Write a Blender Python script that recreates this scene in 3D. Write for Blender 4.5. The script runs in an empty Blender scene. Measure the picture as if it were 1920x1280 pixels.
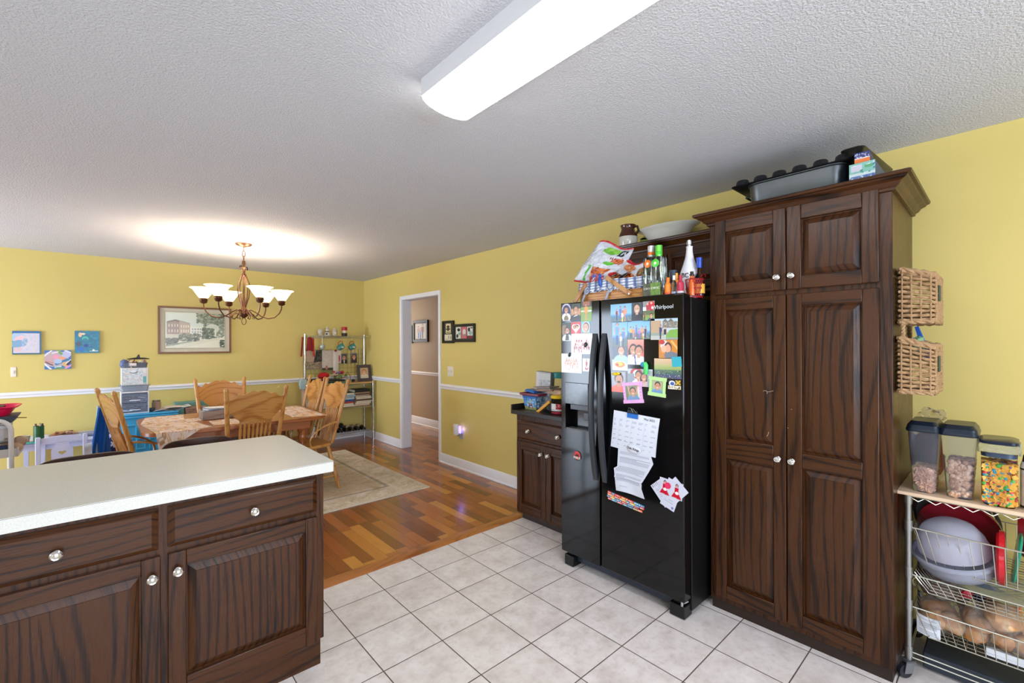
import bpy, math, random
import numpy as np
from mathutils import Matrix, Vector, noise
random.seed(7)
SC = bpy.context.scene
COL = SC.collection
PI = math.pi

# ---------------------------------------------------------------- camera
F_PX, YAW, ROLL, HORIZON, EYE = 840.5, 42.1, -0.174, 644.7, 1.438
cam_d = bpy.data.cameras.new('camera')
cam = bpy.data.objects.new('camera', cam_d)
COL.objects.link(cam)
cam_d.sensor_width = 36.0
cam_d.lens = 36.0 * F_PX / 1920
cam_d.shift_y = (HORIZON - 640) / 1920
cam_d.clip_start = 0.05
cam.matrix_world = (Matrix.Translation((0, 0, EYE)) @ Matrix.Rotation(-math.radians(YAW), 4, 'Z')
                    @ Matrix.Rotation(PI / 2, 4, 'X') @ Matrix.Rotation(math.radians(ROLL), 4, 'Z'))
SC.camera = cam

# ---------------------------------------------------------------- light and exposure
SC.view_settings.view_transform = 'Standard'
SC.view_settings.look = 'None'
SC.view_settings.gamma = 1.0
SC.view_settings.exposure = 1.0
SC.view_settings.use_curve_mapping = False
world = bpy.data.worlds.new('daylight')
SC.world = world
world.use_nodes = True
world.node_tree.nodes['Background'].inputs[0].default_value = (0.80, 0.90, 1.0, 1)
world.node_tree.nodes['Background'].inputs[1].default_value = 1.0

def area(name, loc, look, sx, sy, power, col=(1, 1, 1), spread=PI):
    d = bpy.data.lights.new(name, 'AREA')
    d.shape = 'RECTANGLE'; d.size = sx; d.size_y = sy; d.energy = power; d.color = col; d.spread = spread
    o = bpy.data.objects.new(name, d); COL.objects.link(o)
    o.location = loc
    o.rotation_euler = (Vector(look) - Vector(loc)).to_track_quat('-Z', 'Y').to_euler()
    return o
# daylight coming in through the glass door of the dining side and the two kitchen windows
L_DOOR = area('daylight_dining_door', (-3.12, 5.72, 1.12), (0, 5.2, 1.12), 1.5, 1.9, 66, (0.80, 0.93, 1.12))
L_KIT = area('daylight_kitchen_window', (0.2, -2.5, 1.45), (0.2, 0, 1.45), 3.2, 1.5, 80, (0.84, 0.95, 1.14))
L_SIDE = area('daylight_side_window', (-3.12, 0.3, 1.45), (0, 0.3, 1.45), 2.6, 1.5, 8, (0.84, 0.95, 1.14))
area('hall_area_light', (3.7, 8.9, 1.6), (3.7, 6.5, 1.2), 0.8, 1.6, 16, (1.0, 0.93, 0.85))  # unseen warm area light in the hall, whose end wall has no window

# ---------------------------------------------------------------- helpers
def lin(c):
    if isinstance(c, str):
        c = tuple(int(c[i:i + 2], 16) / 255 for i in (0, 2, 4))
    return tuple((x / 12.92 if x <= 0.04045 else ((x + 0.055) / 1.055) ** 2.4) for x in c)

def rgba(c): return (*lin(c), 1.0)

class MB:
    """collects shapes; build() links them as one mesh object"""
    def __init__(s, M=None):
        s.V, s.F, s.I, s.S, s.M, s.mi, s.sm = [], [], [], [], M or Matrix(), 0, True
        s.C = None
    def v(s, p):
        s.V.append(s.M @ Vector(p)); return len(s.V) - 1
    def f(s, idx, sm=None):
        s.F.append(tuple(idx)); s.I.append(s.mi); s.S.append(s.sm if sm is None else sm)
    def box(s, x0, y0, z0, x1, y1, z1):
        a = [s.v((x, y, z)) for z in (z0, z1) for y in (y0, y1) for x in (x0, x1)]
        for q in ((0, 2, 3, 1), (4, 5, 7, 6), (0, 1, 5, 4), (2, 6, 7, 3), (0, 4, 6, 2), (1, 3, 7, 5)):
            s.f([a[i] for i in q])
        return s
    def frustum(s, b, t):
        """b, t: (x0,y0,x1,y1,z) rectangles, joined"""
        a = [s.v((x, y, b[4])) for x, y in ((b[0], b[1]), (b[2], b[1]), (b[2], b[3]), (b[0], b[3]))]
        c = [s.v((x, y, t[4])) for x, y in ((t[0], t[1]), (t[2], t[1]), (t[2], t[3]), (t[0], t[3]))]
        s.f(a[::-1]); s.f(c)
        for i in range(4): s.f((a[i], a[(i + 1) % 4], c[(i + 1) % 4], c[i]))
        return s
    def ring(s, c, u, w, r, n): return [s.v(c + u * (r * math.cos(2 * PI * i / n)) + w * (r * math.sin(2 * PI * i / n))) for i in range(n)]
    def tube(s, pts, r, n=8, closed=False, cap=True):
        P = [Vector(p) for p in pts]
        m = len(P)
        rs = r if isinstance(r, (list, tuple)) else [r] * m
        rings = []; pu = None
        for i in range(m):
            if closed: t = P[(i + 1) % m] - P[i - 1]
            else: t = P[min(i + 1, m - 1)] - P[max(i - 1, 0)]
            if t.length < 1e-9: t = Vector((0, 0, 1))
            t.normalize()
            if pu is None:
                ref = Vector((0, 0, 1)) if abs(t.z) < 0.9 else Vector((1, 0, 0))
                pu = ref.cross(t).normalized()
            pu = (pu - t * pu.dot(t)).normalized()
            rings.append(s.ring(P[i], pu, t.cross(pu), rs[i], n))
        for i in range(m if closed else m - 1):
            a, b = rings[i], rings[(i + 1) % m]
            for k in range(n): s.f((a[k], a[(k + 1) % n], b[(k + 1) % n], b[k]))
        if cap and not closed:
            s.f(rings[0][::-1]); s.f(rings[-1])
        return s
    def cyl(s, p, q, r, r2=None, n=16): return s.tube([p, q], [r, r if r2 is None else r2], n)
    def lathe(s, prof, c=(0, 0, 0), n=20, sx=1, sy=1, pw=2):
        """prof: (radius, height) pairs about a vertical axis; pw>2 gives rounded squares"""
        rings = []
        for r, z in prof:
            if r < 1e-6: rings.append([s.v((c[0], c[1], c[2] + z))]); continue
            R = []
            for i in range(n):
                a = 2 * PI * i / n; ca, sa = math.cos(a), math.sin(a)
                k = 1 if pw == 2 else (abs(ca) ** pw + abs(sa) ** pw) ** (-1 / pw)
                R.append(s.v((c[0] + r * sx * k * ca, c[1] + r * sy * k * sa, c[2] + z)))
            rings.append(R)
        for a, b in zip(rings, rings[1:]):
            if len(a) == 1 and len(b) == 1: continue
            if len(a) == 1:
                for k in range(n): s.f((a[0], b[(k + 1) % n], b[k]))
            elif len(b) == 1:
                for k in range(n): s.f((a[k], a[(k + 1) % n], b[0]))
            else:
                for k in range(n): s.f((a[k], a[(k + 1) % n], b[(k + 1) % n], b[k]))
        if len(rings[0]) > 1: s.f(rings[0][::-1])
        if len(rings[-1]) > 1: s.f(rings[-1])
        return s
    def prism(s, pts, z0, z1):
        a = [s.v((x, y, z0)) for x, y in pts]; b = [s.v((x, y, z1)) for x, y in pts]
        n = len(pts); s.f(a[::-1]); s.f(b)
        for i in range(n): s.f((a[i], a[(i + 1) % n], b[(i + 1) % n], b[i]))
        return s
    def ball(s, c, rx, ry=None, rz=None, n=14, m=8, wob=0, seed=0):
        ry = ry or rx; rz = rz or rx; c = Vector(c); rings = []
        for j in range(m + 1):
            th = PI * j / m
            if j in (0, m): rings.append([s.v(c + Vector((0, 0, rz * math.cos(th))))]); continue
            R = []
            for i in range(n):
                a = 2 * PI * i / n
                d = Vector((math.sin(th) * math.cos(a), math.sin(th) * math.sin(a), math.cos(th)))
                k = 1 + (wob * noise.noise(d * 1.7 + Vector((seed, seed * 2, 0))) if wob else 0)
                R.append(s.v(c + Vector((d.x * rx * k, d.y * ry * k, d.z * rz * k))))
            rings.append(R)
        for a, b in zip(rings, rings[1:]):
            if len(a) == 1:
                for k in range(n): s.f((a[0], b[k], b[(k + 1) % n]))
            elif len(b) == 1:
                for k in range(n): s.f((a[k], b[0], a[(k + 1) % n]))
            else:
                for k in range(n): s.f((a[k], b[k], b[(k + 1) % n], a[(k + 1) % n]))
        return s
    def sheet(s, fn, nu, nv, th=0.002):
        """thin cloth or paper: fn(u,v)->point, with real thickness"""
        g = [[Vector(fn(i / nu, j / nv)) for i in range(nu + 1)] for j in range(nv + 1)]
        A, B = [], []
        for j in range(nv + 1):
            ra, rb = [], []
            for i in range(nu + 1):
                du = g[j][min(i + 1, nu)] - g[j][max(i - 1, 0)]
                dv = g[min(j + 1, nv)][i] - g[max(j - 1, 0)][i]
                nn = du.cross(dv); nn = nn.normalized() if nn.length > 1e-12 else Vector((0, 0, 1))
                ra.append(s.v(g[j][i])); rb.append(s.v(g[j][i] - nn * th))
            A.append(ra); B.append(rb)
        for j in range(nv):
            for i in range(nu):
                s.f((A[j][i], A[j][i + 1], A[j + 1][i + 1], A[j + 1][i]))
                s.f((B[j][i], B[j + 1][i], B[j + 1][i + 1], B[j][i + 1]))
        for i in range(nu):
            s.f((A[0][i], B[0][i], B[0][i + 1], A[0][i + 1])); s.f((A[nv][i], A[nv][i + 1], B[nv][i + 1], B[nv][i]))
        for j in range(nv):
            s.f((A[j][0], A[j + 1][0], B[j + 1][0], B[j][0])); s.f((A[j][nu], B[j][nu], B[j + 1][nu], A[j + 1][nu]))
        return s
    def build(s, name, mats, parent=None, bev=0, seg=2, ang=38, flat=False):
        if not isinstance(mats, (list, tuple)): mats = [mats]
        V = s.V
        off = None
        if parent is not None and parent.name in WORLDY:
            R = basis_of(parent).inverted(); V = [R @ p for p in V]
        if parent is None:
            lo = [min(p[i] for p in V) for i in range(3)]; hi = [max(p[i] for p in V) for i in range(3)]
            off = Vector(((lo[0] + hi[0]) / 2, (lo[1] + hi[1]) / 2, lo[2]))
            V = [p - off for p in V]
        me = bpy.data.meshes.new(name)
        me.from_pydata([tuple(p) for p in V], [], s.F)
        for m in mats: me.materials.append(m)
        me.polygons.foreach_set('material_index', s.I)
        me.polygons.foreach_set('use_smooth', [False] * len(s.F) if flat else s.S)
        if s.C is not None:
            at = me.attributes.new('paint', 'FLOAT_COLOR', 'POINT')
            at.data.foreach_set('color', np.array(s.C, dtype=np.float32).ravel())
        me.update()
        if not flat: me.set_sharp_from_angle(angle=math.radians(ang))
        o = bpy.data.objects.new(name, me); COL.objects.link(o)
        if off is not None: o.location = off
        if parent is not None:
            o.parent = parent
            if parent.name in WORLDY: WORLDY.add(o.name)
        if bev:
            b = o.modifiers.new('bevel', 'BEVEL'); b.width = bev; b.segments = seg; b.limit_method = 'ANGLE'
            b.angle_limit = math.radians(50); b.harden_normals = False
        return o

WORLDY = set()
def basis_of(o):
    M = o.matrix_basis.copy()
    while o.parent: o = o.parent; M = o.matrix_basis @ M
    return M

def tag(o, label, cat, group=None):
    o['label'] = label; o['category'] = cat
    if group: o['group'] = group
    return o
def thing(name, label, cat, loc=(0, 0, 0), rz=0, group=None, world=True):
    o = bpy.data.objects.new(name, None); COL.objects.link(o)
    o.empty_display_size = 0.05
    o.location = loc; o.rotation_euler = (0, 0, rz)
    if world: WORLDY.add(o.name)
    return tag(o, label, cat, group)
def struct(o, kind='structure'):
    o['kind'] = kind; return o
def dup(root, loc, rz=None, label=None, group=None):
    def cp(o, par):
        c = o.copy(); COL.objects.link(c)
        if par is not None: c.parent = par
        for ch in [x for x in COL.objects if x.parent == o]: cp(ch, c)
        return c
    r = cp(root, None); r.location = loc
    if rz is not None: r.rotation_euler = (0, 0, rz)
    if label: r['label'] = label
    if group: r['group'] = group
    return r
def MX(o, U, V):
    U = Vector(U).normalized(); V = Vector(V).normalized(); N = U.cross(V)
    M = Matrix.Identity(4)
    for i in range(3): M[i][0], M[i][1], M[i][2], M[i][3] = U[i], V[i], N[i], o[i]
    return M
def faceW(x, y, z): return MX((x, y, z), (0, -1, 0), (0, 0, 1))      # looks towards -x
def faceS(x, y, z): return MX((x, y, z), (1, 0, 0), (0, 0, 1))       # looks towards -y
def text(s, size, M, mat, parent, name='lettering', ext=0.0006, ax='CENTER'):
    c = bpy.data.curves.new(name, 'FONT'); c.body = s; c.size = size; c.extrude = ext
    c.align_x = ax; c.align_y = 'CENTER'
    c.materials.append(mat)
    o = bpy.data.objects.new(name, c); COL.objects.link(o)
    if parent is not None:
        o.parent = parent; o.matrix_basis = basis_of(parent).inverted() @ M if parent.name in WORLDY else M
    else: o.matrix_basis = M
    # turn the lettering into a plain mesh
    me = bpy.data.meshes.new_from_object(o.evaluated_get(bpy.context.evaluated_depsgraph_get()))
    m2 = bpy.data.objects.new(name, me); COL.objects.link(m2)
    m2.parent = o.parent; m2.matrix_basis = o.matrix_basis
    bpy.data.objects.remove(o)
    return m2

# ---------------------------------------------------------------- painted surfaces (pictures, prints)
class Canvas:
    def __init__(s, nx, ny, bg):
        s.nx, s.ny = nx, ny
        s.a = np.zeros((ny, nx, 3)); s.a[:] = s.c(bg)
        s.X, s.Y = np.meshgrid((np.arange(nx) + .5) / nx, (np.arange(ny) + .5) / ny)
    def c(s, c):
        return np.array([int(c[i:i + 2], 16) / 255 for i in (0, 2, 4)] if isinstance(c, str) else c)
    def put(s, m, c, al=1.0): s.a[m] = s.a[m] * (1 - al) + s.c(c) * al; return s
    def ell(s, x, y, rx, ry, c, al=1, rot=0):
        dx, dy = s.X - x, s.Y - y
        if rot: dx, dy = dx * math.cos(rot) + dy * math.sin(rot), -dx * math.sin(rot) + dy * math.cos(rot)
        return s.put((dx / rx) ** 2 + (dy / ry) ** 2 < 1, c, al)
    def rect(s, x0, y0, x1, y1, c, al=1): return s.put((s.X >= x0) & (s.X < x1) & (s.Y >= y0) & (s.Y < y1), c, al)
    def poly(s, P, c, al=1):
        m = np.zeros(s.X.shape, bool); n = len(P)
        for i in range(n):
            x0, y0 = P[i]; x1, y1 = P[(i + 1) % n]
            if y0 == y1: continue
            k = ((y0 > s.Y) != (y1 > s.Y)) & (s.X < (x1 - x0) * (s.Y - y0) / (y1 - y0) + x0)
            m ^= k
        return s.put(m, c, al)
    def line(s, x0, y0, x1, y1, w, c, al=1):
        dx, dy = x1 - x0, y1 - y0; L = dx * dx + dy * dy + 1e-12
        t = np.clip(((s.X - x0) * dx + (s.Y - y0) * dy) / L, 0, 1)
        return s.put((s.X - x0 - t * dx) ** 2 + (s.Y - y0 - t * dy) ** 2 < (w / 2) ** 2, c, al)
    def grad(s, y0, c0, y1, c1):
        m = (s.Y >= y0) & (s.Y < y1); t = ((s.Y - y0) / (y1 - y0))[..., None]
        g = s.c(c0) * (1 - t) + s.c(c1) * t; s.a[m] = g[m]; return s
    def speck(s, n, rx, ry, cols, box=(0, 0, 1, 1), al=1, seed=1):
        R = random.Random(seed)
        for _ in range(n):
            s.ell(R.uniform(box[0], box[2]), R.uniform(box[1], box[3]), rx * R.uniform(.5, 1.4), ry * R.uniform(.5, 1.4), R.choice(cols), al, R.uniform(0, 3))
        return s
    def noise(s, amp, seed=1):
        s.a = np.clip(s.a + np.random.RandomState(seed).normal(0, amp, s.a.shape[:2])[..., None], 0, 1); return s
    def person(s, x, y, h, top, low='2b3040', hair='2a1a14', skin='c98f6c', arms=True, asp=1.0):
        """figure standing with feet at y, height h (fractions of the picture height); asp = height/width"""
        w = h * asp
        s.rect(x - .055 * w, y, x - .005 * w, y + .48 * h, low); s.rect(x + .005 * w, y, x + .055 * w, y + .48 * h, low)
        s.poly([(x - .085 * w, y + .42 * h), (x + .085 * w, y + .42 * h), (x + .12 * w, y + .8 * h), (x - .12 * w, y + .8 * h)], top)
        if arms:
            s.line(x - .11 * w, y + .77 * h, x - .14 * w, y + .48 * h, .045 * w, skin); s.line(x + .11 * w, y + .77 * h, x + .14 * w, y + .48 * h, .045 * w, skin)
        s.ell(x, y + .92 * h, .072 * w, .085 * h, hair); s.ell(x, y + .905 * h, .055 * w, .068 * h, skin)
        return s
    def bust(s, x, y, h, top, hair='2a1a14', skin='c98f6c', long=False, asp=1.0):
        """head and shoulders: chest at y, top of the head at y+h"""
        w = h * asp
        if long: s.ell(x, y + .5 * h, .34 * w, .42 * h, hair)
        s.ell(x, y + .0 * h, .55 * w, .38 * h, top); s.rect(x - .09 * w, y + .25 * h, x + .09 * w, y + .48 * h, skin)
        s.ell(x, y + .70 * h, .27 * w, .31 * h, hair); s.ell(x, y + .62 * h, .215 * w, .27 * h, skin)
        s.ell(x - .085 * w, y + .66 * h, .03 * w, .022 * h, '2a1a18'); s.ell(x + .085 * w, y + .66 * h, .03 * w, .022 * h, '2a1a18')
        s.ell(x, y + .49 * h, .085 * w, .026 * h, 'f4e8e0')
        return s
def picture(C, M, w, h, th=0.0012, mb=None, warp=None):
    """a printed sheet: its front carries the canvas colours, M puts its lower left corner"""
    mb = mb or MB(); mb.M = M
    if mb.C is None: mb.C = []
    nx, ny = C.nx, C.ny
    col = np.where(C.a <= 0.04045, C.a / 12.92, ((C.a + 0.055) / 1.055) ** 2.4)
    idx = []
    for j in range(ny):
        r = []
        for i in range(nx):
            u, v = i / (nx - 1), j / (ny - 1)
            p = warp(u, v) if warp else (u * w, v * h, th)
            r.append(mb.v(p)); mb.C.append((*col[j, i], 1))
        idx.append(r)
    for j in range(ny - 1):
        for i in range(nx - 1): mb.f((idx[j][i], idx[j][i + 1], idx[j + 1][i + 1], idx[j + 1][i]))
    rim = [idx[0][i] for i in range(nx)] + [idx[j][-1] for j in range(1, ny)] + [idx[-1][i] for i in range(nx - 2, -1, -1)] + [idx[j][0] for j in range(ny - 2, 0, -1)]
    bk = []
    N = M.to_3x3() @ Vector((0, 0, 1))
    for k in rim:
        mb.V.append(mb.V[k] - N * th); bk.append(len(mb.V) - 1); mb.C.append(mb.C[k])
    n = len(rim)
    for i in range(n): mb.f((rim[i], bk[i], bk[(i + 1) % n], rim[(i + 1) % n]))
    if not warp: mb.f(bk[::-1])
    return mb

# ---------------------------------------------------------------- materials
MATS = {}
class NT:
    def __init__(s, name):
        s.m = bpy.data.materials.new(name); s.m.use_nodes = True
        s.t = s.m.node_tree; s.b = s.t.nodes['Principled BSDF']
    def n(s, typ, _props=None, **kw):
        nd = s.t.nodes.new(typ)
        for k, v in (_props or {}).items(): setattr(nd, k, v)
        for k, v in kw.items():
            key = int(k[1:]) if k[0] == 'i' and k[1:].isdigit() else k.replace('_', ' ')
            s.set(nd.inputs[key], v)
        return nd
    def set(s, inp, v):
        if isinstance(v, bpy.types.NodeSocket): s.t.links.new(v, inp)
        elif isinstance(v, bpy.types.Node): s.t.links.new(v.outputs[0], inp)
        else: inp.default_value = v
    def math(s, op, a, b=0.0, c=None):
        nd = s.t.nodes.new('ShaderNodeMath'); nd.operation = op
        s.set(nd.inputs[0], a); s.set(nd.inputs[1], b)
        if c is not None: s.set(nd.inputs[2], c)
        return nd.outputs[0]
    def xyz(s, src='Object'):
        tc = s.t.nodes.new('ShaderNodeTexCoord'); sp = s.t.nodes.new('ShaderNodeSeparateXYZ')
        s.t.links.new(tc.outputs[src], sp.inputs[0]); return sp.outputs[0], sp.outputs[1], sp.outputs[2]
    def comb(s, x=0.0, y=0.0, z=0.0):
        nd = s.t.nodes.new('ShaderNodeCombineXYZ')
        for i, v in enumerate((x, y, z)): s.set(nd.inputs[i], v)
        return nd.outputs[0]
    def noise(s, vec, scale, detail=3.0, rough=.5, dist=0.0):
        nd = s.t.nodes.new('ShaderNodeTexNoise'); s.set(nd.inputs['Vector'], vec)
        nd.inputs['Scale'].default_value = scale; nd.inputs['Detail'].default_value = detail
        nd.inputs['Roughness'].default_value = rough; nd.inputs['Distortion'].default_value = dist
        return nd.outputs[0]
    def ramp(s, fac, stops, interp='LINEAR'):
        nd = s.t.nodes.new('ShaderNodeValToRGB'); nd.color_ramp.interpolation = interp
        e = nd.color_ramp.elements
        while len(e) < len(stops): e.new(0.5)
        for k, (p, c) in enumerate(stops): e[k].position = p; e[k].color = rgba(c) if isinstance(c, (str, tuple)) else (c, c, c, 1)
        s.set(nd.inputs[0], fac); return nd.outputs[0]
    def mix(s, fac, a, b, mode='MIX'):
        nd = s.t.nodes.new('ShaderNodeMix'); nd.data_type = 'RGBA'; nd.blend_type = mode
        s.set(nd.inputs[0], fac)
        s.set(nd.inputs[6], rgba(a) if isinstance(a, str) else a); s.set(nd.inputs[7], rgba(b) if isinstance(b, str) else b)
        return nd.outputs[2]
    def bump(s, h, strength=.3, dist=.01):
        nd = s.t.nodes.new('ShaderNodeBump'); nd.inputs['Strength'].default_value = strength; nd.inputs['Distance'].default_value = dist
        s.set(nd.inputs['Height'], h); s.t.links.new(nd.outputs[0], s.b.inputs['Normal'])
    def p(s, **kw):
        for k, v in kw.items(): s.set(s.b.inputs[k.replace('_', ' ')], v)
        return s

def mat(col, rough=.5, metal=0.0, var=.06, scale=14, trans=0.0, ior=1.45, coat=0.0, spec=.5, emit=0.0, alpha=1.0, bump=0.0, bscale=60, name=None):
    key = (col, rough, metal, var, trans, coat, emit, alpha, bump, bscale, spec, ior)
    if key in MATS: return MATS[key]
    t = NT(name or 'finish_' + str(col)); c = rgba(col)
    if var:
        x, y, z = t.xyz(); nv = t.comb(x, y, z)
        d = tuple(v * (1 - var * 1.6) for v in c[:3]) + (1,); l = tuple(min(1, v * (1 + var * 1.2)) for v in c[:3]) + (1,)
        t.p(Base_Color=t.mix(t.noise(nv, scale, 2), d, l))
        if bump: t.bump(t.noise(nv, bscale, 2), bump, .004)
    else: t.p(Base_Color=c)
    t.p(Roughness=rough, Metallic=metal, IOR=ior)
    if trans: t.p(Transmission_Weight=trans)
    if coat: t.p(Coat_Weight=coat, Coat_Roughness=.08)
    if spec != .5: t.p(Specular_IOR_Level=spec)
    if emit: t.p(Emission_Color=c, Emission_Strength=emit)
    if alpha < 1: t.p(Alpha=alpha)
    MATS[key] = t.m
    return t.m

def paint_mat(name='printed_paper', rough=.35, coat=0.0):
    if name in MATS: return MATS[name]
    t = NT(name); a = t.n('ShaderNodeAttribute', {'attribute_name': 'paint'})
    t.p(Base_Color=a.outputs[0], Roughness=rough)
    if coat: t.p(Coat_Weight=coat, Coat_Roughness=.06)
    MATS[name] = t.m; return t.m

def wood(name, axis, dark, mid, light, rough=.35, bands=26, coat=.25, contrast=1.0, fine=230, bump=.25, spec=.5, amp=34.0, gs=1.15):
    """open-grained wood with cathedral figure running along one axis"""
    key = name + axis
    if key in MATS: return MATS[key]
    t = NT(key); x, y, z = t.xyz()
    g = {'x': x, 'y': y, 'z': z}[axis]
    o = [v for k, v in (('x', x), ('y', y), ('z', z)) if k != axis]
    ac = t.math('ADD', o[0], t.math('MULTIPLY', o[1], .8))
    rnd = t.n('ShaderNodeObjectInfo').outputs['Random']
    sd = t.math('MULTIPLY', rnd, 7.0)
    n1 = t.noise(t.comb(t.math('MULTIPLY', ac, 4.2), t.math('MULTIPLY', g, gs), sd), 1.0, 1.5)
    ph = t.math('ADD', t.math('MULTIPLY', ac, bands), t.math('MULTIPLY', n1, amp))
    wv = t.math('SINE', t.math('MULTIPLY', ph, 2.2))
    wv = t.math('MULTIPLY_ADD', wv, .5, .5)
    wv = t.math('POWER', wv, 3.6)
    n2 = t.noise(t.comb(t.math('MULTIPLY', ac, fine), t.math('MULTIPLY', g, 9.0), sd), 1.0, 2)
    n3 = t.noise(t.comb(t.math('MULTIPLY', ac, 6.0), t.math('MULTIPLY', g, 2.2), t.math('ADD', sd, 3.0)), 1.0, 2)
    f = t.math('ADD', t.math('MULTIPLY', wv, .42 * contrast), t.math('MULTIPLY', t.math('SUBTRACT', n2, .5), 1.1 * contrast))
    f = t.math('ADD', f, t.math('MULTIPLY', t.math('SUBTRACT', n3, .5), .9))
    col = t.ramp(f, [(.05, light), (.38, mid), (.85, dark)])
    t.p(Base_Color=col, Roughness=t.math('MULTIPLY_ADD', n2, .18, rough - .08), Coat_Weight=coat, Coat_Roughness=.22, Specular_IOR_Level=spec)
    t.bump(t.math('SUBTRACT', 1.0, f), bump, .0015)
    MATS[key] = t.m; return t.m
def oak(axis): return wood('dark_stained_oak_', axis, '0b0604', '29150a', '45260f', rough=.29, bands=85, coat=0.0, fine=300, spec=.31, amp=27.0, gs=.62)
def gold(axis): return wood('golden_oak_', axis, '6e3c12', 'a3662a', 'c08a48', rough=.34, bands=34, contrast=.8, bump=.1)

M_white = mat('eeeef2', .45, name='white_trim_paint', var=.02)
M_chrome = mat('c9cbcd', .16, 1.0, name='chrome', var=.03)
M_nickel = mat('d8d6d2', .22, 1.0, name='satin_nickel', var=.03)
M_black = mat('0b0b0d', .35, name='black_plastic', var=.1)
M_paint = paint_mat()
M_glossy_print = paint_mat('glossy_print', .25, .0)

# ================================================================ THE SETTING
RX, BY, CZ = 3.035, 6.87, 2.44
LX, FY = -3.2, -2.6

def wall_mat(name, col, bump=.12):
    t = NT(name); x, y, z = t.xyz(); v = t.comb(x, y, z)
    c = rgba(col); d = tuple(k * .95 for k in c[:3]) + (1,)
    t.p(Base_Color=t.mix(t.noise(v, 1.4, 3), d, c), Roughness=.55, Specular_IOR_Level=.3)
    t.bump(t.noise(v, 130, 2), bump, .002); return t.m
M_yellow = wall_mat('yellow_wall_paint', 'd9c577')
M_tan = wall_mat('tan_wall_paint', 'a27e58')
t = NT('textured_ceiling'); x, y, z = t.xyz(); v = t.comb(x, y, z)
t.p(Base_Color=rgba('cfcfd3'), Roughness=.85, Specular_IOR_Level=.2)
h1 = t.ramp(t.noise(v, 120, 3, .55), [(.40, 0.0), (.62, 1.0)])
t.bump(t.math('ADD', t.math('MULTIPLY', h1, 1.0), t.noise(v, 260, 2)), .7, .0028)
M_ceil = t.m

t = NT('beige_floor_tile'); x, y, z = t.xyz('Object')
P = .305
gx = t.math('DIVIDE', t.math('SUBTRACT', x, 1.815 - 20 * P), P); gy = t.math('DIVIDE', t.math('SUBTRACT', y, .930 - 20 * P), P)
def edge(g): return t.math('MINIMUM', t.math('FRACT', g), t.math('SUBTRACT', 1.0, t.math('FRACT', g)))
e = t.math('MULTIPLY', t.math('MINIMUM', edge(gx), edge(gy)), P)
wob = t.math('MULTIPLY', t.math('SUBTRACT', t.noise(t.comb(x, y, 0.0), 9, 2), .5), .0012)
grout = t.ramp(t.math('MULTIPLY', t.math('ADD', e, wob), 100.0), [(.18, 1.0), (.30, 0.0)])
tid = t.n('ShaderNodeTexWhiteNoise', {'noise_dimensions': '2D'}); t.set(tid.inputs[0], t.comb(t.math('FLOOR', gx), t.math('FLOOR', gy), 0.0))
nA = t.noise(t.comb(t.math('ADD', x, t.math('MULTIPLY', tid.outputs[0], 9.0)), y, tid.outputs[0]), 9, 6, .62)
nB = t.noise(t.comb(x, y, 5.0), 32, 4, .6)
base = t.ramp(nA, [(.30, 'd2c6c0'), (.5, 'e6ddd8'), (.72, 'f2ece8')])
base = t.mix(t.math('MULTIPLY', t.ramp(nB, [(.5, 0.0), (.72, 1.0)]), .35), base, 'b9a99c')
base = t.mix(t.math('MULTIPLY', tid.outputs[0], .18), base, 'bfb3aa')
t.p(Base_Color=t.mix(grout, base, '594c43'), Roughness=t.math('MULTIPLY_ADD', grout, .5, .34))
t.bump(t.math('SUBTRACT', t.math('MULTIPLY', nB, .12), grout), .5, .003)
M_tile = t.m

t = NT('hardwood_planks'); x, y, z = t.xyz('Object'); W, L = .083, .62
r = t.math('FLOOR', t.math('DIVIDE', x, W))
w1 = t.n('ShaderNodeTexWhiteNoise', {'noise_dimensions': '1D'}); t.set(w1.inputs['W'], r)
yy = t.math('DIVIDE', t.math('ADD', y, t.math('MULTIPLY', w1.outputs[0], 9.3)), L)
cidx = t.math('FLOOR', yy)
w2 = t.n('ShaderNodeTexWhiteNoise', {'noise_dimensions': '2D'}); t.set(w2.inputs[0], t.comb(r, cidx, 0.0))
rv = w2.outputs[0]
pc = t.ramp(rv, [(.0, '7a4420'), (.22, '94501f'), (.4, 'a85a28'), (.58, 'b3672c'), (.76, 'c0702f'), (.92, 'd68e3e')])
gr = t.noise(t.comb(t.math('MULTIPLY', x, 90.0), t.math('MULTIPLY', y, 5.0), t.math('MULTIPLY', rv, 20.0)), 1.0, 4, .6)
pc = t.mix(t.math('MULTIPLY', gr, .42), pc, '4e2a14')
ex = t.math('MULTIPLY', t.math('MINIMUM', t.math('FRACT', t.math('DIVIDE', x, W)), t.math('SUBTRACT', 1.0, t.math('FRACT', t.math('DIVIDE', x, W)))), W)
ey = t.math('MULTIPLY', t.math('MINIMUM', t.math('FRACT', yy), t.math('SUBTRACT', 1.0, t.math('FRACT', yy))), L)
gp = t.ramp(t.math('MULTIPLY', t.math('MINIMUM', ex, ey), 100.0), [(.05, 1.0), (.13, 0.0)])
t.p(Base_Color=t.mix(t.math('MULTIPLY', gp, .7), pc, '33190c'), Roughness=t.math('MULTIPLY_ADD', gr, .14, .15), Coat_Weight=.3, Coat_Roughness=.12)
t.bump(t.math('SUBTRACT', t.math('MULTIPLY', gr, .2), gp), .35, .002)
M_plank = t.m

def S(name, mb, m, bev=0, **k):
    WORLDY_KEEP = mb
    o = mb.build(name, m, None, bev, **k)
    # keep floor patterns in world coordinates
    off = o.location.copy()
    o.data.transform(Matrix.Translation(off)); o.location = (0, 0, 0)
    return struct(o)

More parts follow.
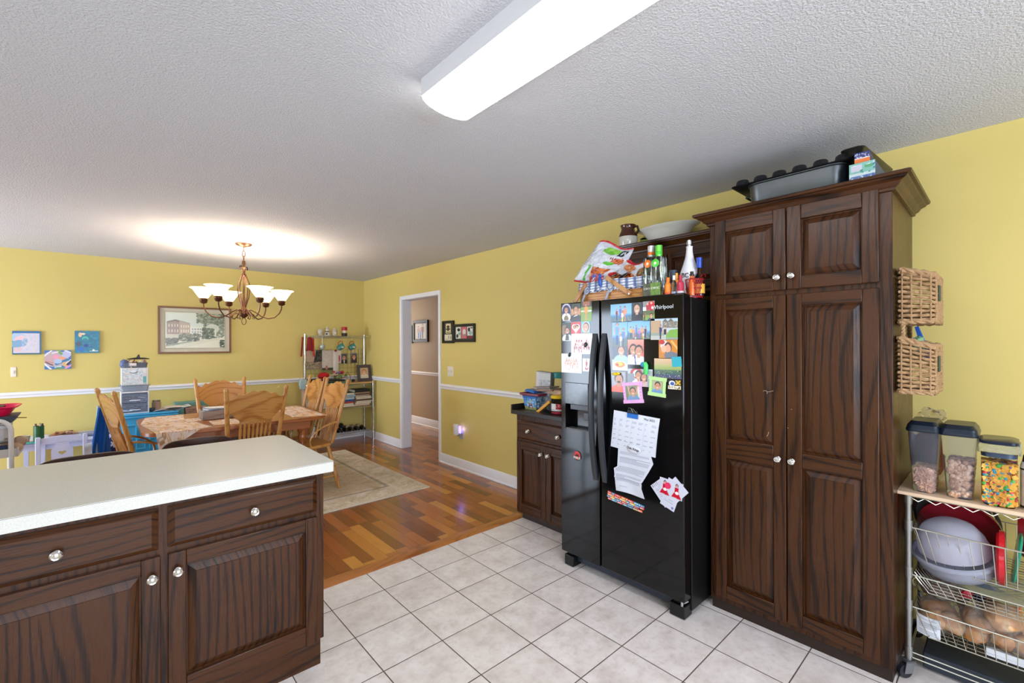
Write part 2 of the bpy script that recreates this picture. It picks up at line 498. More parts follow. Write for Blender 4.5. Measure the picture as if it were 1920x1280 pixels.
S('floor_tile', MB().box(LX - .12, FY - .12, -.05, RX, 2.735, 0), M_tile)
S('floor_wood', MB().box(LX - .12, 2.735, -.05, RX, BY, 0).box(RX, 3.4, -.05, 4.15, 9.0, 0), M_plank)
mb = MB(); mb.M = Matrix.Identity(4)
mb.prism([(2.700, 0), (2.700, .004), (2.712, .010), (2.75, .013), (2.79, .010), (2.80, 0)], .72, 2.575)
mb.V = [Vector((p.z, p.x, p.y)) for p in mb.V]
S('trim_1', mb, wood('threshold_', 'x', '5b2f14', '8d5023', 'ad6a31', rough=.3, bands=14, contrast=.7))

def wall_x(name, x0, x1, y0, y1, m, holes=(), z1=CZ):
    mb = MB(); ys = y0
    for a, b, c, d in sorted(holes):
        mb.box(x0, ys, 0, x1, a, z1)
        if c > 0: mb.box(x0, a, 0, x1, b, c)
        mb.box(x0, a, d, x1, b, z1); ys = b
    mb.box(x0, ys, 0, x1, y1, z1)
    return S(name, mb, m)
def wall_y(name, y0, y1, x0, x1, m, holes=(), z1=CZ):
    mb = MB(); xs = x0
    for a, b, c, d in sorted(holes):
        mb.box(xs, y0, 0, a, y1, z1)
        if c > 0: mb.box(a, y0, 0, b, y1, c)
        mb.box(a, y0, d, b, y1, z1); xs = b
    mb.box(xs, y0, 0, x1, y1, z1)
    return S(name, mb, m)
DY0, DY1, DZ = 4.70, 5.615, 2.045
wall_x('wall_right', RX, RX + .12, FY - .12, BY, M_yellow, [(DY0 - .015, DY1 + .015, 0, DZ + .015)])
wall_y('wall_back', BY, BY + .12, LX - .12, RX + .12, M_yellow)
wall_x('wall_left', LX - .12, LX, FY - .12, BY, M_yellow, [(-1.0, 1.6, .95, 2.1), (4.9, 6.6, 0.0, 2.08)])
wall_y('wall_front', FY - .12, FY, LX, RX, M_yellow, [(-1.4, 1.8, .95, 2.1)])
wall_x('wall_hall', 4.15, 4.27, 3.4, 9.12, M_tan)
wall_y('wall_hall_end', 9.0, 9.12, RX + .12, 4.15, M_tan)
wall_y('wall_hall_front', 3.28, 3.4, RX + .12, 4.27, M_tan)
S('ceiling', MB().box(LX - .12, FY - .12, CZ, RX + .12, BY + .12, CZ + .08), M_ceil)
S('ceiling_hall', MB().box(RX + .12, 3.28, CZ, 4.27, 9.12, CZ + .08), M_ceil)
def win(name, M, w, h, nx):
    mb = MB(M); f = .05
    for a in ((0, 0, w, f), (0, h - f, w, h)): mb.box(a[0], a[1], 0, a[2], a[3], .05)
    for k in range(nx + 1): mb.box((w - f) * k / nx, f, .002, (w - f) * k / nx + f, h - f, .048)
    o = S(name, mb, M_white)
    g = MB(M).box(f * .5, f * .5, .012, w - f * .5, h - f * .5, .018)
    S(name.replace('window', 'window_pane'), g, mat('f4f8fa', .02, trans=1.0, var=0, name='window_glass'))
win('window_1', MX((LX - .09, 4.9, 0), (0, 1, 0), (0, 0, 1)), 1.7, 2.08, 2)
win('window_2', MX((LX - .09, -1.0, .95), (0, 1, 0), (0, 0, 1)), 2.6, 1.15, 3)
win('window_3', MX((1.8, FY - .09, .95), (-1, 0, 0), (0, 0, 1)), 3.2, 1.15, 4)

def run_profile(prof, axis, a, b, at, sgn):
    """prof: (depth from wall, z) outline swept along the wall"""
    mb = MB(); mb.prism(prof, a, b)
    if axis == 'y': mb.V = [Vector((at + sgn * p.x, p.z, p.y)) for p in mb.V]
    else: mb.V = [Vector((p.z, at + sgn * p.x, p.y)) for p in mb.V]
    return mb
RAIL = [(0, .897), (.010, .897), (.013, .905), (.013, .918), (.022, .926), (.026, .936), (.022, .947), (.013, .953), (0, .957)]
BASE = [(0, 0), (.024, 0), (.024, .012), (.016, .020), (.016, .098), (.011, .108), (0, .113)]
HBASE = [(p, q * 1.25) for p, q in BASE]
S('trim_2', run_profile(RAIL, 'x', LX, RX, BY, -1), M_white)
S('trim_3', run_profile(RAIL, 'y', DY1 + .055, BY, RX, -1), M_white)
S('trim_4', run_profile(RAIL, 'y', 1.99, DY0 - .045, RX, -1), M_white)
S('baseboard_back', run_profile(BASE, 'x', LX, RX, BY, -1), M_white)
S('baseboard_right', run_profile(BASE, 'y', DY1 + .055, BY - .016, RX, -1), M_white)
S('baseboard_kitchen', run_profile(BASE, 'y', 2.745, DY0 - .045, RX, -1), M_white)
M_halltrim = mat('d8c6ba', .45, name='hall_trim_paint', var=.02)
S('baseboard_hall', run_profile(HBASE, 'y', 3.4, 9.0, 4.15, -1), M_halltrim)
S('trim_5', run_profile(RAIL, 'y', 3.4, 9.0, 4.15, -1), M_halltrim)
# door casing: jamb lining plus the mitred architrave
mb = MB()
mb.box(RX - .002, DY0 - .012, 0, RX + .135, DY0, DZ).box(RX - .002, DY1, 0, RX + .135, DY1 + .012, DZ).box(RX - .002, DY0 - .012, DZ, RX + .135, DY1 + .012, DZ + .012)
for xx, s_ in ((RX, -1), (RX + .12, 1)):
    a, b = sorted((xx, xx + s_ * .016))
    mb.box(a, DY0 - .046, 0, b, DY0 - .004, DZ + .056).box(a, DY1 + .004, 0, b, DY1 + .056, DZ + .056).box(a, DY0 - .004, DZ + .004, b, DY1 + .004, DZ + .056)
S('trim_6', mb, M_white, bev=.003)

# ================================================================ KITCHEN CABINETS
def knob(parent, M, r=.0155):
    mb = MB(M)
    mb.lathe([(.0105, 0), (.0115, .003), (.006, .006), (.0055, .013), (r * .75, .017), (r, .021), (r, .024), (r * .78, .0275), (r * .55, .0262), (r * .3, .0285), (0, .0287)], n=24)
    return mb.build('knob', M_nickel, parent)
def raised_door(parent, name, M, w, h, panels, g=('z', 'y'), stile=.055, th=.019, mats=None):
    """M: lower left corner, panels: (u0,v0,u1,v1) openings in the door"""
    mats = mats or [oak(g[0]), oak(g[1])]
    mb = MB(M)
    us = sorted({0, w}); x0 = min(p[0] for p in panels); x1 = max(p[2] for p in panels)
    mb.mi = 0; mb.box(0, 0, 0, x0, h, th); mb.box(x1, 0, 0, w, h, th)
    mb.mi = 1; vs = 0
    for p in sorted(panels, key=lambda q: q[1]):
        mb.box(x0, vs, .0002, x1, p[1], th - .0003); vs = p[3]
    mb.box(x0, vs, .0002, x1, h, th - .0003)
    o = mb.build(name, mats, parent, bev=.0028)
    for u0, v0, u1, v1 in panels:
        q = MB(M); s = .031
        q.frustum((u0 - .004, v0 - .004, u1 + .004, v1 + .004, .002), (u0 - .0001, v0 - .0001, u1 + .0001, v1 + .0001, th - .0155))
        q.frustum((u0 + .0045, v0 + .0045, u1 - .0045, v1 - .0045, th - .0154), (u0 + s, v0 + s, u1 - s, v1 - s, th - .0035))
        q.box(u0 + s + .002, v0 + s + .002, th - .0036, u1 - s - .002, v1 - s - .002, th - .0018)
        q.build('raised_panel', mats[0], o, ang=12)
    return o

# ---- tall pantry cabinet
pt = thing('pantry_cabinet', 'tall dark oak pantry cabinet with four raised panel doors beside the black fridge', 'cabinet', (2.74, .71, 0))
PX = 2.452
mb = MB(); mb.box(PX, .325, .055, RX - .004, 1.094, 2.10); mb.build('carcass', oak('z'), pt, bev=.002)
mb = MB(); mb.box(PX + .012, .33, 0, RX - .03, 1.09, .054); mb.build('toe_kick', mat('2a1b13', .5, name='scuffed_toe_kick', var=.25), pt)
raised_door(pt, 'door', faceW(PX, 1.060, 1.697), .339, .398, [(.055, .060, .284, .330)]); pd = [o for o in COL.objects][-1]
doors = {}
def dk(o): return o
d = raised_door(pt, 'door', faceW(PX, .716, 1.697), .348, .398, [(.060, .060, .290, .330)]); knob(d, faceW(PX - .019, .694, 1.761))
d0 = [o for o in COL.objects if o.parent == pt and o.name.startswith('door')][0]; knob(d0, faceW(PX - .019, .756, 1.759))
d = raised_door(pt, 'door', faceW(PX, 1.060, .085), .339, 1.588, [(.058, .070, .284, .742), (.056, .850, .284, 1.526)]); knob(d, faceW(PX - .019, .754, .874))
d = raised_door(pt, 'door', faceW(PX, .716, .085), .348, 1.588, [(.064, .065, .291, .760), (.062, .832, .291, 1.532)]); knob(d, faceW(PX - .019, .694, .874))
# crown moulding, stepped, along the front and both sides
mb = MB()
CR = [(0.0, 2.075), (.012, 2.078), (.014, 2.088), (.024, 2.094), (.034, 2.108), (.052, 2.118), (.055, 2.124), (.066, 2.127), (.069, 2.137), (.060, 2.143)]
def crown(mb, x, y0, y1, xb, pr):
    prev = None
    for d_, z_ in pr:
        r_ = [mb.v((xb, y1 + d_, z_)), mb.v((x - d_, y1 + d_, z_)), mb.v((x - d_, y0 - d_, z_)), mb.v((xb, y0 - d_, z_))]
        if prev:
            for i in range(3): mb.f((prev[i], prev[i + 1], r_[i + 1], r_[i]))
            mb.f((prev[3], prev[0], r_[0], r_[3]))
        else: mb.f(r_[::-1])
        prev = r_
    mb.f(prev)
crown(mb, PX, .325, 1.094, RX - .001, CR)
mb.build('crown_moulding', oak('y'), pt, ang=25)

# ---- shallow wall cabinet above the fridge
wc = thing('wall_cabinet', 'shallow dark oak wall cabinet above the fridge with raised panel doors', 'cabinet', (2.88, 1.47, 1.76))
mb = MB(); mb.box(2.74, 1.10, 1.76, RX, 1.84, 2.10); mb.build('carcass', oak('y'), wc, bev=.002)
raised_door(wc, 'door', faceW(2.74, 1.80, 1.785), .30, .24, [(.045, .045, .255, .195)])
raised_door(wc, 'door', faceW(2.74, 1.494, 1.785), .36, .24, [(.028, .045, .315, .205)])
mb = MB(); crown(mb, 2.74, 1.172, 1.84, RX - .001, [(d_ * .55, z_ - .01) for d_, z_ in CR]); mb.build('crown_moulding', oak('y'), wc, ang=25)

# ---- base cabinet left of the fridge
bc = thing('base_cabinet', 'dark stained base cabinet with one wide drawer and two doors beside the fridge', 'cabinet', (2.77, 2.35, 0))
mb = MB(); mb.box(2.515, 1.99, .055, RX - .024, 2.727, .868); mb.build('carcass', oak('z'), bc, bev=.002)
mb = MB(); mb.box(2.555, 1.995, 0, RX - .03, 2.70, .054); mb.build('toe_kick', mat('2a1b13', .5, name='scuffed_toe_kick', var=.25), bc)
mb = MB(faceW(2.515, 2.711, .668)); mb.frustum((0, 0, .66, .152, 0), (0, 0, .66, .152, .010)); mb.frustum((0, 0, .66, .152, .010), (.012, .012, .648, .140, .019))
dr = mb.build('drawer', oak('y'), bc, ang=20)
knob(dr, faceW(2.496, 2.567, .742)); knob(dr, faceW(2.496, 2.25, .742))
d = raised_door(bc, 'door', faceW(2.515, 2.708, .085), .325, .563, [(.055, .06, .27, .50)]); knob(d, faceW(2.496, 2.425, .582))
d = raised_door(bc, 'door', faceW(2.515, 2.380, .085), .325, .563, [(.055, .06, .27, .50)]); knob(d, faceW(2.496, 2.352, .584))
wt = MB(); wt.box(2.458, 1.985, .868, RX - .001, 2.738, .902); wt.box(2.458, 2.722, .902, RX - .001, 2.738, .944); wt.box(3.015, 1.985, .902, RX - .001, 2.722, .944)
tag(wt.build('dark_worktop', mat('211b18', .32, name='dark_laminate', var=.2, scale=60), None, bev=.003), 'dark brown laminate worktop with a low raised lip on the base cabinet', 'worktop')

# ---- peninsula
pn = thing('peninsula_cabinet', 'dark oak peninsula cabinet with raised panel doors under the pale countertop', 'cabinet', (.2, 2.45, 0))
PY = 2.075
mb = MB(); mb.box(-1.40, PY, .118, .724, 2.80, .868); mb.build('carcass', oak('z'), pn, bev=.002)
mb = MB(); mb.box(-1.40, PY + .010, 0, .712, 2.79, .117); mb.build('toe_kick', oak('x'), pn)
def pen_drawer(x0, x1):
    mb = MB(faceS(x0, PY, .697)); w = x1 - x0
    mb.frustum((0, 0, w, .150, 0), (0, 0, w, .150, .009)); mb.frustum((0, 0, w, .150, .009), (.020, .016, w - .020, .134, .020))
    return mb.build('drawer', oak('x'), pn, ang=20)
dr = pen_drawer(.164, .692); knob(dr, faceS(.442, PY - .020, .765), .0165)
dr = pen_drawer(-.400, .137); knob(dr, faceS(-.122, PY - .020, .768), .0165)
dr = pen_drawer(-.960, -.430); knob(dr, faceS(-.69, PY - .020, .768), .0165)
pg = ('z', 'x')
d = raised_door(pn, 'door', faceS(.164, PY, .118), .528, .556, [(.054, .086, .478, .500)], pg); knob(d, faceS(.192, PY - .019, .608), .0165)
d = raised_door(pn, 'door', faceS(-.390, PY, .118), .532, .556, [(.054, .086, .478, .500)], pg); knob(d, faceS(.118, PY - .019, .604), .0165)
d = raised_door(pn, 'door', faceS(-.960, PY, .118), .532, .556, [(.054, .086, .478, .500)], pg); knob(d, faceS(-.93, PY - .019, .604), .0165)
# countertop: rounded far corner, thin dark seam line under the top sheet
t = NT('speckled_laminate'); x, y, z = t.xyz(); nv = t.noise(t.comb(x, y, z), 240, 3, .6)
t.p(Base_Color=t.ramp(nv, [(.3, 'c4c3ba'), (.5, 'd0cfc7'), (.7, 'd8d7d0')]), Roughness=.33); M_top = t.m
def outline(dx=0):
    x1, y0, y1, r = .757 + dx, 2.036 - dx, 2.850 + dx, .055
    pts = [(-1.5, y0), (x1 - .004, y0), (x1, y0 + .004)]
    pts += [(x1 - r + r * math.cos(a), y1 - r + r * math.sin(a)) for a in np.linspace(0, PI / 2, 9)]
    return pts + [(-1.5, y1)]
ct = thing('countertop', 'pale speckled laminate countertop on the dark oak peninsula', 'countertop', (.2, 2.44, .868))
mb = MB(); mb.prism(outline(), .868, .9115); mb.build('slab', M_top, ct, ang=30)
mb = MB(); mb.prism(outline(.0004), .9115, .9125); mb.build('edge_seam', mat('3b3731', .5, name='seam_line', var=0), ct, ang=30)
mb = MB(); mb.prism(outline(), .9125, .9145); mb.build('top_sheet', M_top, ct, ang=30)

# pale scuffs and scratches worn into the pantry doors
for pts_ in ([(.822, 1.199), (.812, 1.203), (.800, 1.196), (.786, 1.200), (.775, 1.204)], [(.804, 1.196), (.802, 1.190), (.806, 1.187)], [(.806, .975), (.800, .985), (.797, .998)], [(.700, 1.12), (.694, 1.121)], [(.715, 1.03), (.709, 1.029)]):
    mb = MB(); mb.tube([(PX - .0187, y_, z_) for y_, z_ in pts_], .0011, 5); mb.build('scratch', mat('b59a86', .7, var=0), pt)

# ================================================================ THE FRIDGE
t = NT('glossy_black_enamel'); x, y, z = t.xyz(); nv = t.noise(t.comb(x, y, z), 3, 2)
t.p(Base_Color=rgba('08090b'), Roughness=t.math('MULTIPLY_ADD', nv, .05, .06), Specular_IOR_Level=.42); M_enamel = t.m
M_satin = mat('34373b', .38, name='satin_black_handle', var=.03)
fr = thing('refrigerator', 'glossy black side-by-side refrigerator covered in photos and magnets', 'refrigerator', (2.6, 1.54, 0))
mb = MB(); mb.box(2.283, 1.118, .028, 3.0, 1.955, 1.682); mb.build('body', mat('0a0a0b', .42, name='black_side_panel', var=.1), fr, bev=.004)
FX = 2.200
# right door
mb = MB(); mb.box(FX, 1.118, .098, 2.272, 1.641, 1.70); rd = mb.build('door', M_enamel, fr, bev=.007, seg=3)
# left door, built around the dispenser recess
mb = MB(); a, b = 1.735, 1.921
mb.box(FX, 1.651, .098, 2.272, a, 1.70).box(FX, b, .098, 2.272, 1.955, 1.70).box(FX, a, .098, 2.272, b, .893).box(FX, a, 1.055, 2.272, b, 1.70).box(2.262, a, .893, 2.272, b, 1.055)
ld = mb.build('door', M_enamel, fr, bev=0)
mb = MB(); mb.box(FX - .003, a - .002, 1.052, FX + .006, b + .003, 1.192); mb.build('control_panel', mat('3c4347', .16, name='dispenser_panel', var=.6, scale=30, coat=.15), ld, bev=.004)
mb = MB(); mb.box(FX + .006, a + .004, 1.018, 2.25, b - .035, 1.056); mb.build('dispenser_housing', mat('3b3f45', .25, name='dispenser_housing', var=.2), ld, bev=.004)
mb = MB(); mb.box(FX + .03, a + .02, .955, FX + .042, a + .062, 1.005); mb.build('lever', mat('44474b', .3, name='dispenser_lever'), ld, bev=.003)
mb = MB()
for k in range(9): mb.box(FX + .004 + k * .006, a + .003, .893, FX + .0066 + k * .006, b - .003, .899)
mb.build('drip_tray', mat('5a5a58', .3, .4, name='drip_tray', var=.3, scale=90), ld)
for yy, dd in ((1.680, ld), (1.613, rd)):
    mb = MB(); n = 22; prev = None
    for i in range(n + 1):
        s_ = i / n; z_ = .612 + s_ * .888; bow = .050 * math.sin(PI * s_) ** .8 if 0 < s_ < 1 else 0
        wy = .0150; x0 = FX - bow - .004; dpt = .020
        r_ = [mb.v((x0, yy - wy, z_)), mb.v((x0 - .004, yy, z_)), mb.v((x0, yy + wy, z_)), mb.v((x0 + dpt, yy + wy, z_)), mb.v((x0 + dpt, yy - wy, z_))]
        if prev:
            for k in range(5): mb.f((prev[k], prev[(k + 1) % 5], r_[(k + 1) % 5], r_[k]))
        else: mb.f(r_[::-1])
        prev = r_
    mb.f(prev); mb.build('handle', M_satin, dd, ang=50)
mb = MB(); mb.box(2.262, 1.20, .030, 2.29, 1.88, .088); mb.build('grille', mat('2c3340', .4, name='base_grille', var=.2), fr, bev=.003)
for ya, yb in ((1.126, 1.210), (1.872, 1.946)):
    mb = MB(); mb.box(2.216, ya, .004, 2.30, yb, .070); mb.box(2.232, ya + .012, .07, 2.29, yb - .012, .097); mb.build('foot', M_black, fr, bev=.004)
mb = MB(); mb.cyl((2.221, 1.142, .07), (2.221, 1.142, .097), .007); mb.tube([(2.221, 1.142, .092), (2.219, 1.128, .090), (2.24, 1.118, .096)], .003, 6); mb.build('hinge_pin', M_chrome, fr)
M_letter = mat('c9cdd2', .3, .6, name='silver_lettering', var=0)
text('Whirlpool', .030, faceW(FX - .0006, 1.236, 1.633), M_letter, rd)

# ---- prints stuck to the doors.  (y_left, z_bottom, width, height) on the door face
ON = FX - .0004
def card(C, y, z, w, h, label, name='photograph', rot=0, lift=0.0, cat='photo', mat_=None, th=.0008, group='photos on the fridge', frame_=None):
    M = faceW(ON - lift, y, z)
    if rot: M = faceW(ON - lift, y - w / 2, z + h / 2) @ Matrix.Rotation(rot, 4, 'Z') @ Matrix.Translation((-w / 2, -h / 2, 0))
    o = picture(C, M, w, h, th).build(name, mat_ or M_glossy_print, None)
    return tag(o, label, cat, group)
NX = 46
def cv(w, h, bg, n=NX): return Canvas(max(12, int(n * w / max(w, h)) + 1), max(12, int(n * h / max(w, h)) + 1), bg)
def rnds(*a): return a
c = cv(.075, .11, '2b2348'); c.ell(.5, .55, .52, .46, 'cfc8dc'); c.ell(.5, .5, .46, .42, '2f2a5c'); c.bust(.5, .22, .62, 'e8e4dc', '2a2030', asp=1.4); c.ell(.5, .12, .24, .2, '7a6a48'); c.rect(.1, 0, .9, .05, 'ddd8e8')
card(c, 1.948, 1.586, .075, .110, 'player card of child before a purple arch, top corner of left fridge door')
c = cv(.078, .116, '47562f'); c.grad(.35, 'b98a5c', .7, 'c9a672'); c.rect(0, .7, 1, 1, '30402a'); c.bust(.5, .12, .78, '2b2a30', '33241c', asp=1.3); c.line(.32, .3, .68, .36, .05, 'cfd2d6'); c.rect(.1, 0, .9, .05, '26333c')
card(c, 1.870, 1.578, .077, .115, 'player card of child in dark jersey and cap, second in fridge top row')
c = cv(.085, .124, '7fa046'); c.rect(0, .72, 1, 1, '3f3626'); c.rect(.2, .78, .8, 1, 'a05a3c'); c.rect(0, .5, 1, .55, 'e6e6e0'); c.person(.48, .08, .82, 'e8931c', 'e08a1a', asp=1.45)
card(c, 1.790, 1.576, .084, .123, 'photo of player standing on grass in an orange uniform')
c = cv(.075, .117, '1f3a32'); c.ell(.25, .6, .3, .3, '8a6a4a'); c.bust(.58, .12, .66, 'e8ecec', '1c1618', asp=1.5); c.poly([(.35, 0), (.8, 0), (.72, .42), (.46, .42)], '1d2f3a'); c.rect(.1, 0, .9, .04, 'cfd6d4')
card(c, 1.946, 1.457, .074, .116, 'player card of child in dark vest on green ground below purple arch card')
c = cv(.08, .081, 'd03234')
c.ell(.34, .62, .24, .22, 'e9d8d8'); c.ell(.66, .62, .24, .22, 'e9d8d8'); c.poly([(.12, .56), (.88, .56), (.5, .12)], 'e9d8d8'); c.ell(.38, .62, .17, .16, 'b9855c'); c.ell(.62, .66, .16, .13, '3a2c2a'); c.ell(.62, .58, .1, .12, 'd8a988'); c.rect(.25, .06, .75, .1, 'f4dcd8')
card(c, 1.871, 1.495, .079, .080, 'red card with a heart-shaped photo')
c = cv(.072, .078, '6fb4d6'); c.ell(.55, .55, .42, .45, 'cfd8d4'); c.ell(.55, .56, .34, .38, '6a3a34'); c.ell(.52, .52, .27, .32, 'd9a58a'); c.ell(.42, .58, .04, .03, '2a1a18'); c.ell(.62, .58, .04, .03, '2a1a18'); c.ell(.52, .38, .11, .04, 'f2dcd2'); c.rect(.1, 0, .9, .14, '9a8a72')
card(c, 1.790, 1.498, .071, .077, 'close-up photo of smiling child in a pale hood')
def team(cols, skin='d8a58a', rows=3, seed=2):
    c = Canvas(72, 54, 'dfdde6'); R = random.Random(seed)
    for r_ in range(rows):
        n = 5 + r_
        for k in range(n):
            x_ = .5 + (k - (n - 1) / 2) * .115; y_ = .62 - r_ * .17
            c.person(x_, y_ - .2, .36, R.choice(cols), R.choice(cols), '2c1c1a', skin, asp=.62)
    c.speck(120, .012, .012, cols + ['ead7cf'], (.14, .12, .86, .55), seed=seed)
    return c
card(team(['c02a3c', 'a81c30', 'e4c8cc', '7a1426']), 1.869, 1.374, .168, .127, 'team photo in red and white uniforms on white ground', lift=.0009)
card(team(['f08a4c', 'f4b08a', 'e8743c', 'f8d4bc'], rows=2, seed=5), 1.953, 1.253, .169, .122, 'team photo in orange uniforms on white ground')
c = cv(.064, .082, 'e8e6ea'); c.person(.5, .12, .8, 'b8263a', 'a81e34', asp=1.1); c.ell(.5, .25, .2, .13, 'b8263a'); c.ell(.52, .3, .1, .07, 'e8e4e4')
card(c, 1.778, 1.267, .062, .080, 'small white-bordered photo of one cheerleader in red on left door')
# right door
def beach(w, h, folk, seed=0, bg='7fb4e6'):
    c = cv(w, h, bg, 60); c.grad(0, '5a6a62', .34, '4a7a9a'); c.grad(.34, '4a86b8', .46, '7ab0dc'); c.grad(.46, '8ac0ee', 1.01, '78aee4')
    for k in range(6): c.line(.5, .04 * k + .02, 1, .05 * k + .06, .012, '8a8a78')
    for x_, y_, hh, tp, lw in folk: c.person(x_, y_, hh, tp, lw, asp=h / w)
    return c
card(beach(.142, .106, [(.30, .12, .62, '6a2a4a', '2a2c50'), (.47, .16, .72, '4a7ac8', '4a6aa8'), (.68, .1, .76, 'f0926a', 'e07a50'), (.57, .0, .62, 'e8e0d8', 'e8d83c')]), 1.567, 1.562, .142, .105, 'beach photo of a group of four by blue water')
c = cv(.066, .104, '3c4048'); c.bust(.48, .12, .84, '16181f', '3a3430', 'd0a48c', asp=1.45)
card(c, 1.423, 1.565, .066, .103, 'portrait photo of smiling person in dark top, fridge top row')
c = cv(.073, .054, '8a8c90'); c.ell(.72, .5, .28, .5, 'c8202c'); c.ell(.45, .4, .18, .35, 'b03040'); c.ell(.72, .78, .09, .13, 'e4b89a'); c.ell(.42, .7, .08, .12, 'dba88c'); c.rect(0, 0, .3, .4, 'dcdcdc'); c.ell(.8, .3, .08, .12, 'f0f0f0')
card(c, 1.354, 1.618, .072, .052, 'small photo with people in red jackets')
c = cv(.072, .058, '7a9a4a'); c.rect(0, .6, 1, 1, '5c6a3c'); c.bust(.72, .05, .7, '33485a', '2a2420', asp=.8); c.rect(.08, .1, .16, .8, '3a2a20'); c.person(.18, .1, .7, '8a3a30', asp=.8)
card(c, 1.354, 1.562, .072, .055, 'small photo of figure in cap on a green lawn')
c = beach(.102, .141, [(.32, .06, .9, '5a9ae0', '2c4a8a'), (.72, .0, .74, '4a86c8', '38506a'), (.56, .0, .5, 'e8e8e4', 'd8c8b8')]); card(c, 1.555, 1.424, .102, .140, 'tall blue photo of three people in blue and white tops')
c = beach(.141, .104, [(.15, .1, .6, 'c8b44a', '3a3a3a'), (.27, .08, .58, 'e88a6a', 'e0a080'), (.40, .14, .62, '4a86c8', '3a5a9a'), (.52, .06, .52, 'b07ac0', '8a5aa0'), (.65, .1, .62, 'f09a70', 'c86a4a'), (.80, .08, .6, '3a2a4a', '30203c'), (.70, .0, .4, 'ece4e0', 'e8d83c'), (.36, .0, .34, 'c04a40', 'e4e4e4')]); card(c, 1.451, 1.463, .141, .102, 'wide beach photo of a large family in bright clothes')
c = Canvas(60, 44, 'b9c6cc'); c.grad(.55, 'c4d0d8', 1.01, 'aac4dc'); c.rect(.45, .55, 1, .85, '8a8478'); c.poly([(.45, .85), (.55, 1.0), (.65, .85), (.75, .98), (.85, .85)], '6f6a60'); c.speck(40, .012, .03, ['4a4640', 'c8c0b0'], (.46, .56, 1, .84)); c.rect(0, .3, .4, .9, 'b89a78'); c.rect(0, 0, 1, .35, '8a9a8c'); c.poly([(.55, .1), (1, .12), (1, .5), (.7, .46)], '7aa84a'); c.rect(0, 0, .5, .2, 'b4b4b0'); c.person(.38, .04, .68, '1f3a6a', '141820', asp=.72); c.person(.54, .0, .62, '20242c', 'd8d8d4', asp=.72)
card(c, 1.306, 1.458, .156, .113, 'photo of two people on a path by a grand stone building')
c = cv(.103, .138, '5a6878'); c.grad(0, 'e4e2de', .45, 'dcdad6'); c.bust(.58, .42, .62, 'a8d4e0', '6a4030', 'dca488', asp=1.35); c.ell(.5, .22, .42, .17, 'f2f0ec'); c.ell(.5, .25, .34, .12, 'e08a34'); c.ell(.5, .27, .2, .07, 'e8c84a'); c.ell(.34, .24, .1, .05, 'c83a2a')
card(c, 1.556, 1.284, .103, .137, 'photo of child behind a large plate of food')
c = cv(.104, .142, 'd8705c'); c.grad(.5, 'c86a58', 1.01, 'e0a090'); c.bust(.36, .16, .66, 'd4dcec', '33201c', long=True, asp=1.35); c.bust(.68, .1, .68, 'e6e8f0', '241a18', asp=1.35); c.line(.5, 0, .44, .4, .07, '2a4a9a')
card(c, 1.452, 1.320, .104, .141, 'photo of two people in white tops against a coral wall')
c = cv(.106, .098, 'c8802c'); c.ell(.3, .7, .2, .25, 'd8dcea'); c.ell(.18, .85, .16, .12, 'c02a2c'); c.ell(.5, .55, .2, .3, '4a2c20'); c.ell(.5, .5, .15, .24, 'dba080'); c.ell(.66, .15, .36, .2, '6c7480'); c.ell(.28, .5, .14, .2, 'e0ac8c'); c.line(.7, .9, 1, .5, .1, 'e8b060')
card(c, 1.258, 1.361, .106, .098, 'photo of man and child lying among orange toys')
c = cv(.156, .105, '9aa06a', 60); c.grad(.7, 'c4a884', 1.01, 'd8b890'); c.grad(.45, '8aa25a', .7, 'b8b478'); c.grad(.2, '3c5a5a', .45, '5a7a5a'); c.grad(0, '50506a', .2, '3a4a70'); c.speck(160, .008, .012, ['20304a', 'e0dcc8', 'c8a84a', '2a2a3a'], (0, 0, 1, .42))
card(c, 1.285, 1.253, .155, .105, 'stadium crowd photo with a turquoise note over its corner')
c = Canvas(14, 14, '1ba3b4'); card(c, 1.182, 1.317, .053, .052, 'turquoise square note on the stadium photo', 'sticky_note', rot=.08, lift=.0018, cat='note', mat_=M_paint)
c = cv(.097, .119, 'a8a8b4'); c.bust(.52, .02, .92, 'ee6a52', '2c2224', 'c88e70', asp=1.22); c.ell(.52, .5, .12, .06, '3a2a24')
card(c, 1.562, 1.158, .097, .118, 'photo of bearded man in coral shirt with a yellow clip')
c = cv(.158, .098, 'b8c0c8', 60); c.ell(.36, .75, .24, .3, 'b8242c'); c.ell(.36, .72, .14, .2, 'dfe3e6'); c.rect(0, .1, .28, .7, '8a929c'); c.bust(.44, .1, .8, 'e2e4ea', '2a2020', asp=.62); c.bust(.66, .05, .75, 'c8a8a8', '33201c', long=True, asp=.62); c.rect(.78, 0, 1, .9, '9aa4ac')
card(c, 1.452, 1.200, .157, .097, 'wide photo of two people hugging beside a car')
# small magnets and clips
def single(mb, name, mats, label, cat, group=None, **k): return tag(mb.build(name, mats, None, **k), label, cat, group)
mb = MB(faceW(ON - .0012, 1.53, 1.262)); mb.ball((0, 0, .005), .026, .009, .006); mb.ball((.02, .004, .008), .012, .008, .006)
single(mb, 'clip_magnet', mat('e8c81c', .35), 'yellow clip magnet at the top of the coral shirt photo', 'magnet')
cl = thing('clip_magnet', 'rounded blue and green clip magnet on the right fridge door', 'magnet', (ON, 1.34, 1.30))
M0 = faceW(ON - .001, 1.340, 1.300)
mb = MB(M0); mb.ball((-.008, .022, .010), .015, .015, .009); mb.build('blue_disc', mat('3a9ac8', .25), cl)
mb = MB(M0); mb.tube([(.004, .034, .012), (.012, .02, .012), (.010, -.01, .010), (.008, -.03, .008)], [.010, .013, .013, .011], 10); mb.build('green_grip', mat('52c86a', .25), cl)
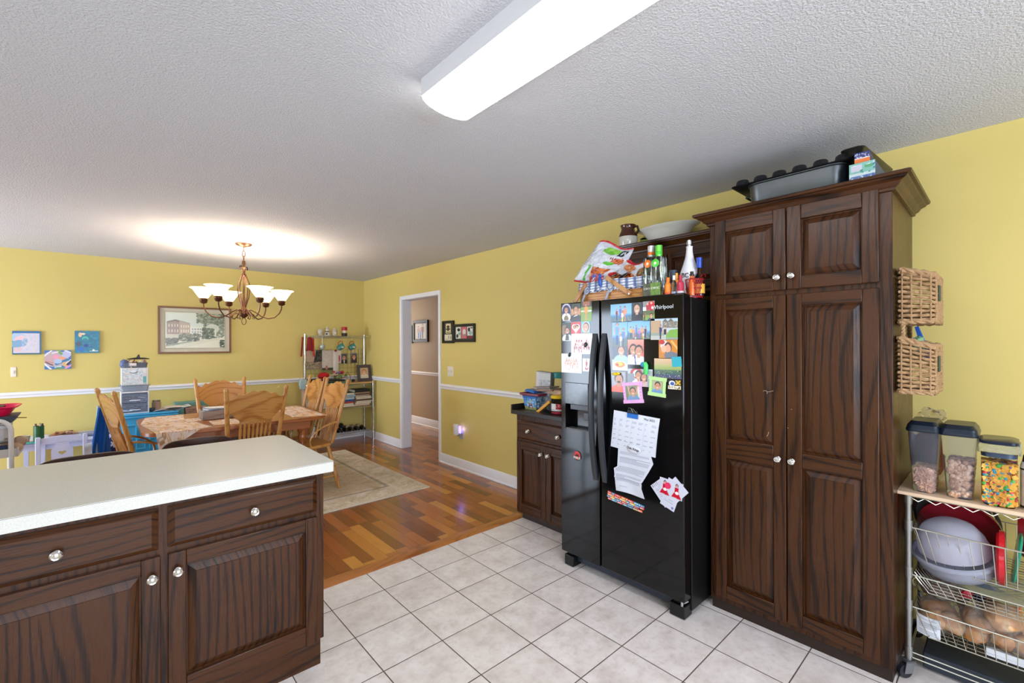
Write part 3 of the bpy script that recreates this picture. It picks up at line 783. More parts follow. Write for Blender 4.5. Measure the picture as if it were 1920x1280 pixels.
for y_, z_, w_, sd, lb in ((1.752, 1.432, .017, 0, 'oval black magnet on the red team photo'), (1.882, 1.368, .015, 0, 'oval black magnet above the orange team photo')):
    mb = MB(faceW(ON - .0012, y_, z_) @ Matrix.Rotation(-.5, 4, 'Z')); mb.ball((0, 0, .002), w_ * .75, w_, .005)
    single(mb, 'oval_magnet', mat('20342e', .25), lb, 'magnet')
def photo_frame_magnet(y, z, w, h, rot, col, label, painter, pattern):
    r = thing('framed_photo', label, 'photo frame', (ON, y, z))
    Mx = faceW(ON, y, z) @ Matrix.Rotation(rot, 4, 'Z')
    b = .019
    cc = Canvas(40, 40, col); pattern(cc)
    for nm, (a0, b0, a1, b1) in {'a': (-w / 2, h / 2 - b, w / 2, h / 2), 'b': (-w / 2, -h / 2, w / 2, -h / 2 + b), 'c': (-w / 2 + .004, -h / 2 + .01, -w / 2 + b, h / 2 - .01), 'd': (w / 2 - b, -h / 2 + .01, w / 2 - .004, h / 2 - .01)}.items():
        picture(cc, Mx @ Matrix.Translation((a0, b0, .001)), a1 - a0, b1 - b0, .006 if nm in 'ab' else .004).build('frame_bar', M_paint, r)
    picture(painter, Mx @ Matrix.Translation((-w / 2 + b * .8, -h / 2 + b * .8, 0)), w - b * 1.6, h - b * 1.6, .0016).build('photo', M_glossy_print, r)
def pat_pink(c):
    c.a[:] = c.c('f0b4e4')
    for i in range(7):
        for j in range(7): c.ell(i / 6 + (.08 if j % 2 else 0), j / 6, .045, .06, '8a2a9a'); c.ell(i / 6 + (.08 if j % 2 else 0), j / 6, .025, .035, 'f4c4ea')
c = cv(.11, .09, '8a8a64'); c.rect(0, 0, .2, 1, '6a7a4a'); c.rect(.8, 0, 1, 1, 'd8d4cc'); c.bust(.5, .05, .8, '6a90b8', '2a1c18', asp=.9); c.line(.3, .4, .2, .95, .07, 'd29a7c'); c.line(.7, .4, .85, .95, .07, 'd29a7c')
photo_frame_magnet(1.418, 1.162, .130, .118, .12, 'f0b4e4', 'pink patterned craft frame magnet around a child photo', c, pat_pink)
c2 = cv(.08, .08, '9ab08a'); c2.bust(.5, .02, .84, '6a94c0', '2a1c18'); c2.line(.3, .4, .15, .95, .07, 'd29a7c'); c2.line(.7, .4, .85, .95, .07, 'd29a7c')
photo_frame_magnet(1.266, 1.206, .105, .104, -.07, 'b4dc8c', 'lime green craft frame magnet around a child photo', c2, lambda c: None)
c = Canvas(44, 32, '10131a'); c.rect(0, .02, 1, .38, 'e0dccc'); c.speck(30, .03, .06, ['2a2418', 'c8a030'], (.04, .06, .96, .32), seed=3); c.ell(.32, .62, .24, .26, 'e6e6ea'); c.ell(.34, .58, .16, .18, '3a5a9a'); c.rect(.58, .45, .98, .95, '8a6a1c'); c.line(.62, .5, .94, .9, .07, 'e0c04a'); c.line(.62, .9, .94, .5, .07, 'e0c04a')
card(c, 1.205, 1.198, .071, .051, 'small football team sticker under the stadium photo', 'sticker', cat='sticker')
# calendar sheet, letter, clips
c = Canvas(84, 62, 'd6d9e4'); R = random.Random(4)
c.rect(0, .78, 1, .782, 'b9bdca')
for k in range(8): c.rect(k / 7 * .96 + .018, .06, k / 7 * .96 + .026, .8, 'bcc2d0', .6)
for k in range(6): c.rect(.02, .06 + k * .145, .98, .068 + k * .145, 'bcc2d0', .7)
for k in range(42):
    a_, b_ = k % 7, k // 7
    for q in range(2): c.rect(a_ / 7 * .96 + .035, .09 + b_ * .13 + q * .03, a_ / 7 * .96 + .05 + R.random() * .08, .104 + b_ * .13 + q * .03, '8a90a2', .75)
cal = thing('calendar_page', 'white monthly calendar sheet clipped to the right fridge door', 'calendar', (ON, 1.42, .82))
Mc = MX((ON - .001, 1.569, .838), (0, -.297, -.018), (0, .013, .215))
def bulge(u, v): return (u * .297, v * .214, .0008 + .006 * math.sin(PI * u) * (1 - v) + .004 * u * math.sin(v * PI))
Mc = faceW(ON - .001, 1.569, .836) @ Matrix.Rotation(-.052, 4, 'Z')
picture(c, Mc, .297, .214, .0006, warp=lambda u, v: (u * (.291 + .004 * v) + .0 + .013 * v, v * .216, .0012 + .005 * math.sin(PI * u) * (1 - v) + .006 * u * math.sin(v * PI * .9))).build('sheet', M_paint, cal)
text('May 2022', .017, Mc @ Matrix.Translation((.247, .197, .0052)), mat('3a4050', .5, var=0), cal, ext=.0002)
def para_canvas():
    c = Canvas(60, 90, 'd3d6e2'); R = random.Random(9)
    for k in range(33):
        y_ = .90 - k * .0235
        if y_ < .2: break
        c.rect(.06, y_, .06 + (.86 if k % 6 else R.uniform(.3, .8)), y_ + .0085, '7d8294' if k in (5, 6, 11) else '969bac', .85)
    c.speck(40, .015, .004, ['d3d6e2'], (.05, .2, .95, .9), seed=3)
    c.rect(.15, .12, .45, .13, 'a0a4b4'); return c
c = para_canvas()
def letter_warp(u, v):
    # left and right edges follow the torn, folded sheet
    L_ = np.interp(v, [0, .45, .5, .56, 1], [.012, .0, -.002, .022, .028]); R_ = np.interp(v, [0, .2, .32, .6, .78, .92, 1], [.200, .180, .182, .226, .252, .240, .225])
    return (L_ + u * (R_ - L_), .255 * v + (1 - v) * .012 * math.sin(u * 5) * .3, .0055 + .003 * math.sin(u * 7 + v * 3) * (1 - v) + (.004 if .3 < v < .33 else 0))
card_o = picture(c, faceW(ON, 1.542, .586), .25, .25, .0006, warp=letter_warp).build('letter', M_paint, None)
tag(card_o, 'crumpled printed letter hanging below the calendar sheet', 'letter')
mb = MB(faceW(ON - .010, 1.408, .848) @ Matrix.Rotation(-.12, 4, 'Z')); mb.lathe([(.040, 0), (.044, .002), (.043, .005), (.038, .007), (0, .008)], n=28, sx=1.0, sy=.47)
om = thing('oval_magnet', 'white oval magnet with script lettering holding the letter', 'magnet', (ON, 1.408, .848))
mb.build('disc', mat('d9dbe2', .3), om)
text('Oak Kings', .019, faceW(ON - .0188, 1.408, .849) @ Matrix.Rotation(-.12, 4, 'Z'), mat('32323c', .5, var=0), om)
bcl = thing('binder_clip', 'black binder clip with a strip of blue tape over the calendar', 'clip', (ON, 1.42, 1.04))
Mb = faceW(ON - .002, 1.452, 1.020) @ Matrix.Rotation(-.04, 4, 'Z')
mb = MB(Mb); mb.box(0, 0, .006, .070, .030, .008); mb.build('blue_tape', mat('1668c0', .4), bcl)
mb = MB(Mb); mb.prism([(0, .026), (.070, .026), (.066, .046), (.004, .046)], .002, .012); mb.build('clip_body', M_black, bcl, bev=.002)
mb = MB(Mb); mb.tube([(.012, .046, .012), (.016, .058, .020), (.034, .058, .022), (.046, .036, .018)], .0014, 6); mb.tube([(.03, .046, .012), (.045, .056, .020), (.068, .034, .018)], .0014, 6); mb.build('wire_arms', M_chrome, bcl)
# word magnets: every strip a thing
R = random.Random(3); wc_cols = ['d8352c', 'e0b848', '3a9ac0', 'e8703c', '2f7ab0', 'cfc890', 'd83a34']
first = None
for row, (u0, wid) in enumerate([(.0, .246), (.0, .246), (-.002, .232), (.004, .232)]):
    u = u0; k = 0
    while u < u0 + wid - .02:
        w_ = R.uniform(.022, .048); w_ = min(w_, u0 + wid - u)
        colr = wc_cols[(k * 3 + row * 2 + R.randint(0, 1)) % 7]
        c = Canvas(16, 5, colr)
        for q in range(4): c.rect(.12 + q * .2, .3, .12 + q * .2 + R.uniform(.06, .15), .7, 'f0ece4')
        Mw = faceW(ON, 1.592, .561) @ Matrix.Rotation(-.115 + .03 * (row == 3), 4, 'Z') @ Matrix.Translation((u, -.0128 * (row + 1) + .010, 0))
        o = picture(c, Mw, w_ - .001, .0118, .0012).build('word_magnet', M_paint, None)
        tag(o, 'small printed word magnet in the colourful strip low on the right fridge door', 'magnet', 'word magnets in the strip')
        u += w_; k += 1
# fan of cards low on the right door
def note_card(cx_, cz_, w, h, rot, lift, label, seed, holes=False):
    c = Canvas(36, 50, 'd0d2e2'); R = random.Random(seed)
    for k in range(9): c.line(.2, .75 - k * .065, .2 + R.uniform(.3, .6), .75 - k * .065 + R.uniform(-.01, .02), .014, '9296ae', .8)
    c.ell(.82, .1, .06, .045, '3a4a8a'); c.ell(.82, .1, .03, .022, 'c8cce0')
    if holes:
        for k in range(4): c.line(.15 + k * .14, .88, .15 + k * .14, .95, .05, '22263a')
    card(c, cz_[0] + w / 2, cz_[1] - h / 2, w, h, label, 'note_card', rot=rot, lift=lift, cat='card', mat_=M_paint, group='cards fanned low on the fridge door')
note_card(0, (1.238, .640), .076, .130, .72, .0002, 'card at the lower left of the fan with black marks along its top', 1, True)
note_card(0, (1.188, .644), .084, .158, -.33, .0012, 'longest white card in the fan pointing down with a blue seal', 2)
note_card(0, (1.165, .672), .098, .104, -.75, .0003, 'hindmost card in the fan showing only corners', 3)
c = Canvas(50, 36, 'cfd0e0'); 
for x_ in (.24, .74):
    c.poly([(x_ - .2, .08), (x_ + .22, .06), (x_ + .1, .35), (x_ + .07, .66), (x_ - .09, .68), (x_ - .08, .4)], 'c4122e'); c.ell(x_, .78, .06, .1, '20141a'); c.ell(x_, .77, .04, .07, 'd8a488'); c.ell(x_ + .02, .36, .08, .08, 'f0ecec')
c.ell(.37, .62, .13, .19, 'e03a64')
card(c, 1.256, .630, .132, .090, 'photo card of two dancers in red dresses on top of the fan', 'photo_card', rot=-.09, lift=.0024, cat='card')
# round MAUI magnet
mg = thing('souvenir_magnet', 'round red souvenir magnet on the lower left fridge door', 'magnet', (ON, 1.823, .729))
mb = MB(faceW(ON, 1.822, .733)); mb.lathe([(.030, 0), (.0305, .003), (0, .0035)], n=26); mb.build('disc', mat('2b2622', .35), mg)
mb = MB(faceW(ON - .0032, 1.822, .735)); mb.lathe([(.026, 0), (0, .001)], n=26); mb.build('red_face', mat('c8342e', .35), mg)
mb = MB(faceW(ON - .0036, 1.822, .733)); mb.prism([(-.016, -.004), (-.006, .012), (0, .004), (.007, .014), (.016, -.004)], 0, .0012); mb.build('motif', mat('2a1c1a', .5), mg)
text('MAUI', .0225, faceW(ON - .0055, 1.822, .720), mat('eceade', .4, var=0), mg, ext=.0008)

# ================================================================ ON TOP OF THE FRIDGE
FT = 1.683
# picnic basket with gingham liner
M_wicker = wood('split_wood_weave_', 'y', '6e3f14', 'a9682a', 'c98a44', bands=60, contrast=.6)
bk = thing('picnic_basket', 'woven wood picnic basket with a checked cloth liner on the fridge', 'basket', (2.42, 1.66, FT))
B0, B1, BX0, BX1 = 1.385, 1.905, 2.275, 2.60
def ring_pts(z, inset=0, n=40, pw=5):
    r = []
    for i in range(n):
        a_ = 2 * PI * i / n; ca, sa = math.cos(a_), math.sin(a_); k = (abs(ca) ** pw + abs(sa) ** pw) ** (-1 / pw)
        r.append(((BX0 + BX1) / 2 + ((BX1 - BX0) / 2 - inset) * k * ca, (B0 + B1) / 2 + ((B1 - B0) / 2 - inset) * k * sa, z))
    return r
mb = MB()
for k in range(6):
    z_ = FT + .008 + k * .017
    rp = []
    for i, p in enumerate(ring_pts(z_, -.001)):
        s_ = 1 if (i + k) % 2 else -1
        rp.append((p[0] + .0016 * s_, p[1] + .0016 * s_, p[2]))
    a_ = [mb.v((p[0], p[1], p[2] - .0078)) for p in rp]; b_ = [mb.v((p[0], p[1], p[2] + .0078)) for p in rp]
    c_ = [mb.v((p[0] * .97 + (BX0 + BX1) / 2 * .03, p[1] * .98 + (B0 + B1) / 2 * .02, p[2] + .0078)) for p in rp]
    d_ = [mb.v((p[0] * .97 + (BX0 + BX1) / 2 * .03, p[1] * .98 + (B0 + B1) / 2 * .02, p[2] - .0078)) for p in rp]
    n = len(rp)
    for i in range(n):
        j = (i + 1) % n; mb.f((a_[i], a_[j], b_[j], b_[i])); mb.f((b_[i], b_[j], c_[j], c_[i])); mb.f((c_[i], c_[j], d_[j], d_[i])); mb.f((d_[i], d_[j], a_[j], a_[i]))
mb.prism([(p[0], p[1]) for p in ring_pts(0, .01)], FT + .001, FT + .006)
mb.build('weave', M_wicker, bk)
# checked liner folded over the rim
def gingham():
    c = Canvas(320, 20, 'dfe3ea')
    for k in range(40): c.rect(k / 40, 0, k / 40 + .008, 1, '3c4f7c', .75)
    for k in range(20): c.rect(k / 20 + .014, 0, k / 20 + .017, 1, '8a4a50', .5)
    for k in range(4): c.rect(0, k / 4 + .05, 1, k / 4 + .16, '3c4f7c', .55)
    c.speck(160, .004, .10, ['2f3e68', 'e8eaee', '4a5c8a'], (0, 0, 1, .24), seed=2); return c
def liner(u, v):
    p = ring_pts(0, -.006, 200)[int(u * 199.999) % 200]; q = ring_pts(0, -.006, 200)[(int(u * 199.999) + 1) % 200]
    rip = .004 * math.sin(u * 150) * (1 - v) + .006 * (1 - v)
    dx, dy = p[0] - (BX0 + BX1) / 2, p[1] - (B0 + B1) / 2; L_ = math.hypot(dx, dy)
    return (p[0] + dx / L_ * rip, p[1] + dy / L_ * rip, FT + .080 + .066 * v + .003 * math.sin(u * 40))
picture(gingham(), Matrix(), 1, 1, .0015, warp=liner).build('cloth_liner', paint_mat('checked_cotton', .85), bk)
for ya, yb, za, zb in ((1.898, 1.80, FT + .02, FT + .135), (1.475, 1.64, FT + .045, FT + .158)):
    mb = MB(); d_ = Vector((0, yb - ya, zb - za)).normalized(); n_ = Vector((0, -d_.z, d_.y)) * .011
    P_ = [Vector((0, ya, za)) - n_, Vector((0, yb, zb)) - n_, Vector((0, yb, zb)) + n_, Vector((0, ya, za)) + n_]
    a_ = [mb.v((2.258, p.y, p.z)) for p in P_]; b_ = [mb.v((2.266, p.y, p.z)) for p in P_]
    mb.f(a_); mb.f(b_[::-1]); [mb.f((a_[i], a_[(i + 1) % 4], b_[(i + 1) % 4], b_[i])) for i in range(4)]
    mb.build('handle', gold('z'), bk, bev=.002)
    mb = MB(); mb.cyl((2.262, ya, za), (2.248, ya, za), .005); mb.build('rivet', M_nickel, bk)
for ya in (1.80, 1.62):
    mb = MB()
    mb.sheet(lambda u, v, ya=ya: (2.262 - .004 * math.sin(v * 6), ya + (u - .5) * .016 + .03 * (1 - v), FT + .005 + .1 * v), 2, 6, .0015)
    mb.sheet(lambda u, v, ya=ya: (2.256 + .006 * math.cos(v * 6.3), ya + .018 * math.sin(v * 6.3) - .01, FT + .09 + .02 * math.cos(v * 6.3) + (u - .5) * .012), 2, 10, .0015)
    mb.build('ribbon_tie', mat('aab2c6', .8, var=.5, scale=140), bk)
# snack bags in the basket
def bag(name, label, pts_fn, cnv, seed):
    """puffed pouch: pts_fn(u,v)->(y,z) of its face, thickness bulges towards the viewer and away"""
    C_ = cnv; nx, ny = C_.nx, C_.ny
    mb = MB(); mb.C = []
    col = np.where(C_.a <= 0.04045, C_.a / 12.92, ((C_.a + 0.055) / 1.055) ** 2.4)
    layers = []
    for side in (-1, 1):
        g = []
        for j in range(ny):
            r = []
            for i in range(nx):
                u, v = i / (nx - 1), j / (ny - 1)
                y_, z_, x_ = pts_fn(u, v)
                puff = (math.sin(PI * u) ** .6 if 0 < u < 1 else 0) * (max(0, math.sin(PI * min(1, max(0, (v - .04) / .92)))) ** .5)
                cr = .014 * noise.noise(Vector((u * 5 + seed, v * 6, side * 3.0))) + .006 * noise.noise(Vector((u * 14, v * 14 + seed, side)))
                r.append(mb.v((x_ + side * (.048 * puff + .0012) + cr * (puff > 0), y_, z_))); mb.C.append((*(col[j, i] if side < 0 else col[j, nx - 1 - i]), 1))
            g.append(r)
        layers.append(g)
    A, B = layers
    for j in range(ny - 1):
        for i in range(nx - 1):
            mb.f((A[j][i], A[j][i + 1], A[j + 1][i + 1], A[j + 1][i])); mb.f((B[j][i], B[j + 1][i], B[j + 1][i + 1], B[j][i + 1]))
    rim = [(0, i) for i in range(nx)] + [(j, nx - 1) for j in range(1, ny)] + [(ny - 1, i) for i in range(nx - 2, -1, -1)] + [(j, 0) for j in range(ny - 2, 0, -1)]
    for k in range(len(rim)):
        a_, b_ = rim[k], rim[(k + 1) % len(rim)]
        mb.f((A[a_[0]][a_[1]], B[a_[0]][a_[1]], B[b_[0]][b_[1]], A[b_[0]][b_[1]]))
    o = mb.build(name, paint_mat('foil_print', .28, .2), None, ang=60)
    return tag(o, label, 'snack bag', 'snack bags in the picnic basket')
c = Canvas(72, 90, 'cfd1d8'); c.rect(0, .955, 1, 1, 'c01c28'); c.rect(0, 0, 1, .04, 'b81824')
for k in range(16): c.line(.03, .38 + k * .03, .13, .39 + k * .03, .008, '6a6a72')
c.ell(.62, .86, .24, .06, '8cc84c'); c.ell(.5, .80, .16, .045, '6fae3c'); c.poly([(.74, .76), (.86, .74), (.93, .9), (.76, .93)], '1c2630'); c.line(.80, .80, .84, .88, .02, 'dfe2e6'); c.line(.84, .88, .88, .80, .02, 'dfe2e6'); c.line(.80, .80, .80, .88, .02, 'dfe2e6')
c.ell(.80, .62, .13, .07, 'b4481c'); c.speck(30, .03, .02, ['d46a2c', '8a3212'], (.7, .56, .92, .68)); c.ell(.66, .55, .12, .045, '5cba3a')
c.poly([(.36, .40), (.80, .42), (.62, .1), (.46, .1)], 'b8562c'); c.speck(90, .03, .02, ['d4743c', '9a4020', 'e09a60'], (.42, .14, .70, .40), seed=4); c.poly([(.24, .42), (.31, .42), (.33, .06), (.27, .06)], '5cae4a'); c.ell(.9, .3, .08, .06, 'd8242c')
for k, x_ in enumerate((.62, .67, .72)): c.rect(x_, .66, x_ + .03, .71, '8a1c24')
b1 = bag('snack_bag', 'tall white snack bag with red top edge leaning in the picnic basket',
         lambda u, v: (1.945 - .145 * v ** 1.15 - u * (.225 - .015 * v) - .03 * math.sin(PI * v) * u, 1.855 - .05 * u + v * .262 + .012 * math.sin(u * 7) * v - .03 * u * v, 2.315 + .07 * u + .10 * v), c, 1.0)
c = Canvas(60, 60, 'd2d3d8'); c.rect(0, .90, 1, 1, 'cf1f2c'); c.ell(.45, .72, .2, .18, 'd08a5a'); c.speck(30, .04, .03, ['c8743c', 'e0a070'], (.3, .6, .6, .85)); c.ell(.46, .32, .28, .22, 'b9501e'); c.speck(60, .04, .03, ['d87434', '8a3414'], (.24, .15, .7, .48), seed=3); c.ell(.14, .25, .16, .14, '55b83a'); c.ell(.9, .45, .13, .24, '8a4a20'); c.speck(16, .03, .02, ['c86a30', '5a8a30'], (.8, .25, 1, .65))
b2 = bag('snack_bag', 'white and red snack bag at the right end of the picnic basket',
         lambda u, v: (1.70 - u * (.225 - .05 * v) - .055 * v, 1.80 + v * (.215 - .055 * u - .05 * math.sin(PI * u)), 2.425 + .03 * v), c, 5.0)
c = Canvas(50, 60, '3a2018'); c.rect(0, .8, 1, 1, 'c2c4ca'); c.rect(0, .0, .25, 1, 'c8cad0'); c.speck(140, .03, .03, ['c87a34', '8a4020', 'e0a860', '5a2412'], (.28, .05, 1, .8), seed=6); c.rect(.9, 0, 1, 1, '1f2a30')
b3 = bag('snack_bag', 'small brown patterned snack bag lying across the middle of the basket',
         lambda u, v: (1.735 - u * .06 - .14 * v + .02 * u, 1.80 + v * .105 - u * .06 + .03 * u, 2.345 + .02 * v), c, 8.0)
c = Canvas(40, 20, 'b02836'); c.speck(60, .05, .08, ['e0dce0', '7a1c3a', '2a58b0', 'd8404c'], seed=8)
mb = picture(c, Matrix(), 1, 1, .0015, warp=lambda u, v: (2.30 - .02 * math.sin(u * 6) * v, 1.80 - u * .11, 1.812 + v * .075 * (1 - .4 * u) + .008 * math.sin(u * 17)))
tag(mb.build('candy_wrapper', paint_mat('foil_print', .28, .2), None), 'crumpled red and pink sweet wrapper at the front of the basket', 'wrapper')
mb = MB(); mb.ball((2.262, 1.692, 1.822), .010, .013, .030, wob=.3); mb.ball((2.258, 1.688, 1.857), .009, .010, .014)
single(mb, 'clip', mat('1f4fa8', .3), 'blue bag clip hanging over the checked liner', 'clip')

# bottles
def glass(col, rough=.02, name=None): return mat(col, rough, trans=1.0, var=0, ior=1.45, name=name)
def spirit_bottle(y, x, h, ccol, acc, label, cap_top):
    b = thing('liquor_bottle', label, 'bottle', (x, y, FT), world=False, group='tall square bottles on the fridge')
    mb = MB(); mb.lathe([(.001, 0), (.034, 0), (.037, .004), (.036, h * .74), (.033, h * .775), (.018, h * .80), (.0165, h * .86), (0, h * .86)], n=32, pw=5); mb.build('glass_body', glass('dfe9e6', name='clear_bottle_glass'), b)
    mb = MB(); mb.lathe([(.001, h * .79), (.0185, h * .79), (.0185, h * .88), (.0195, h * .88), (.0195, h), (.017, h + .001), (0, h + .001)], n=20); mb.mi = 0
    mb.build('cap', mat(cap_top, .3, .5), b)
    mb = MB(); mb.lathe([(.0188, h * .83), (.0197, h * .835), (.0197, h * .885), (.0188, h * .89)], n=20); mb.build('neck_band', mat(ccol, .3, .3), b)
    mb = MB(faceW(-.0362, 0, h * .66)); mb.lathe([(.022, 0), (.022, .003), (.019, .004), (0, .0045)], n=24); mb.build('round_seal', mat(ccol, .3), b)
    mb = MB(faceW(-.0405, 0, h * .66)); mb.lathe([(.008, 0), (0, .0015)], n=12); mb.build('seal_mark', mat('f4e8c8', .3), b)
    mb = MB(); mb.box(-.0378, -.030, .02, -.0366, .030, h * .30); mb.build('label', mat(acc, .4, var=.4, scale=60), b)
    text('CIROC', .016, faceW(-.0385, 0, h * .2), mat('e8ead8', .4, var=0), b)
    return b
spirit_bottle(1.352, 2.285, .305, 'e8761c', '5a5c4a', 'clear square bottle with orange seal and silver cap', 'c8ccd0')
spirit_bottle(1.292, 2.262, .295, '4ec43c', '6a8a3a', 'clear square bottle with green seal and green cap', '6ad04a')
def mini(name, x, y, h, r, colb, colt, cap, label, trans=False):
    b = thing(name, label, 'bottle', (x, y, FT), world=False)
    m_ = glass(colb) if trans else mat(colb, .25)
    mb = MB(); mb.lathe([(.001, 0), (r, .0), (r, h * .62), (r * .85, h * .70), (r * .45, h * .76), (r * .42, h * .84), (0, h * .84)], n=18); mb.build('body', m_, b)
    mb = MB(); mb.lathe([(r * 1.01, .004), (r * 1.015, .004), (r * 1.015, h * .28), (r * 1.0, h * .28)], n=18); mb.build('label', mat(colt, .4), b)
    mb = MB(); mb.lathe([(.001, h * .80), (r * .52, h * .80), (r * .52, h), (0, h)], n=16); mb.build('cap', mat(cap, .35), b)
mini('miniature_bottle', 2.262, 1.238, .112, .0190, 'e8842c', 'e05a3c', 'e8761c', 'small orange bottle beside the green-capped square bottle')
mini('tall_tin', 2.330, 1.268, .150, .0200, '1c1a1a', '141414', '2a2620', 'slim black bottle behind the small orange bottle')
mini('miniature_bottle', 2.262, 1.203, .120, .0140, 'dfe6ea', '9aa4b8', 'e8e8ec', 'small clear bottle with white cap between orange and red ones', True)
mini('miniature_bottle', 2.262, 1.167, .118, .0175, 'b8304a', 'c8bcc0', 'b01c3c', 'small red and silver bottle at the fridge front corner')
mini('miniature_bottle', 2.345, 1.232, .145, .0150, 'd8862c', 'c86a1c', 'e0a030', 'small amber bottle behind the clear miniature')
mb = MB(); mb.lathe([(.001, 0), (.023, 0), (.026, .175), (0, .175)], n=18); mb.M = Matrix(); o = mb; o.V = [p + Vector((2.42, 1.29, FT)) for p in o.V]
single(o, 'tumbler', mat('4a5468', .3, var=.8, scale=40), 'dark blue patterned tumbler behind the miniatures', 'tumbler')
bb = thing('milk_glass_bottle', 'white bell-shaped glass bottle with black script and chrome cap', 'bottle', (2.40, 1.185, FT), world=False)
mb = MB(); mb.lathe([(.001, 0), (.036, 0), (.038, .01), (.040, .07), (.050, .105), (.0525, .125), (.050, .145), (.036, .185), (.024, .225), (.018, .260), (.0165, .285), (.018, .288), (.018, .292), (0, .292)], n=32); mb.build('body', mat('e4e4ec', .12, var=0, coat=.5), bb)
mb = MB(); mb.lathe([(.001, .290), (.0135, .290), (.0135, .30), (.017, .302), (.017, .318), (.014, .320), (.014, .326), (0, .327)], n=20); mb.build('cap', M_chrome, bb)
for s_, sz, zz in (('ABC', .034, .128),):
    text(s_, sz, faceW(-.0535, .010, zz) @ Matrix.Rotation(-.08, 4, 'Z'), mat('16161a', .4, var=0), bb, ext=.001)
for k in range(3):
    mb = MB(); mb.ball((-.036 + .006 * abs(k - 1), .022 - .022 * k, .055), .004, .007, .007); mb.build('flower_mark', mat('1c1c22', .4), bb)
mb = MB(); mb.tube([(0, 0, 0)] * 2, .001)
bb2 = thing('liquor_bottle', 'amber bottle with blue cap standing in the red wire basket', 'bottle', (2.375, 1.118, FT + .012), world=False)
mb = MB(); mb.lathe([(.001, 0), (.026, 0), (.027, .09), (.024, .105), (.011, .125), (.010, .165), (0, .165)], n=20); mb.build('body', glass('7a4a1c', name='amber_glass'), bb2)
mb = MB(); mb.lathe([(.001, .15), (.0135, .15), (.0135, .19), (.0145, .192), (.0145, .206), (0, .208)], n=18); mb.build('cap', mat('1c46b0', .25), bb2)
mb = MB(); mb.lathe([(.0275, .012), (.0283, .012), (.0283, .062), (.0275, .062)], n=20); mb.build('label', mat('e0a83c', .4), bb2)
b3_ = thing('liquor_bottle', 'orange ribbed miniature bottle in the front of the red wire basket', 'bottle', (2.325, 1.135, FT + .012), world=False)
mb = MB(); mb.lathe([(.001, 0), (.015, 0)] + [(.0150 + .0016 * (k % 2), .006 + k * .008) for k in range(10)] + [(.009, .098), (.008, .11), (0, .11)], n=18); mb.build('body', mat('d8641c', .2, coat=.5), b3_)
mb = MB(); mb.lathe([(.001, .104), (.010, .104), (.0115, .108), (.0115, .113), (.009, .116), (.009, .128), (0, .129)], n=16); mb.build('cap', mat('241c16', .3), b3_)
# red wire basket
wb = thing('wire_basket', 'red wire basket holding bottles beside the pantry', 'basket', (2.365, 1.135, FT))
mb = MB(); cx_, cy_, r0, r1, hh = 2.365, 1.138, .044, .056, .098
for k in range(28):
    a_ = 2 * PI * k / 28
    for tw in (1, -1):
        pts_ = [(cx_ + (r0 + (r1 - r0) * s_) * math.cos(a_ + tw * s_ * .9), cy_ + (r0 + (r1 - r0) * s_) * .82 * math.sin(a_ + tw * s_ * .9), FT + .002 + hh * s_) for s_ in np.linspace(0, 1, 6)]
        mb.tube(pts_, .0011, 5, cap=False)
for s_ in (0, .5, 1):
    rr = r0 + (r1 - r0) * s_
    mb.tube([(cx_ + rr * math.cos(a_), cy_ + rr * .82 * math.sin(a_), FT + .002 + hh * s_) for a_ in np.linspace(0, 2 * PI, 33)[:-1]], .0022, 6, closed=True)
mb.build('wire_mesh', mat('b01c28', .3, .3), wb)
mb = MB(); mb.tube([(cx_, cy_ - .02, FT + hh), (cx_ - .01, cy_ - .045, FT + hh + .022), (cx_ - .01, cy_ - .06, FT + hh + .026), (cx_ + .02, cy_ - .05, FT + hh + .015)], .0028, 6); mb.build('handle', mat('b01c28', .3, .3), wb)

# on top of the wall cabinet
WT = 2.134
def lathe_thing(name, label, cat, c_, prof, m, n=28, parts=(), group=None, sx=1, sy=1, pw=2):
    b = thing(name, label, cat, c_, world=False, group=group)
    mb = MB(); mb.lathe(prof, n=n, sx=sx, sy=sy, pw=pw); mb.build('body', m, b)
    for nm, pr, mm in parts:
        q = MB(); q.lathe(pr, n=n, sx=sx, sy=sy, pw=pw); q.build(nm, mm, b)
    return b
bw = lathe_thing('wash_bowl', 'large white ceramic bowl on top of the wall cabinet', 'bowl', (2.90, 1.60, WT),
            [(.001, 0), (.10, 0), (.108, .006), (.155, .055), (.190, .092), (.222, .104), (.228, .110), (.222, .113), (.188, .100), (.150, .062), (.10, .014), (0, .012)], mat('e2e0d6', .18, coat=.5, var=.02), 48, sx=.58)
bw.location = (2.892, 1.585, WT)
jg = thing('stoneware_jug', 'brown and cream stoneware jug beside the white bowl', 'jug', (2.80, 1.842, WT), world=False)
mb = MB(); mb.lathe([(.001, 0), (.058, 0), (.064, .02), (.067, .045), (.066, .072)], n=30); mb.build('cream_base', mat('cfcabd', .2, coat=.5), jg)
mb = MB(); mb.lathe([(.066, .0715), (.064, .088), (.052, .115), (.047, .130), (.053, .150), (.056, .158), (.052, .158), (.044, .132), (.048, .115), (.05, .08), (0, .075)], n=30); mb.build('brown_neck', mat('4a2416', .15, coat=.6), jg)
mb = MB(); mb.tube([(0, -.048, .140), (-.004, -.078, .138), (-.004, -.088, .110), (0, -.064, .082)], [.009, .009, .008, .009], 8); mb.build('handle', mat('3a1c12', .15, coat=.6), jg)
mb = MB(); mb.lathe([(.001, 0), (.048, 0), (.056, .03), (.052, .075), (.02, .10), (.018, .12), (0, .12)], n=20); mb.V = [p + Vector((2.955, 1.78, WT)) for p in mb.V]
single(mb, 'glass_jar', glass('b8d8a8', name='green_tinted_glass'), 'green tinted glass jar behind the stoneware jug', 'jar')
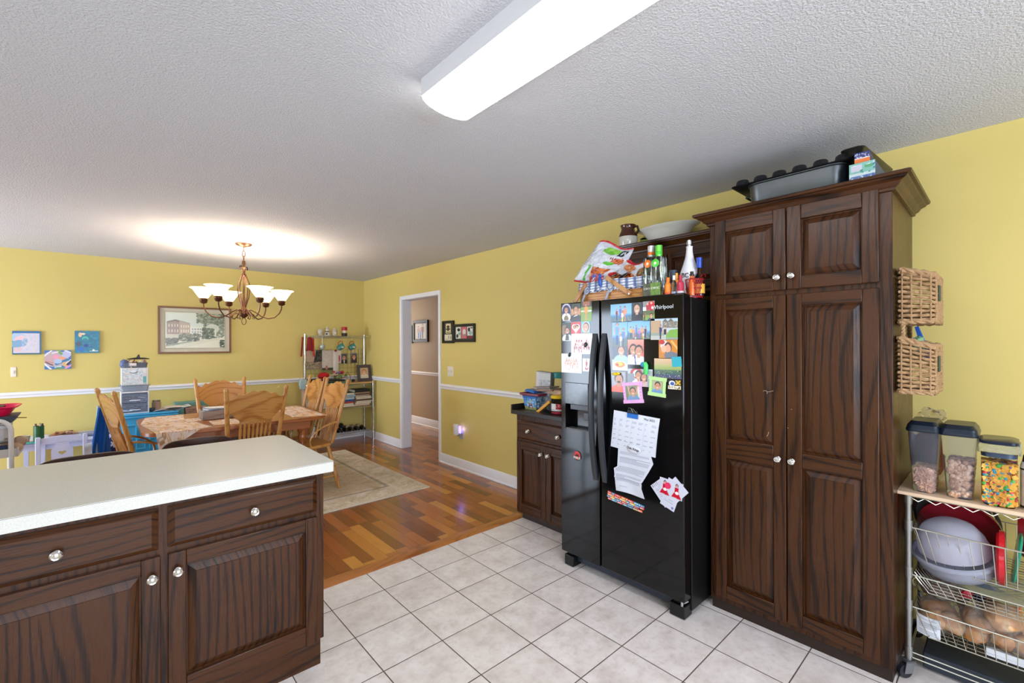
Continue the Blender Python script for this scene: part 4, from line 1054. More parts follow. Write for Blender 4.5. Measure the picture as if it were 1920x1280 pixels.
mb = MB(); mb.lathe([(.001, 0), (.022, 0), (.028, .10), (.026, .10), (.021, .004), (0, .004)], n=20); mb.V = [p + Vector((2.93, 1.262, WT)) for p in mb.V]
single(mb, 'drinking_glass', glass('f2f6f4', name='clear_glass'), 'clear drinking glass on the wall cabinet beside the pantry', 'glass')

# on top of the pantry
TT = 2.145
rp = thing('roasting_pan', 'grey metal roasting pan on top of the pantry under a muffin tin', 'pan', (2.64, .71, TT), world=False)
def rrect(a, b, r, n=6):
    out = []
    for cx_, cy_, s0 in ((a - r, b - r, 0), (-a + r, b - r, PI / 2), (-a + r, -b + r, PI), (a - r, -b + r, 3 * PI / 2)):
        for k in range(n + 1): out.append((cx_ + r * math.cos(s0 + k * PI / 2 / n), cy_ + r * math.sin(s0 + k * PI / 2 / n)))
    return out
def shell(mb, levels):
    """levels: (a,b,r,z) rounded rectangles joined bottom to top"""
    prev = None
    for a, b, r, z_ in levels:
        rr = [mb.v((x_, y_, z_)) for x_, y_ in rrect(a, b, r)]
        if prev: [mb.f((prev[i], prev[(i + 1) % len(rr)], rr[(i + 1) % len(rr)], rr[i])) for i in range(len(rr))]
        else: mb.f(rr[::-1])
        prev = rr
    mb.f(prev); return mb
shell(MB(), [(.120, .190, .05, 0), (.136, .206, .055, .03), (.143, .213, .06, .115), (.150, .220, .065, .119), (.150, .220, .065, .123), (.140, .210, .058, .121), (.133, .203, .05, .03), (.115, .185, .05, .006)])
mb = MB(); shell(mb, [(.120, .190, .05, 0), (.136, .206, .055, .03), (.143, .213, .06, .115), (.150, .220, .065, .119), (.150, .220, .065, .123), (.140, .210, .058, .121), (.133, .203, .05, .03), (.115, .185, .05, .006)])
mb.build('pan_body', mat('5d6163', .38, .8, name='dull_steel', var=.05), rp)
for s_ in (1, -1):
    mb = MB(); mb.tube([(-.05, s_ * .212, .09), (-.05, s_ * .245, .085), (.05, s_ * .245, .085), (.05, s_ * .212, .09)], .006, 8); mb.build('handle', M_black, rp)
mt = thing('muffin_tin', 'dark non-stick muffin tin upside down across the roasting pan', 'baking tin', (2.62, .73, TT + .125), world=False)
mt.rotation_euler = (0.0, .0, 0)
M_nonstick = mat('2b2b2d', .38, .6, name='non_stick_metal', var=.05)
mb = MB(); shell(mb, [(.135, .268, .03, .001), (.138, .271, .03, .004), (.132, .265, .028, .006)]); mb.build('sheet', M_nonstick, mt)
for k in range(6):
    for q in range(3):
        mb = MB(); mb.lathe([(.001, .006), (.036, .006), (.029, .033), (.026, .036), (0, .036)], n=20, c=(-.090 + q * .088, .222 - k * .0885, 0)); mb.build('cup', M_nonstick, mt)
def carton(name, label, cat, loc, sx, sy, sz, cnv, side, rz=0, tilt=None):
    b = thing(name, label, cat, loc, rz, world=False)
    mb = MB(); mb.box(-sx / 2, -sy / 2, 0, sx / 2, sy / 2, sz); mb.build('carton', mat(side, .45, var=.15), b, bev=.0012)
    picture(cnv, faceW(-sx / 2, sy / 2, 0), sy, sz, .0006).build('printed_front', M_paint, b)
    return b
c = Canvas(50, 44, '7fb8a8'); c.rect(0, 0, 1, .4, '5a78b0'); c.rect(0, .36, 1, .5, 'c8d8d8'); c.rect(.08, .6, .5, .9, 'c8c4d0'); c.speck(30, .06, .02, ['dfe6e8', '3c8a7a', '34589a'], seed=2); c.speck(14, .03, .03, ['e6ecf0'], (.1, .1, .9, .3), seed=3); c.rect(.6, .7, .9, .85, '5aa070')
carton('foil_carton', 'green and blue printed carton on the pantry top by the roasting pan', 'box', (2.62, .430, TT), .30, .092, .088, c, '2f4a6a')
c = Canvas(44, 30, '2c3c78'); c.rect(0, 0, 1, .42, 'e0773c'); c.speck(22, .06, .03, ['e8ecf0', 'c0c8d8', '9a5a40'], (.05, .45, .95, .9), seed=5); c.rect(0, .42, 1, .5, 'dfe0e4')
carton('foil_carton', 'small orange and navy carton stacked on the green carton', 'box', (2.60, .436, TT + .0885), .24, .054, .048, c, '28305c', .04)
mb = MB(); mb.M = Matrix.Translation((2.73, .452, TT + .1375)) @ Matrix.Rotation(-.08, 4, 'Z'); shell(mb, [(.225, .030, .02, 0), (.235, .038, .025, .018), (.248, .046, .03, .030), (.248, .046, .03, .033), (.233, .036, .02, .030), (.222, .026, .02, .004)])
single(mb, 'baking_sheet', mat('3e3c36', .3, .8, name='worn_tin'), 'dark baking sheet lying over the cartons on the pantry', 'baking sheet')
mb = MB(); mb.M = Matrix.Translation((2.74, .350, TT + .003)) @ Matrix.Rotation(.0, 4, 'X'); shell(mb, [(.19, .050, .02, 0), (.20, .058, .02, .030), (.205, .062, .02, .031), (.195, .052, .02, .004)])
single(mb, 'loaf_tin', mat('3a3a34', .4, .6), 'long dark tin at the right edge of the pantry top', 'baking tin')

# ================================================================ HANGING BASKETS ON THE PANTRY SIDE
M_rope = wood('twisted_seagrass_', 'y', '5c4228', '8c6a44', 'a98660', rough=.75, bands=90, coat=0, contrast=.6, bump=.5)
hb = thing('hanging_basket', 'two-tier woven seagrass basket hanging on the pantry side', 'basket', (2.66, .26, 1.23))
def woven(zb, zt, slope, x0, x1, y0, y1, rows):
    """box basket open at the top; y1 is the pantry side, y0 the outer side"""
    mb = MB(); n = 64
    def loop(z_, off, ph, amp, sl):
        P_ = []
        per = [(x0, y1), (x0, y0), (x1, y0), (x1, y1)]
        L_ = [abs(y1 - y0), x1 - x0, abs(y1 - y0), x1 - x0]; T_ = sum(L_)
        for i in range(n):
            d_ = T_ * i / n; k = 0
            while d_ > L_[k]: d_ -= L_[k]; k += 1
            a_, b_ = per[k], per[(k + 1) % 4]; s_ = d_ / L_[k]
            px, py = a_[0] + (b_[0] - a_[0]) * s_, a_[1] + (b_[1] - a_[1]) * s_
            nx_, ny_ = ((-1, 0), (0, -1), (1, 0), (0, 1))[k]
            w_ = amp * math.sin(PI * i / 2 + ph) + off
            zz = z_ - sl * (y1 - py) / (y1 - y0)
            P_.append((px + nx_ * w_, py + ny_ * w_, zz + .0015 * math.sin(i * 2.3 + ph * 3)))
        return P_
    for r in range(rows):
        s_ = r / (rows - 1)
        mb.tube(loop(zb + .012 + s_ * (zt - zb - .026), 0, PI * (r % 2) + r * .3, .0045, slope * s_ * .8), .0068, 6, closed=True)
    body = mb.build('weave', M_rope, hb)
    mb = MB()
    for q in range(2):
        P_ = loop(zt, 0, 0, 0, slope)
        P_ = [(p[0] + .004 * math.cos(i * 1.3 + q * PI), p[1] + .004 * math.cos(i * 1.3 + q * PI), p[2] + .006 * math.sin(i * 1.3 + q * PI)) for i, p in enumerate(P_)]
        mb.tube(P_, .0075, 6, closed=True)
        if q == 1: mb.build('braided_rim', M_rope, hb)
    mb = MB()
    for q in range(2):
        P_ = loop(zb + .004, 0, 0, 0, 0)
        P_ = [(p[0] + .004 * math.cos(i * 1.3 + q * PI), p[1] + .004 * math.cos(i * 1.3 + q * PI), p[2] + .005 * math.sin(i * 1.3 + q * PI)) for i, p in enumerate(P_)]
        mb.tube(P_, .007, 6, closed=True)
    mb.build('braided_base', M_rope, hb)
    mb = MB()
    for i in range(4):
        yy = y0 + .008 + (y1 - y0 - .016) * i / 3
        mb.tube([(x0 - .006, yy, zb), (x0 - .006, yy, zt - slope * (y1 - yy) / (y1 - y0))], .0028, 5)
    for i in range(8):
        xx = x0 + .01 + (x1 - x0 - .02) * i / 7; mb.tube([(xx, y0 - .006, zb), (xx, y0 - .006, zt - slope)], .0028, 5)
    mb.box(x0, y0, zb, x1, y1, zb + .006); mb.build('stakes', M_rope, hb)
    mb = MB(); mb.box(x0 + .05, y0 - .016, zb + .09, x0 + .09, y0 - .008, zb + .155); mb.build('handle_tab', mat('3f4a32', .6, name='dark_green_tab'), hb, bev=.003)
woven(1.522, 1.752, .034, 2.512, 2.80, .204, .310, 11)
woven(1.228, 1.458, .036, 2.49, 2.78, .204, .310, 12)
for xx in (2.515, 2.70):
    mb = MB()
    for q in range(2): mb.tube([(xx + .004 * math.cos(i * 1.1 + q * PI), .300 + .004 * math.sin(i * 1.1 + q * PI), 1.44 + i * .0055) for i in range(18)], .0055, 6)
    mb.build('rope_link', M_rope, hb)
mb = MB(); mb.M = Matrix.Translation((2.70, .236, 1.40)) @ Matrix.Rotation(.35, 4, 'X'); mb.prism([(-.03, 0), (.03, 0), (.026, .05), (0, .115), (-.02, .10)], -.009, .009)
mb.M = mb.M; o = MB(); o.M = Matrix.Translation((2.66, .232, 1.37)) @ Matrix.Rotation(-.28, 4, 'X')
o.frustum((-.03, -.010, .03, .010, 0), (-.008, -.006, .022, .006, .145)); single(o, 'blue_mitt', mat('1a58b4', .7), 'bright blue fabric tip sticking up from the lower hanging basket', 'cloth')
o = MB(); o.ball((2.62, .262, 1.425), .03, .022, .045, wob=.3, seed=4); single(o, 'green_cloth', mat('7fa880', .8), 'pale green rounded cloth in the lower hanging basket', 'cloth')

# ================================================================ WIRE CART
M_wire = mat('c4c2b4', .25, .9, name='chromed_wire', var=.03)
kc = thing('wire_basket_cart', 'chrome rolling cart with three wire baskets and a wood top beside the pantry', 'cart', (2.75, -.02, 0))
CX0, CX1, CY0, CY1 = 2.560, 2.955, -.335, .290
for px, py in ((CX0, CY1), (CX1, CY1), (CX0, CY0), (CX1, CY0)):
    mb = MB(); mb.cyl((px, py, .075), (px, py, .782), .0115, n=16)
    for zc in (.115, .315, .455, .655, .77): mb.cyl((px, py, zc - .022), (px, py, zc + .022), .0145, n=16)
    for k in range(24): mb.cyl((px, py, .09 + k * .028), (px, py, .0915 + k * .028), .0121, n=12)
    mb.build('post', mat('9c9e9c', .3, .9, name='grey_post_metal'), kc)
    mb = MB(); M0 = Matrix.Translation((px, py, 0)) @ Matrix.Rotation(.9, 4, 'Z')
    mb.M = M0; mb.cyl((-.008, .018, .030), (.008, .018, .030), .0295, n=24); w = mb.build('caster_wheel', mat('20242a', .45, name='caster_rubber'), kc)
    mb = MB(M0); mb.cyl((-.010, .018, .030), (.010, .018, .030), .010, n=12); mb.build('hub', M_nickel, w)
    mb = MB(M0)
    for s_ in (-1, 1): mb.frustum((s_ * .0135 - .0015, -.004, s_ * .0135 + .0015, .032, .024), (s_ * .0135 - .0015, -.018, s_ * .0135 + .0015, .022, .078))
    mb.box(-.015, -.018, .068, .015, .022, .078); mb.build('caster_fork', mat('8a8f94', .35, .8, name='grey_fork'), kc)
mb = MB(); mb.box(CX0 - .018, CY0 - .02, .784, CX1 + .01, CY1 + .036, .800); mb.build('wood_top', wood('pale_beech_', 'y', 'b08a66', 'c9a684', 'd9bd9e', rough=.5, coat=.1, contrast=.4), kc, bev=.003)
for xx in (CX0 - .008, CX1):
    mb = MB()
    pts_ = []; k = 0; yy = CY1
    while yy > CY0: pts_.append((xx, yy, .781 if k % 2 == 0 else .764)); yy -= .021 if k % 2 else .033; k += 1
    mb.tube(pts_, .0022, 6)
    mb.tube([(xx, CY0, .763), (xx, CY1, .763)] if False else [(xx, CY0, .782), (xx, CY1, .782)], .0022, 6)
    mb.build('zigzag_rail', M_wire, kc)
for zr in (.112, .090):
    mb = MB(); mb.tube([(CX0, CY1, zr), (CX0, CY0, zr)], .003, 8); mb.tube([(CX1, CY1, zr), (CX1, CY0, zr)], .003, 8); mb.tube([(CX0, CY1, zr), (CX1, CY1, zr)], .003, 8); mb.build('bottom_rail', M_wire, kc)
def wire_basket(zt, zb, inset=.048):
    mb = MB(); x0, x1, y0, y1 = CX0 + .004, CX1 - .012, CY0 + .014, CY1 - .014
    mb.tube([(x0, y0, zt), (x0, y1, zt), (x1, y1, zt), (x1, y0, zt)], .0032, 8, closed=True)
    i = inset; X0, X1, Y0, Y1 = x0 + i * .35, x1 - i * .35, y0 + i, y1 - i
    mb.tube([(X0, Y0, zb), (X0, Y1, zb), (X1, Y1, zb), (X1, Y0, zb)], .0024, 6, closed=True)
    n = 19
    for k in range(n):
        s_ = k / (n - 1); yt, yb = y0 + .008 + (y1 - y0 - .016) * s_, Y0 + (Y1 - Y0) * s_
        mb.tube([(x0, yt, zt), (X0, yb, zb), (X1, yb, zb), (x1, yt, zt)], .0015, 5, cap=False)
    m = 12
    for k in range(m):
        s_ = k / (m - 1); xt, xb = x0 + .008 + (x1 - x0 - .016) * s_, X0 + (X1 - X0) * s_
        mb.tube([(xt, y0, zt), (xb, Y0, zb), (xb, Y1, zb), (xt, y1, zt)], .0015, 5, cap=False)
    return mb.build('basket', M_wire, kc)
wire_basket(.645, .492); wire_basket(.443, .378); wire_basket(.306, .190)

# cereal keepers on the cart
SH = .8005
M_frost = mat('dbe1ee', .20, trans=.93, var=0, ior=1.12, name='frosted_plastic')
M_navy = mat('0c1a2a', .3, name='navy_plastic', var=.04)
def keeper(y, x, h, wb_, wt_, label, fillh, kind):
    b = thing('cereal_container', label, 'container', (x, y, SH), world=False, group='cereal containers on the cart')
    mb = MB(); d0, d1 = .085, .10
    shell(mb, [(d0, wb_, .02, 0), (d0 + .002, wb_ + .002, .02, .006), (d1, wt_, .022, h)])
    mb.build('clear_body', M_frost, b)
    mb = MB(); shell(mb, [(d1 + .005, wt_ + .005, .022, h - .014), (d1 + .006, wt_ + .006, .022, h - .004), (d1 + .003, wt_ + .003, .022, h + .004), (d1 + .001, wt_ + .001, .022, h + .014), (d1 - .02, wt_ - .01, .015, h + .030)])
    mb.build('lid', M_navy, b, ang=30)
    mb = MB(); mb.box(-d1 - .003, -.016, h - .002, -d1 + .006, .016, h + .002); mb.build('lid_tab', mat('22405e', .25), b)
    R = random.Random(kind == 'puff')
    mb = MB(); core = fillh - .008
    fa, fw = d0 - .006, wb_ - .006; k_ = (wt_ - wb_) / h
    shell(mb, [(fa - .006, fw - .006, .014, .006), (fa - .004, fw - .006 + k_ * core, .014, core)])
    nn = 230 if kind == 'puff' else 220
    for _ in range(nn):
        z_ = R.uniform(.008, fillh); w_ = fw + k_ * z_
        if R.random() < .5: px, py = -fa, R.uniform(-w_ + .008, w_ - .008)
        elif R.random() < .5: px, py = R.uniform(-fa + .01, fa), -w_ + .002
        else: px, py, z_ = R.uniform(-fa + .01, fa - .01), R.uniform(-w_ + .01, w_ - .01), fillh - .004
        if kind == 'puff': mb.mi = _ % 3; mb.ball((px, py, z_), .0102, n=8, m=6)
        else: 
            mb.M = Matrix.Translation((px, py, z_)) @ Matrix.Rotation(R.uniform(0, 3), 4, 'X') @ Matrix.Rotation(R.uniform(0, 3), 4, 'Y'); mb.prism([(-.011, -.006), (0, -.011), (.011, -.004), (.008, .008), (-.008, .009)], -.0013, .0013); mb.M = Matrix()
    f_ = mb.build('cereal', [mat('c99c78', .7, var=.1), mat('b58462', .7, var=.1), mat('dcb492', .7, var=.1)] if kind == 'puff' else [mat('d9a888', .7, var=.35, scale=70)], b)
    return b
keeper(.244, 2.665, .272, .034, .050, 'tall frosted cereal container a third full of flakes, beside the pantry', .100, 'flake')
keeper(.136, 2.665, .270, .036, .053, 'tall frosted cereal container half full of round cereal puffs', .150, 'puff')
cr = thing('cereal_container', 'wide clear latch-top container full of colourful cereal', 'container', (2.640, .025, SH), world=False, group='cereal containers on the cart')
mb = MB(); shell(mb, [(.075, .044, .028, 0), (.080, .048, .03, .008), (.082, .049, .03, .19), (.078, .050, .028, .205)]); mb.build('clear_body', mat('f2f5f6', .03, trans=1.0, var=0, ior=1.15, name='clear_plastic'), cr)
mb = MB(); shell(mb, [(.076, .046, .026, .207), (.084, .055, .028, .210), (.084, .055, .028, .232), (.078, .050, .026, .240)]); mb.build('lid_collar', mat('dfe6ea', .06, trans=.9, var=0, ior=1.2, name='clear_collar'), cr)
mb = MB(); shell(mb, [(.078, .050, .026, .2405), (.082, .054, .028, .243), (.082, .054, .028, .252), (.074, .046, .026, .256)]); mb.build('lid', mat('0f1c34', .2, name='deep_blue_lid'), cr)
mb = MB(); shell(mb, [(.070, .042, .026, .188), (.070, .042, .026, .206)]); mb.build('lid_insert', mat('3c4a62', .3, name='slate_insert'), cr)
for s_ in (-1, 1):
    mb = MB(); mb.box(-.03, s_ * .056 - .003, .198, .03, s_ * .056 + .003, .246); mb.build('latch', mat('c8ccc0', .15, trans=.6, var=0), cr, bev=.002)
CC = ['e2a23c', 'e2a23c', 'e8b04c', 'dd9834', 'e2a23c', 'e8b04c', '3a9ab4', '55a848', 'd84a4c', '6c5a70']
R = random.Random(12); mbs = [MB() for _ in CC]
mb = MB(); shell(mb, [(.066, .036, .02, .006), (.068, .037, .02, .150)]); mbs[0].V, mbs[0].F, mbs[0].I, mbs[0].S = mb.V, mb.F, mb.I, mb.S
allm = MB(); cols_ = [mat(c_, .6, var=.12, scale=90) for c_ in dict.fromkeys(CC)]; keys_ = list(dict.fromkeys(CC))
shell(allm, [(.064, .034, .02, .006), (.066, .035, .02, .150)])
for _ in range(420):
    z_ = R.uniform(.008, .158); q = R.random()
    if q < .5: px, py = -.072, R.uniform(-.038, .040)
    elif q < .78: px, py = R.uniform(-.068, .068), -.0405
    else: px, py, z_ = R.uniform(-.068, .068), R.uniform(-.036, .036), .152 + R.uniform(0, .008)
    c_ = R.choice(CC); allm.mi = keys_.index(c_)
    if keys_.index(c_) < 3:
        allm.M = Matrix.Translation((px, py, z_)) @ Matrix.Rotation(R.uniform(-.5, .5), 4, 'X') @ Matrix.Rotation(R.uniform(-.4, .4), 4, 'Y') @ Matrix.Rotation(R.uniform(-.4, .4), 4, 'Z')
        allm.frustum((-.0065, -.0085, .0065, .0085, -.0075), (-.0045, -.0065, .0045, .0065, .0078))
    else: allm.M = Matrix.Translation((px, py, z_)); allm.ball((0, 0, 0), .0082, n=8, m=6)
allm.M = Matrix(); allm.build('cereal', cols_, cr)
sb = thing('shaker_bottle', 'white and black printed bottle at the end of the cereal containers', 'bottle', (2.62, -.068, SH), world=False)
mb = MB(); mb.lathe([(.001, 0), (.036, 0), (.038, .008), (.038, .165), (.034, .18), (0, .18)], n=28); mb.build('body', mat('dcdfe0', .3), sb)
mb = MB(); mb.lathe([(.0385, .005), (.0385, .014), (.0385, .014)], n=28); mb.lathe([(.0383, .150), (.0387, .150), (.0387, .156), (.0383, .156)], n=28); mb.lathe([(.001, .18), (.033, .18), (.03, .205), (0, .206)], n=24); mb.build('black_bands', mat('1c1d20', .3), sb)
mb = MB(faceW(-.030, .0260, .035)); mb.box(0, 0, -.004, .012, .1, .002); mb.build('label', mat('2e3034', .4), sb)
# bread bag behind the first container
bg = thing('bread_bag', 'clear bag of reddish bread behind the first cereal container', 'bag', (2.84, .235, SH), world=False)
mb = MB(); mb.ball((0, 0, .14), .07, .06, .138, wob=.25, seed=3); mb.ball((.0, .0, .295), .04, .045, .035, wob=.8, seed=5, n=20, m=12); mb.build('film', mat('e8e2d4', .12, trans=.9, var=0, ior=1.1, name='bag_film'), bg)
mb = MB(); mb.ball((0, 0, .16), .052, .045, .11, wob=.4); mb.build('bread', mat('9a3c24', .7, var=.3), bg)

# things in the top wire basket
bwl = thing('plastic_bowl', 'big frosted plastic bowl turned over in the top wire basket', 'bowl', (2.70, .150, .50), world=False)
Mt = Matrix.Rotation(-.16, 4, 'X') @ Matrix.Rotation(-.25, 4, 'Y')
M_cloud = mat('e2e4f2', .12, trans=.6, var=0, ior=1.2, name='cloudy_plastic')
mb = MB(Mt); mb.lathe([(.118, .055), (.117, .085), (.106, .125), (.085, .158), (.055, .178), (.02, .186), (0, .187)], n=40); mb.build('dome', M_cloud, bwl)
mb = MB(Mt); mb.lathe([(.08, -.045), (.112, -.03), (.128, .0), (.133, .030), (.142, .032), (.143, .044), (.134, .048), (.130, .03)], n=40); mb.build('lower_tub', mat('b9bccb', .2, trans=.4, var=0, ior=1.2, name='milky_plastic'), bwl)
rl = thing('food_cover', 'large dark red plastic lid leaning behind the frosted bowl', 'lid', (2.83, .15, .62), world=False)
mb = MB(Matrix.Rotation(1.15, 4, 'Y') @ Matrix.Rotation(.0, 4, 'X')); mb.lathe([(.001, .012), (.05, .012), (.054, .006), (.09, .006), (.095, .012), (.128, .010), (.134, .0), (.134, -.014), (.130, -.014), (.128, .004), (0, .004)], n=44); mb.build('lid', mat('8e1420', .2, coat=.4), rl)
mb = MB(); mb.M = Matrix.Translation((2.87, .175, .64)) @ Matrix.Rotation(1.2, 4, 'Y'); mb.lathe([(.001, 0), (.12, 0), (.135, .02), (.137, .02), (.122, -.003), (0, -.003)], n=40)
single(mb, 'food_cover', mat('dfe4ea', .08, trans=.9, var=0, ior=1.2, name='clear_lid'), 'clear plastic lid edge showing behind the dark red lid', 'lid')
mb = MB(); mb.M = Matrix.Translation((2.665, .022, .575)) @ Matrix.Rotation(PI / 2, 4, 'X') @ Matrix.Rotation(.0, 4, 'Z'); mb.lathe([(.001, -.012), (.085, -.012), (.092, -.004), (.096, -.004), (.096, .010), (.090, .013), (0, .013)], n=36, sy=1.1)
single(mb, 'food_container', mat('c41424', .2, coat=.4), 'bright red container standing on edge beside the frosted bowl', 'container')
mb = MB(); mb.M = Matrix.Translation((2.70, -.022, .58)) @ Matrix.Rotation(PI / 2 + .12, 4, 'X'); mb.lathe([(.001, -.006), (.088, -.006), (.092, 0), (.088, .006), (0, .006)], n=36, sy=1.05, pw=3)
single(mb, 'food_container', mat('1e8a6a', .25, coat=.3), 'green plastic lid standing beside the bright red container', 'lid')
mb = MB(); mb.M = Matrix.Translation((2.80, -.035, .66)) @ Matrix.Rotation(PI / 2, 4, 'X'); mb.lathe([(.001, -.01), (.07, -.01), (.085, .015), (.08, .015), (0, .0)], n=32, sy=1.3)
single(mb, 'food_container', mat('a01a22', .3), 'dull red tub behind the green lid in the top wire basket', 'container')
mb = MB(); mb.M = Matrix.Translation((2.68, -.075, .58)) @ Matrix.Rotation(PI / 2, 4, 'X'); mb.lathe([(.001, -.01), (.08, -.01), (.085, .01), (0, .01)], n=32, pw=3)
single(mb, 'food_container', mat('3c64a0', .3), 'blue container at the right end of the top wire basket', 'container')
# second basket: folded film; bottom basket: breads in bags
M_film = mat('eef0f0', .12, trans=.90, var=0, ior=1.16, name='thin_bag_film')
def crust(name, col): 
    t = NT(name); x, y, z = t.xyz(); t.p(Base_Color=t.ramp(t.noise(t.comb(x, y, z), 22, 3), [(.3, col[0]), (.5, col[1]), (.7, col[2])]), Roughness=.55, Subsurface_Weight=.0); t.bump(t.noise(t.comb(x, y, z), 60, 3), .3, .002); return t.m
M_bun = crust('golden_bun_crust', ('b06a2c', 'cf9050', 'e6bd86')); M_loaf = crust('brown_bread_crust', ('7a4a34', '94614a', 'a87a5e')); M_roll = crust('crusty_roll', ('b8703a', 'd6995c', 'efd4a8'))
def breadbag(name, loc, sx, sy, sz, label, items, m, seed, extra=None):
    b = thing(name, label, 'bread', loc, world=False, group='bread bags in the bottom wire basket')
    for c_, r_ in items:
        mb = MB(); mb.ball(c_, *r_, wob=.18, seed=seed, n=20, m=12); mb.build('bun', m, b)
    mb = MB(); n_, m_ = 26, 16; mb.ball((0, 0, sz / 2 + .002), sx / 2, sy / 2, sz / 2 + .004, n=n_, m=m_, wob=.42, seed=seed + 9)
    mb.build('film', M_film, b, ang=180)
    if extra: extra(b)
    return b
def paper_label(b):
    c = Canvas(24, 40, 'dcdfe6')
    for k in range(10): c.rect(.12, .1 + k * .08, .85, .12 + k * .08, '7a8090')
    picture(c, MX((-.095, .078, -.002), (.1, -.9, -.12), (-.1, 0, 1)), .075, .085, .001, warp=lambda u, v: (u * .075, v * .085, .012 * math.sin(u * 3))).build('paper_label', M_paint, b)
breadbag('bun_bag', (2.70, .190, .192), .22, .15, .115, 'bag of hamburger buns with a printed white label, left end of the bottom basket', [((-.035, .03, .045), (.048, .048, .032)), ((-.03, -.035, .05), (.048, .045, .034)), ((.05, .02, .05), (.048, .048, .034))], M_bun, 2, paper_label)
breadbag('loaf_bag', (2.80, .195, .285), .2, .20, .12, 'bag of brown sliced bread behind the hamburger buns', [((0, 0, .055), (.075, .09, .048))], M_loaf, 4)
breadbag('bagel_bag', (2.685, .088, .196), .16, .11, .15, 'bag of bagels in the middle of the bottom basket', [((-.02, .01, .035), (.045, .042, .028)), ((-.02, -.012, .085), (.045, .042, .028)), ((.04, 0, .06), (.04, .04, .05))], M_bun, 6)
breadbag('roll_bag', (2.70, .020, .270), .2, .13, .10, 'bag with one large crusty roll on top of the bread bags', [((0, 0, .05), (.085, .052, .042))], M_roll, 8)
breadbag('roll_bag', (2.69, -.012, .205), .16, .14, .085, 'bag of pale rolls underneath the crusty roll', [((-.02, .03, .04), (.04, .036, .034)), ((-.02, -.035, .04), (.04, .036, .034)), ((.04, 0, .04), (.04, .04, .034))], M_roll, 11)
mb = MB(); mb.box(2.60, -.085, .192, 2.74, .062, .203); mb.box(2.600, -.085, .203, 2.606, .062, .222); single(mb, 'white_tray', mat('d6dae0', .5), 'white card tray under the pale rolls', 'tray', bev=.002)
mb = MB(); mb.ball((2.80, .012, .335), .05, .055, .035, wob=.5, seed=3); single(mb, 'snack_packet', mat('e0521c', .25, coat=.4), 'orange packet behind the crusty roll', 'packet')
mb = MB(); mb.ball((2.84, .075, .345), .05, .055, .04, wob=.5, seed=6); single(mb, 'snack_packet', mat('1c3a7a', .25, coat=.4), 'dark blue packet behind the crusty roll', 'packet')
mb = MB(); mb.ball((2.70, .12, .372), .012, .018, .016, wob=.6, seed=6); single(mb, 'bag_tie', mat('c8243c', .4), 'red tie on the brown bread bag', 'tie')
mb = MB(); mb.M = Matrix(); mb.ball((2.76, .02, .425), .13, .15, .035, wob=.4, seed=2, n=24, m=10); single(mb, 'plastic_film_roll', mat('dfe6e2', .1, trans=.9, var=0, ior=1.06, name='loose_film'), 'crumpled clear plastic bag in the middle wire basket', 'bag')

# ================================================================ ON THE SMALL WORKTOP BY THE FRIDGE
WK = .9025
tb = thing('storage_bin', 'blue printed storage bin with a maroon rim at the end of the dark worktop', 'bin', (2.62, 2.61, WK))
c = Canvas(50, 50, '4a86b8'); c.grad(.6, '5a9ac8', 1.01, '2a6ab0'); c.grad(0, '6a7a3a', .25, 'a89a4a'); c.ell(.5, .4, .3, .28, '8ab4d4'); c.poly([(.3, .15), (.42, .6), (.5, .4), (.6, .55), (.75, .15)], '7a4a4c'); c.speck(40, .05, .03, ['cfe0ee', '2a5a9a', 'd8c86a'], (0, .1, 1, .9), seed=5)
mb = MB(); mb.M = Matrix.Translation((2.615, 2.595, WK))
prev = None
for z_, a_ in ((0, .065), (.115, .082)):
    rr = [mb.v((x_, y_, z_)) for x_, y_ in ((-a_, -a_), (a_, -a_), (a_, a_), (-a_, a_))]
    if prev: [mb.f((prev[i], prev[(i + 1) % 4], rr[(i + 1) % 4], rr[i])) for i in range(4)]
    else: mb.f(rr[::-1])
    prev = rr
mb.f(prev); mb.build('bin_body', mat('3a6a9c', .4, var=.3, scale=30), tb)
picture(c, MX((2.5480, 2.659, WK + .002), (.0, -1, 0), (-.15, 0, 1)), .128, .112, .001, warp=lambda u, v: ((u - .5) * (.126 + .034 * v) + .064, v * .112, .001)).build('printed_side', M_paint, tb)
c2 = Canvas(30, 40, '8fb0cc'); c2.speck(50, .08, .06, ['4a7ab0', 'dfe8ee', '3a5a7a'], seed=9)
picture(c2, MX((2.553, 2.5270, WK + .002), (1, 0, 0), (0, -.15, 1)), .128, .112, .001, warp=lambda u, v: ((u - .5) * (.126 + .034 * v) + .064, v * .112, .001)).build('printed_side', M_paint, tb)
mb = MB(); mb.M = Matrix.Translation((2.615, 2.595, WK + .115)); shell(mb, [(.088, .088, .012, 0), (.095, .110, .012, .006), (.095, .110, .012, .022), (.086, .09, .01, .022), (.084, .086, .01, .0)]); mb.build('rim', mat('7a2c42', .4), tb)
mb = MB(); mb.M = Matrix.Translation((2.60, 2.62, WK + .146)) @ Matrix.Rotation(.1, 4, 'X'); mb.frustum((-.05, -.06, .05, .06, -.004), (-.04, -.045, .04, .045, .016)); single(mb, 'blue_case', mat('1c68b4', .35), 'bright blue plastic case on the maroon bin rim', 'case', bev=.004)
for k, (yy, zz, cc_, rz) in enumerate(((2.52, .160, 'b88a72', .2), (2.50, .172, 'a0928a', -.1), (2.53, .184, '9a8a84', .05))):
    mb = MB(); mb.M = Matrix.Translation((2.66, yy, WK + zz)) @ Matrix.Rotation(rz, 4, 'Z') @ Matrix.Rotation(-.05, 4, 'X'); mb.box(-.06, -.09, -.005, .06, .09, .005)
    single(mb, 'snack_bar_box', mat(cc_, .5, var=.3, scale=40), ['lowest', 'middle', 'topmost'][k] + ' flat packet piled on the maroon-rimmed bin', 'packet', 'flat packets on the bin', bev=.001)
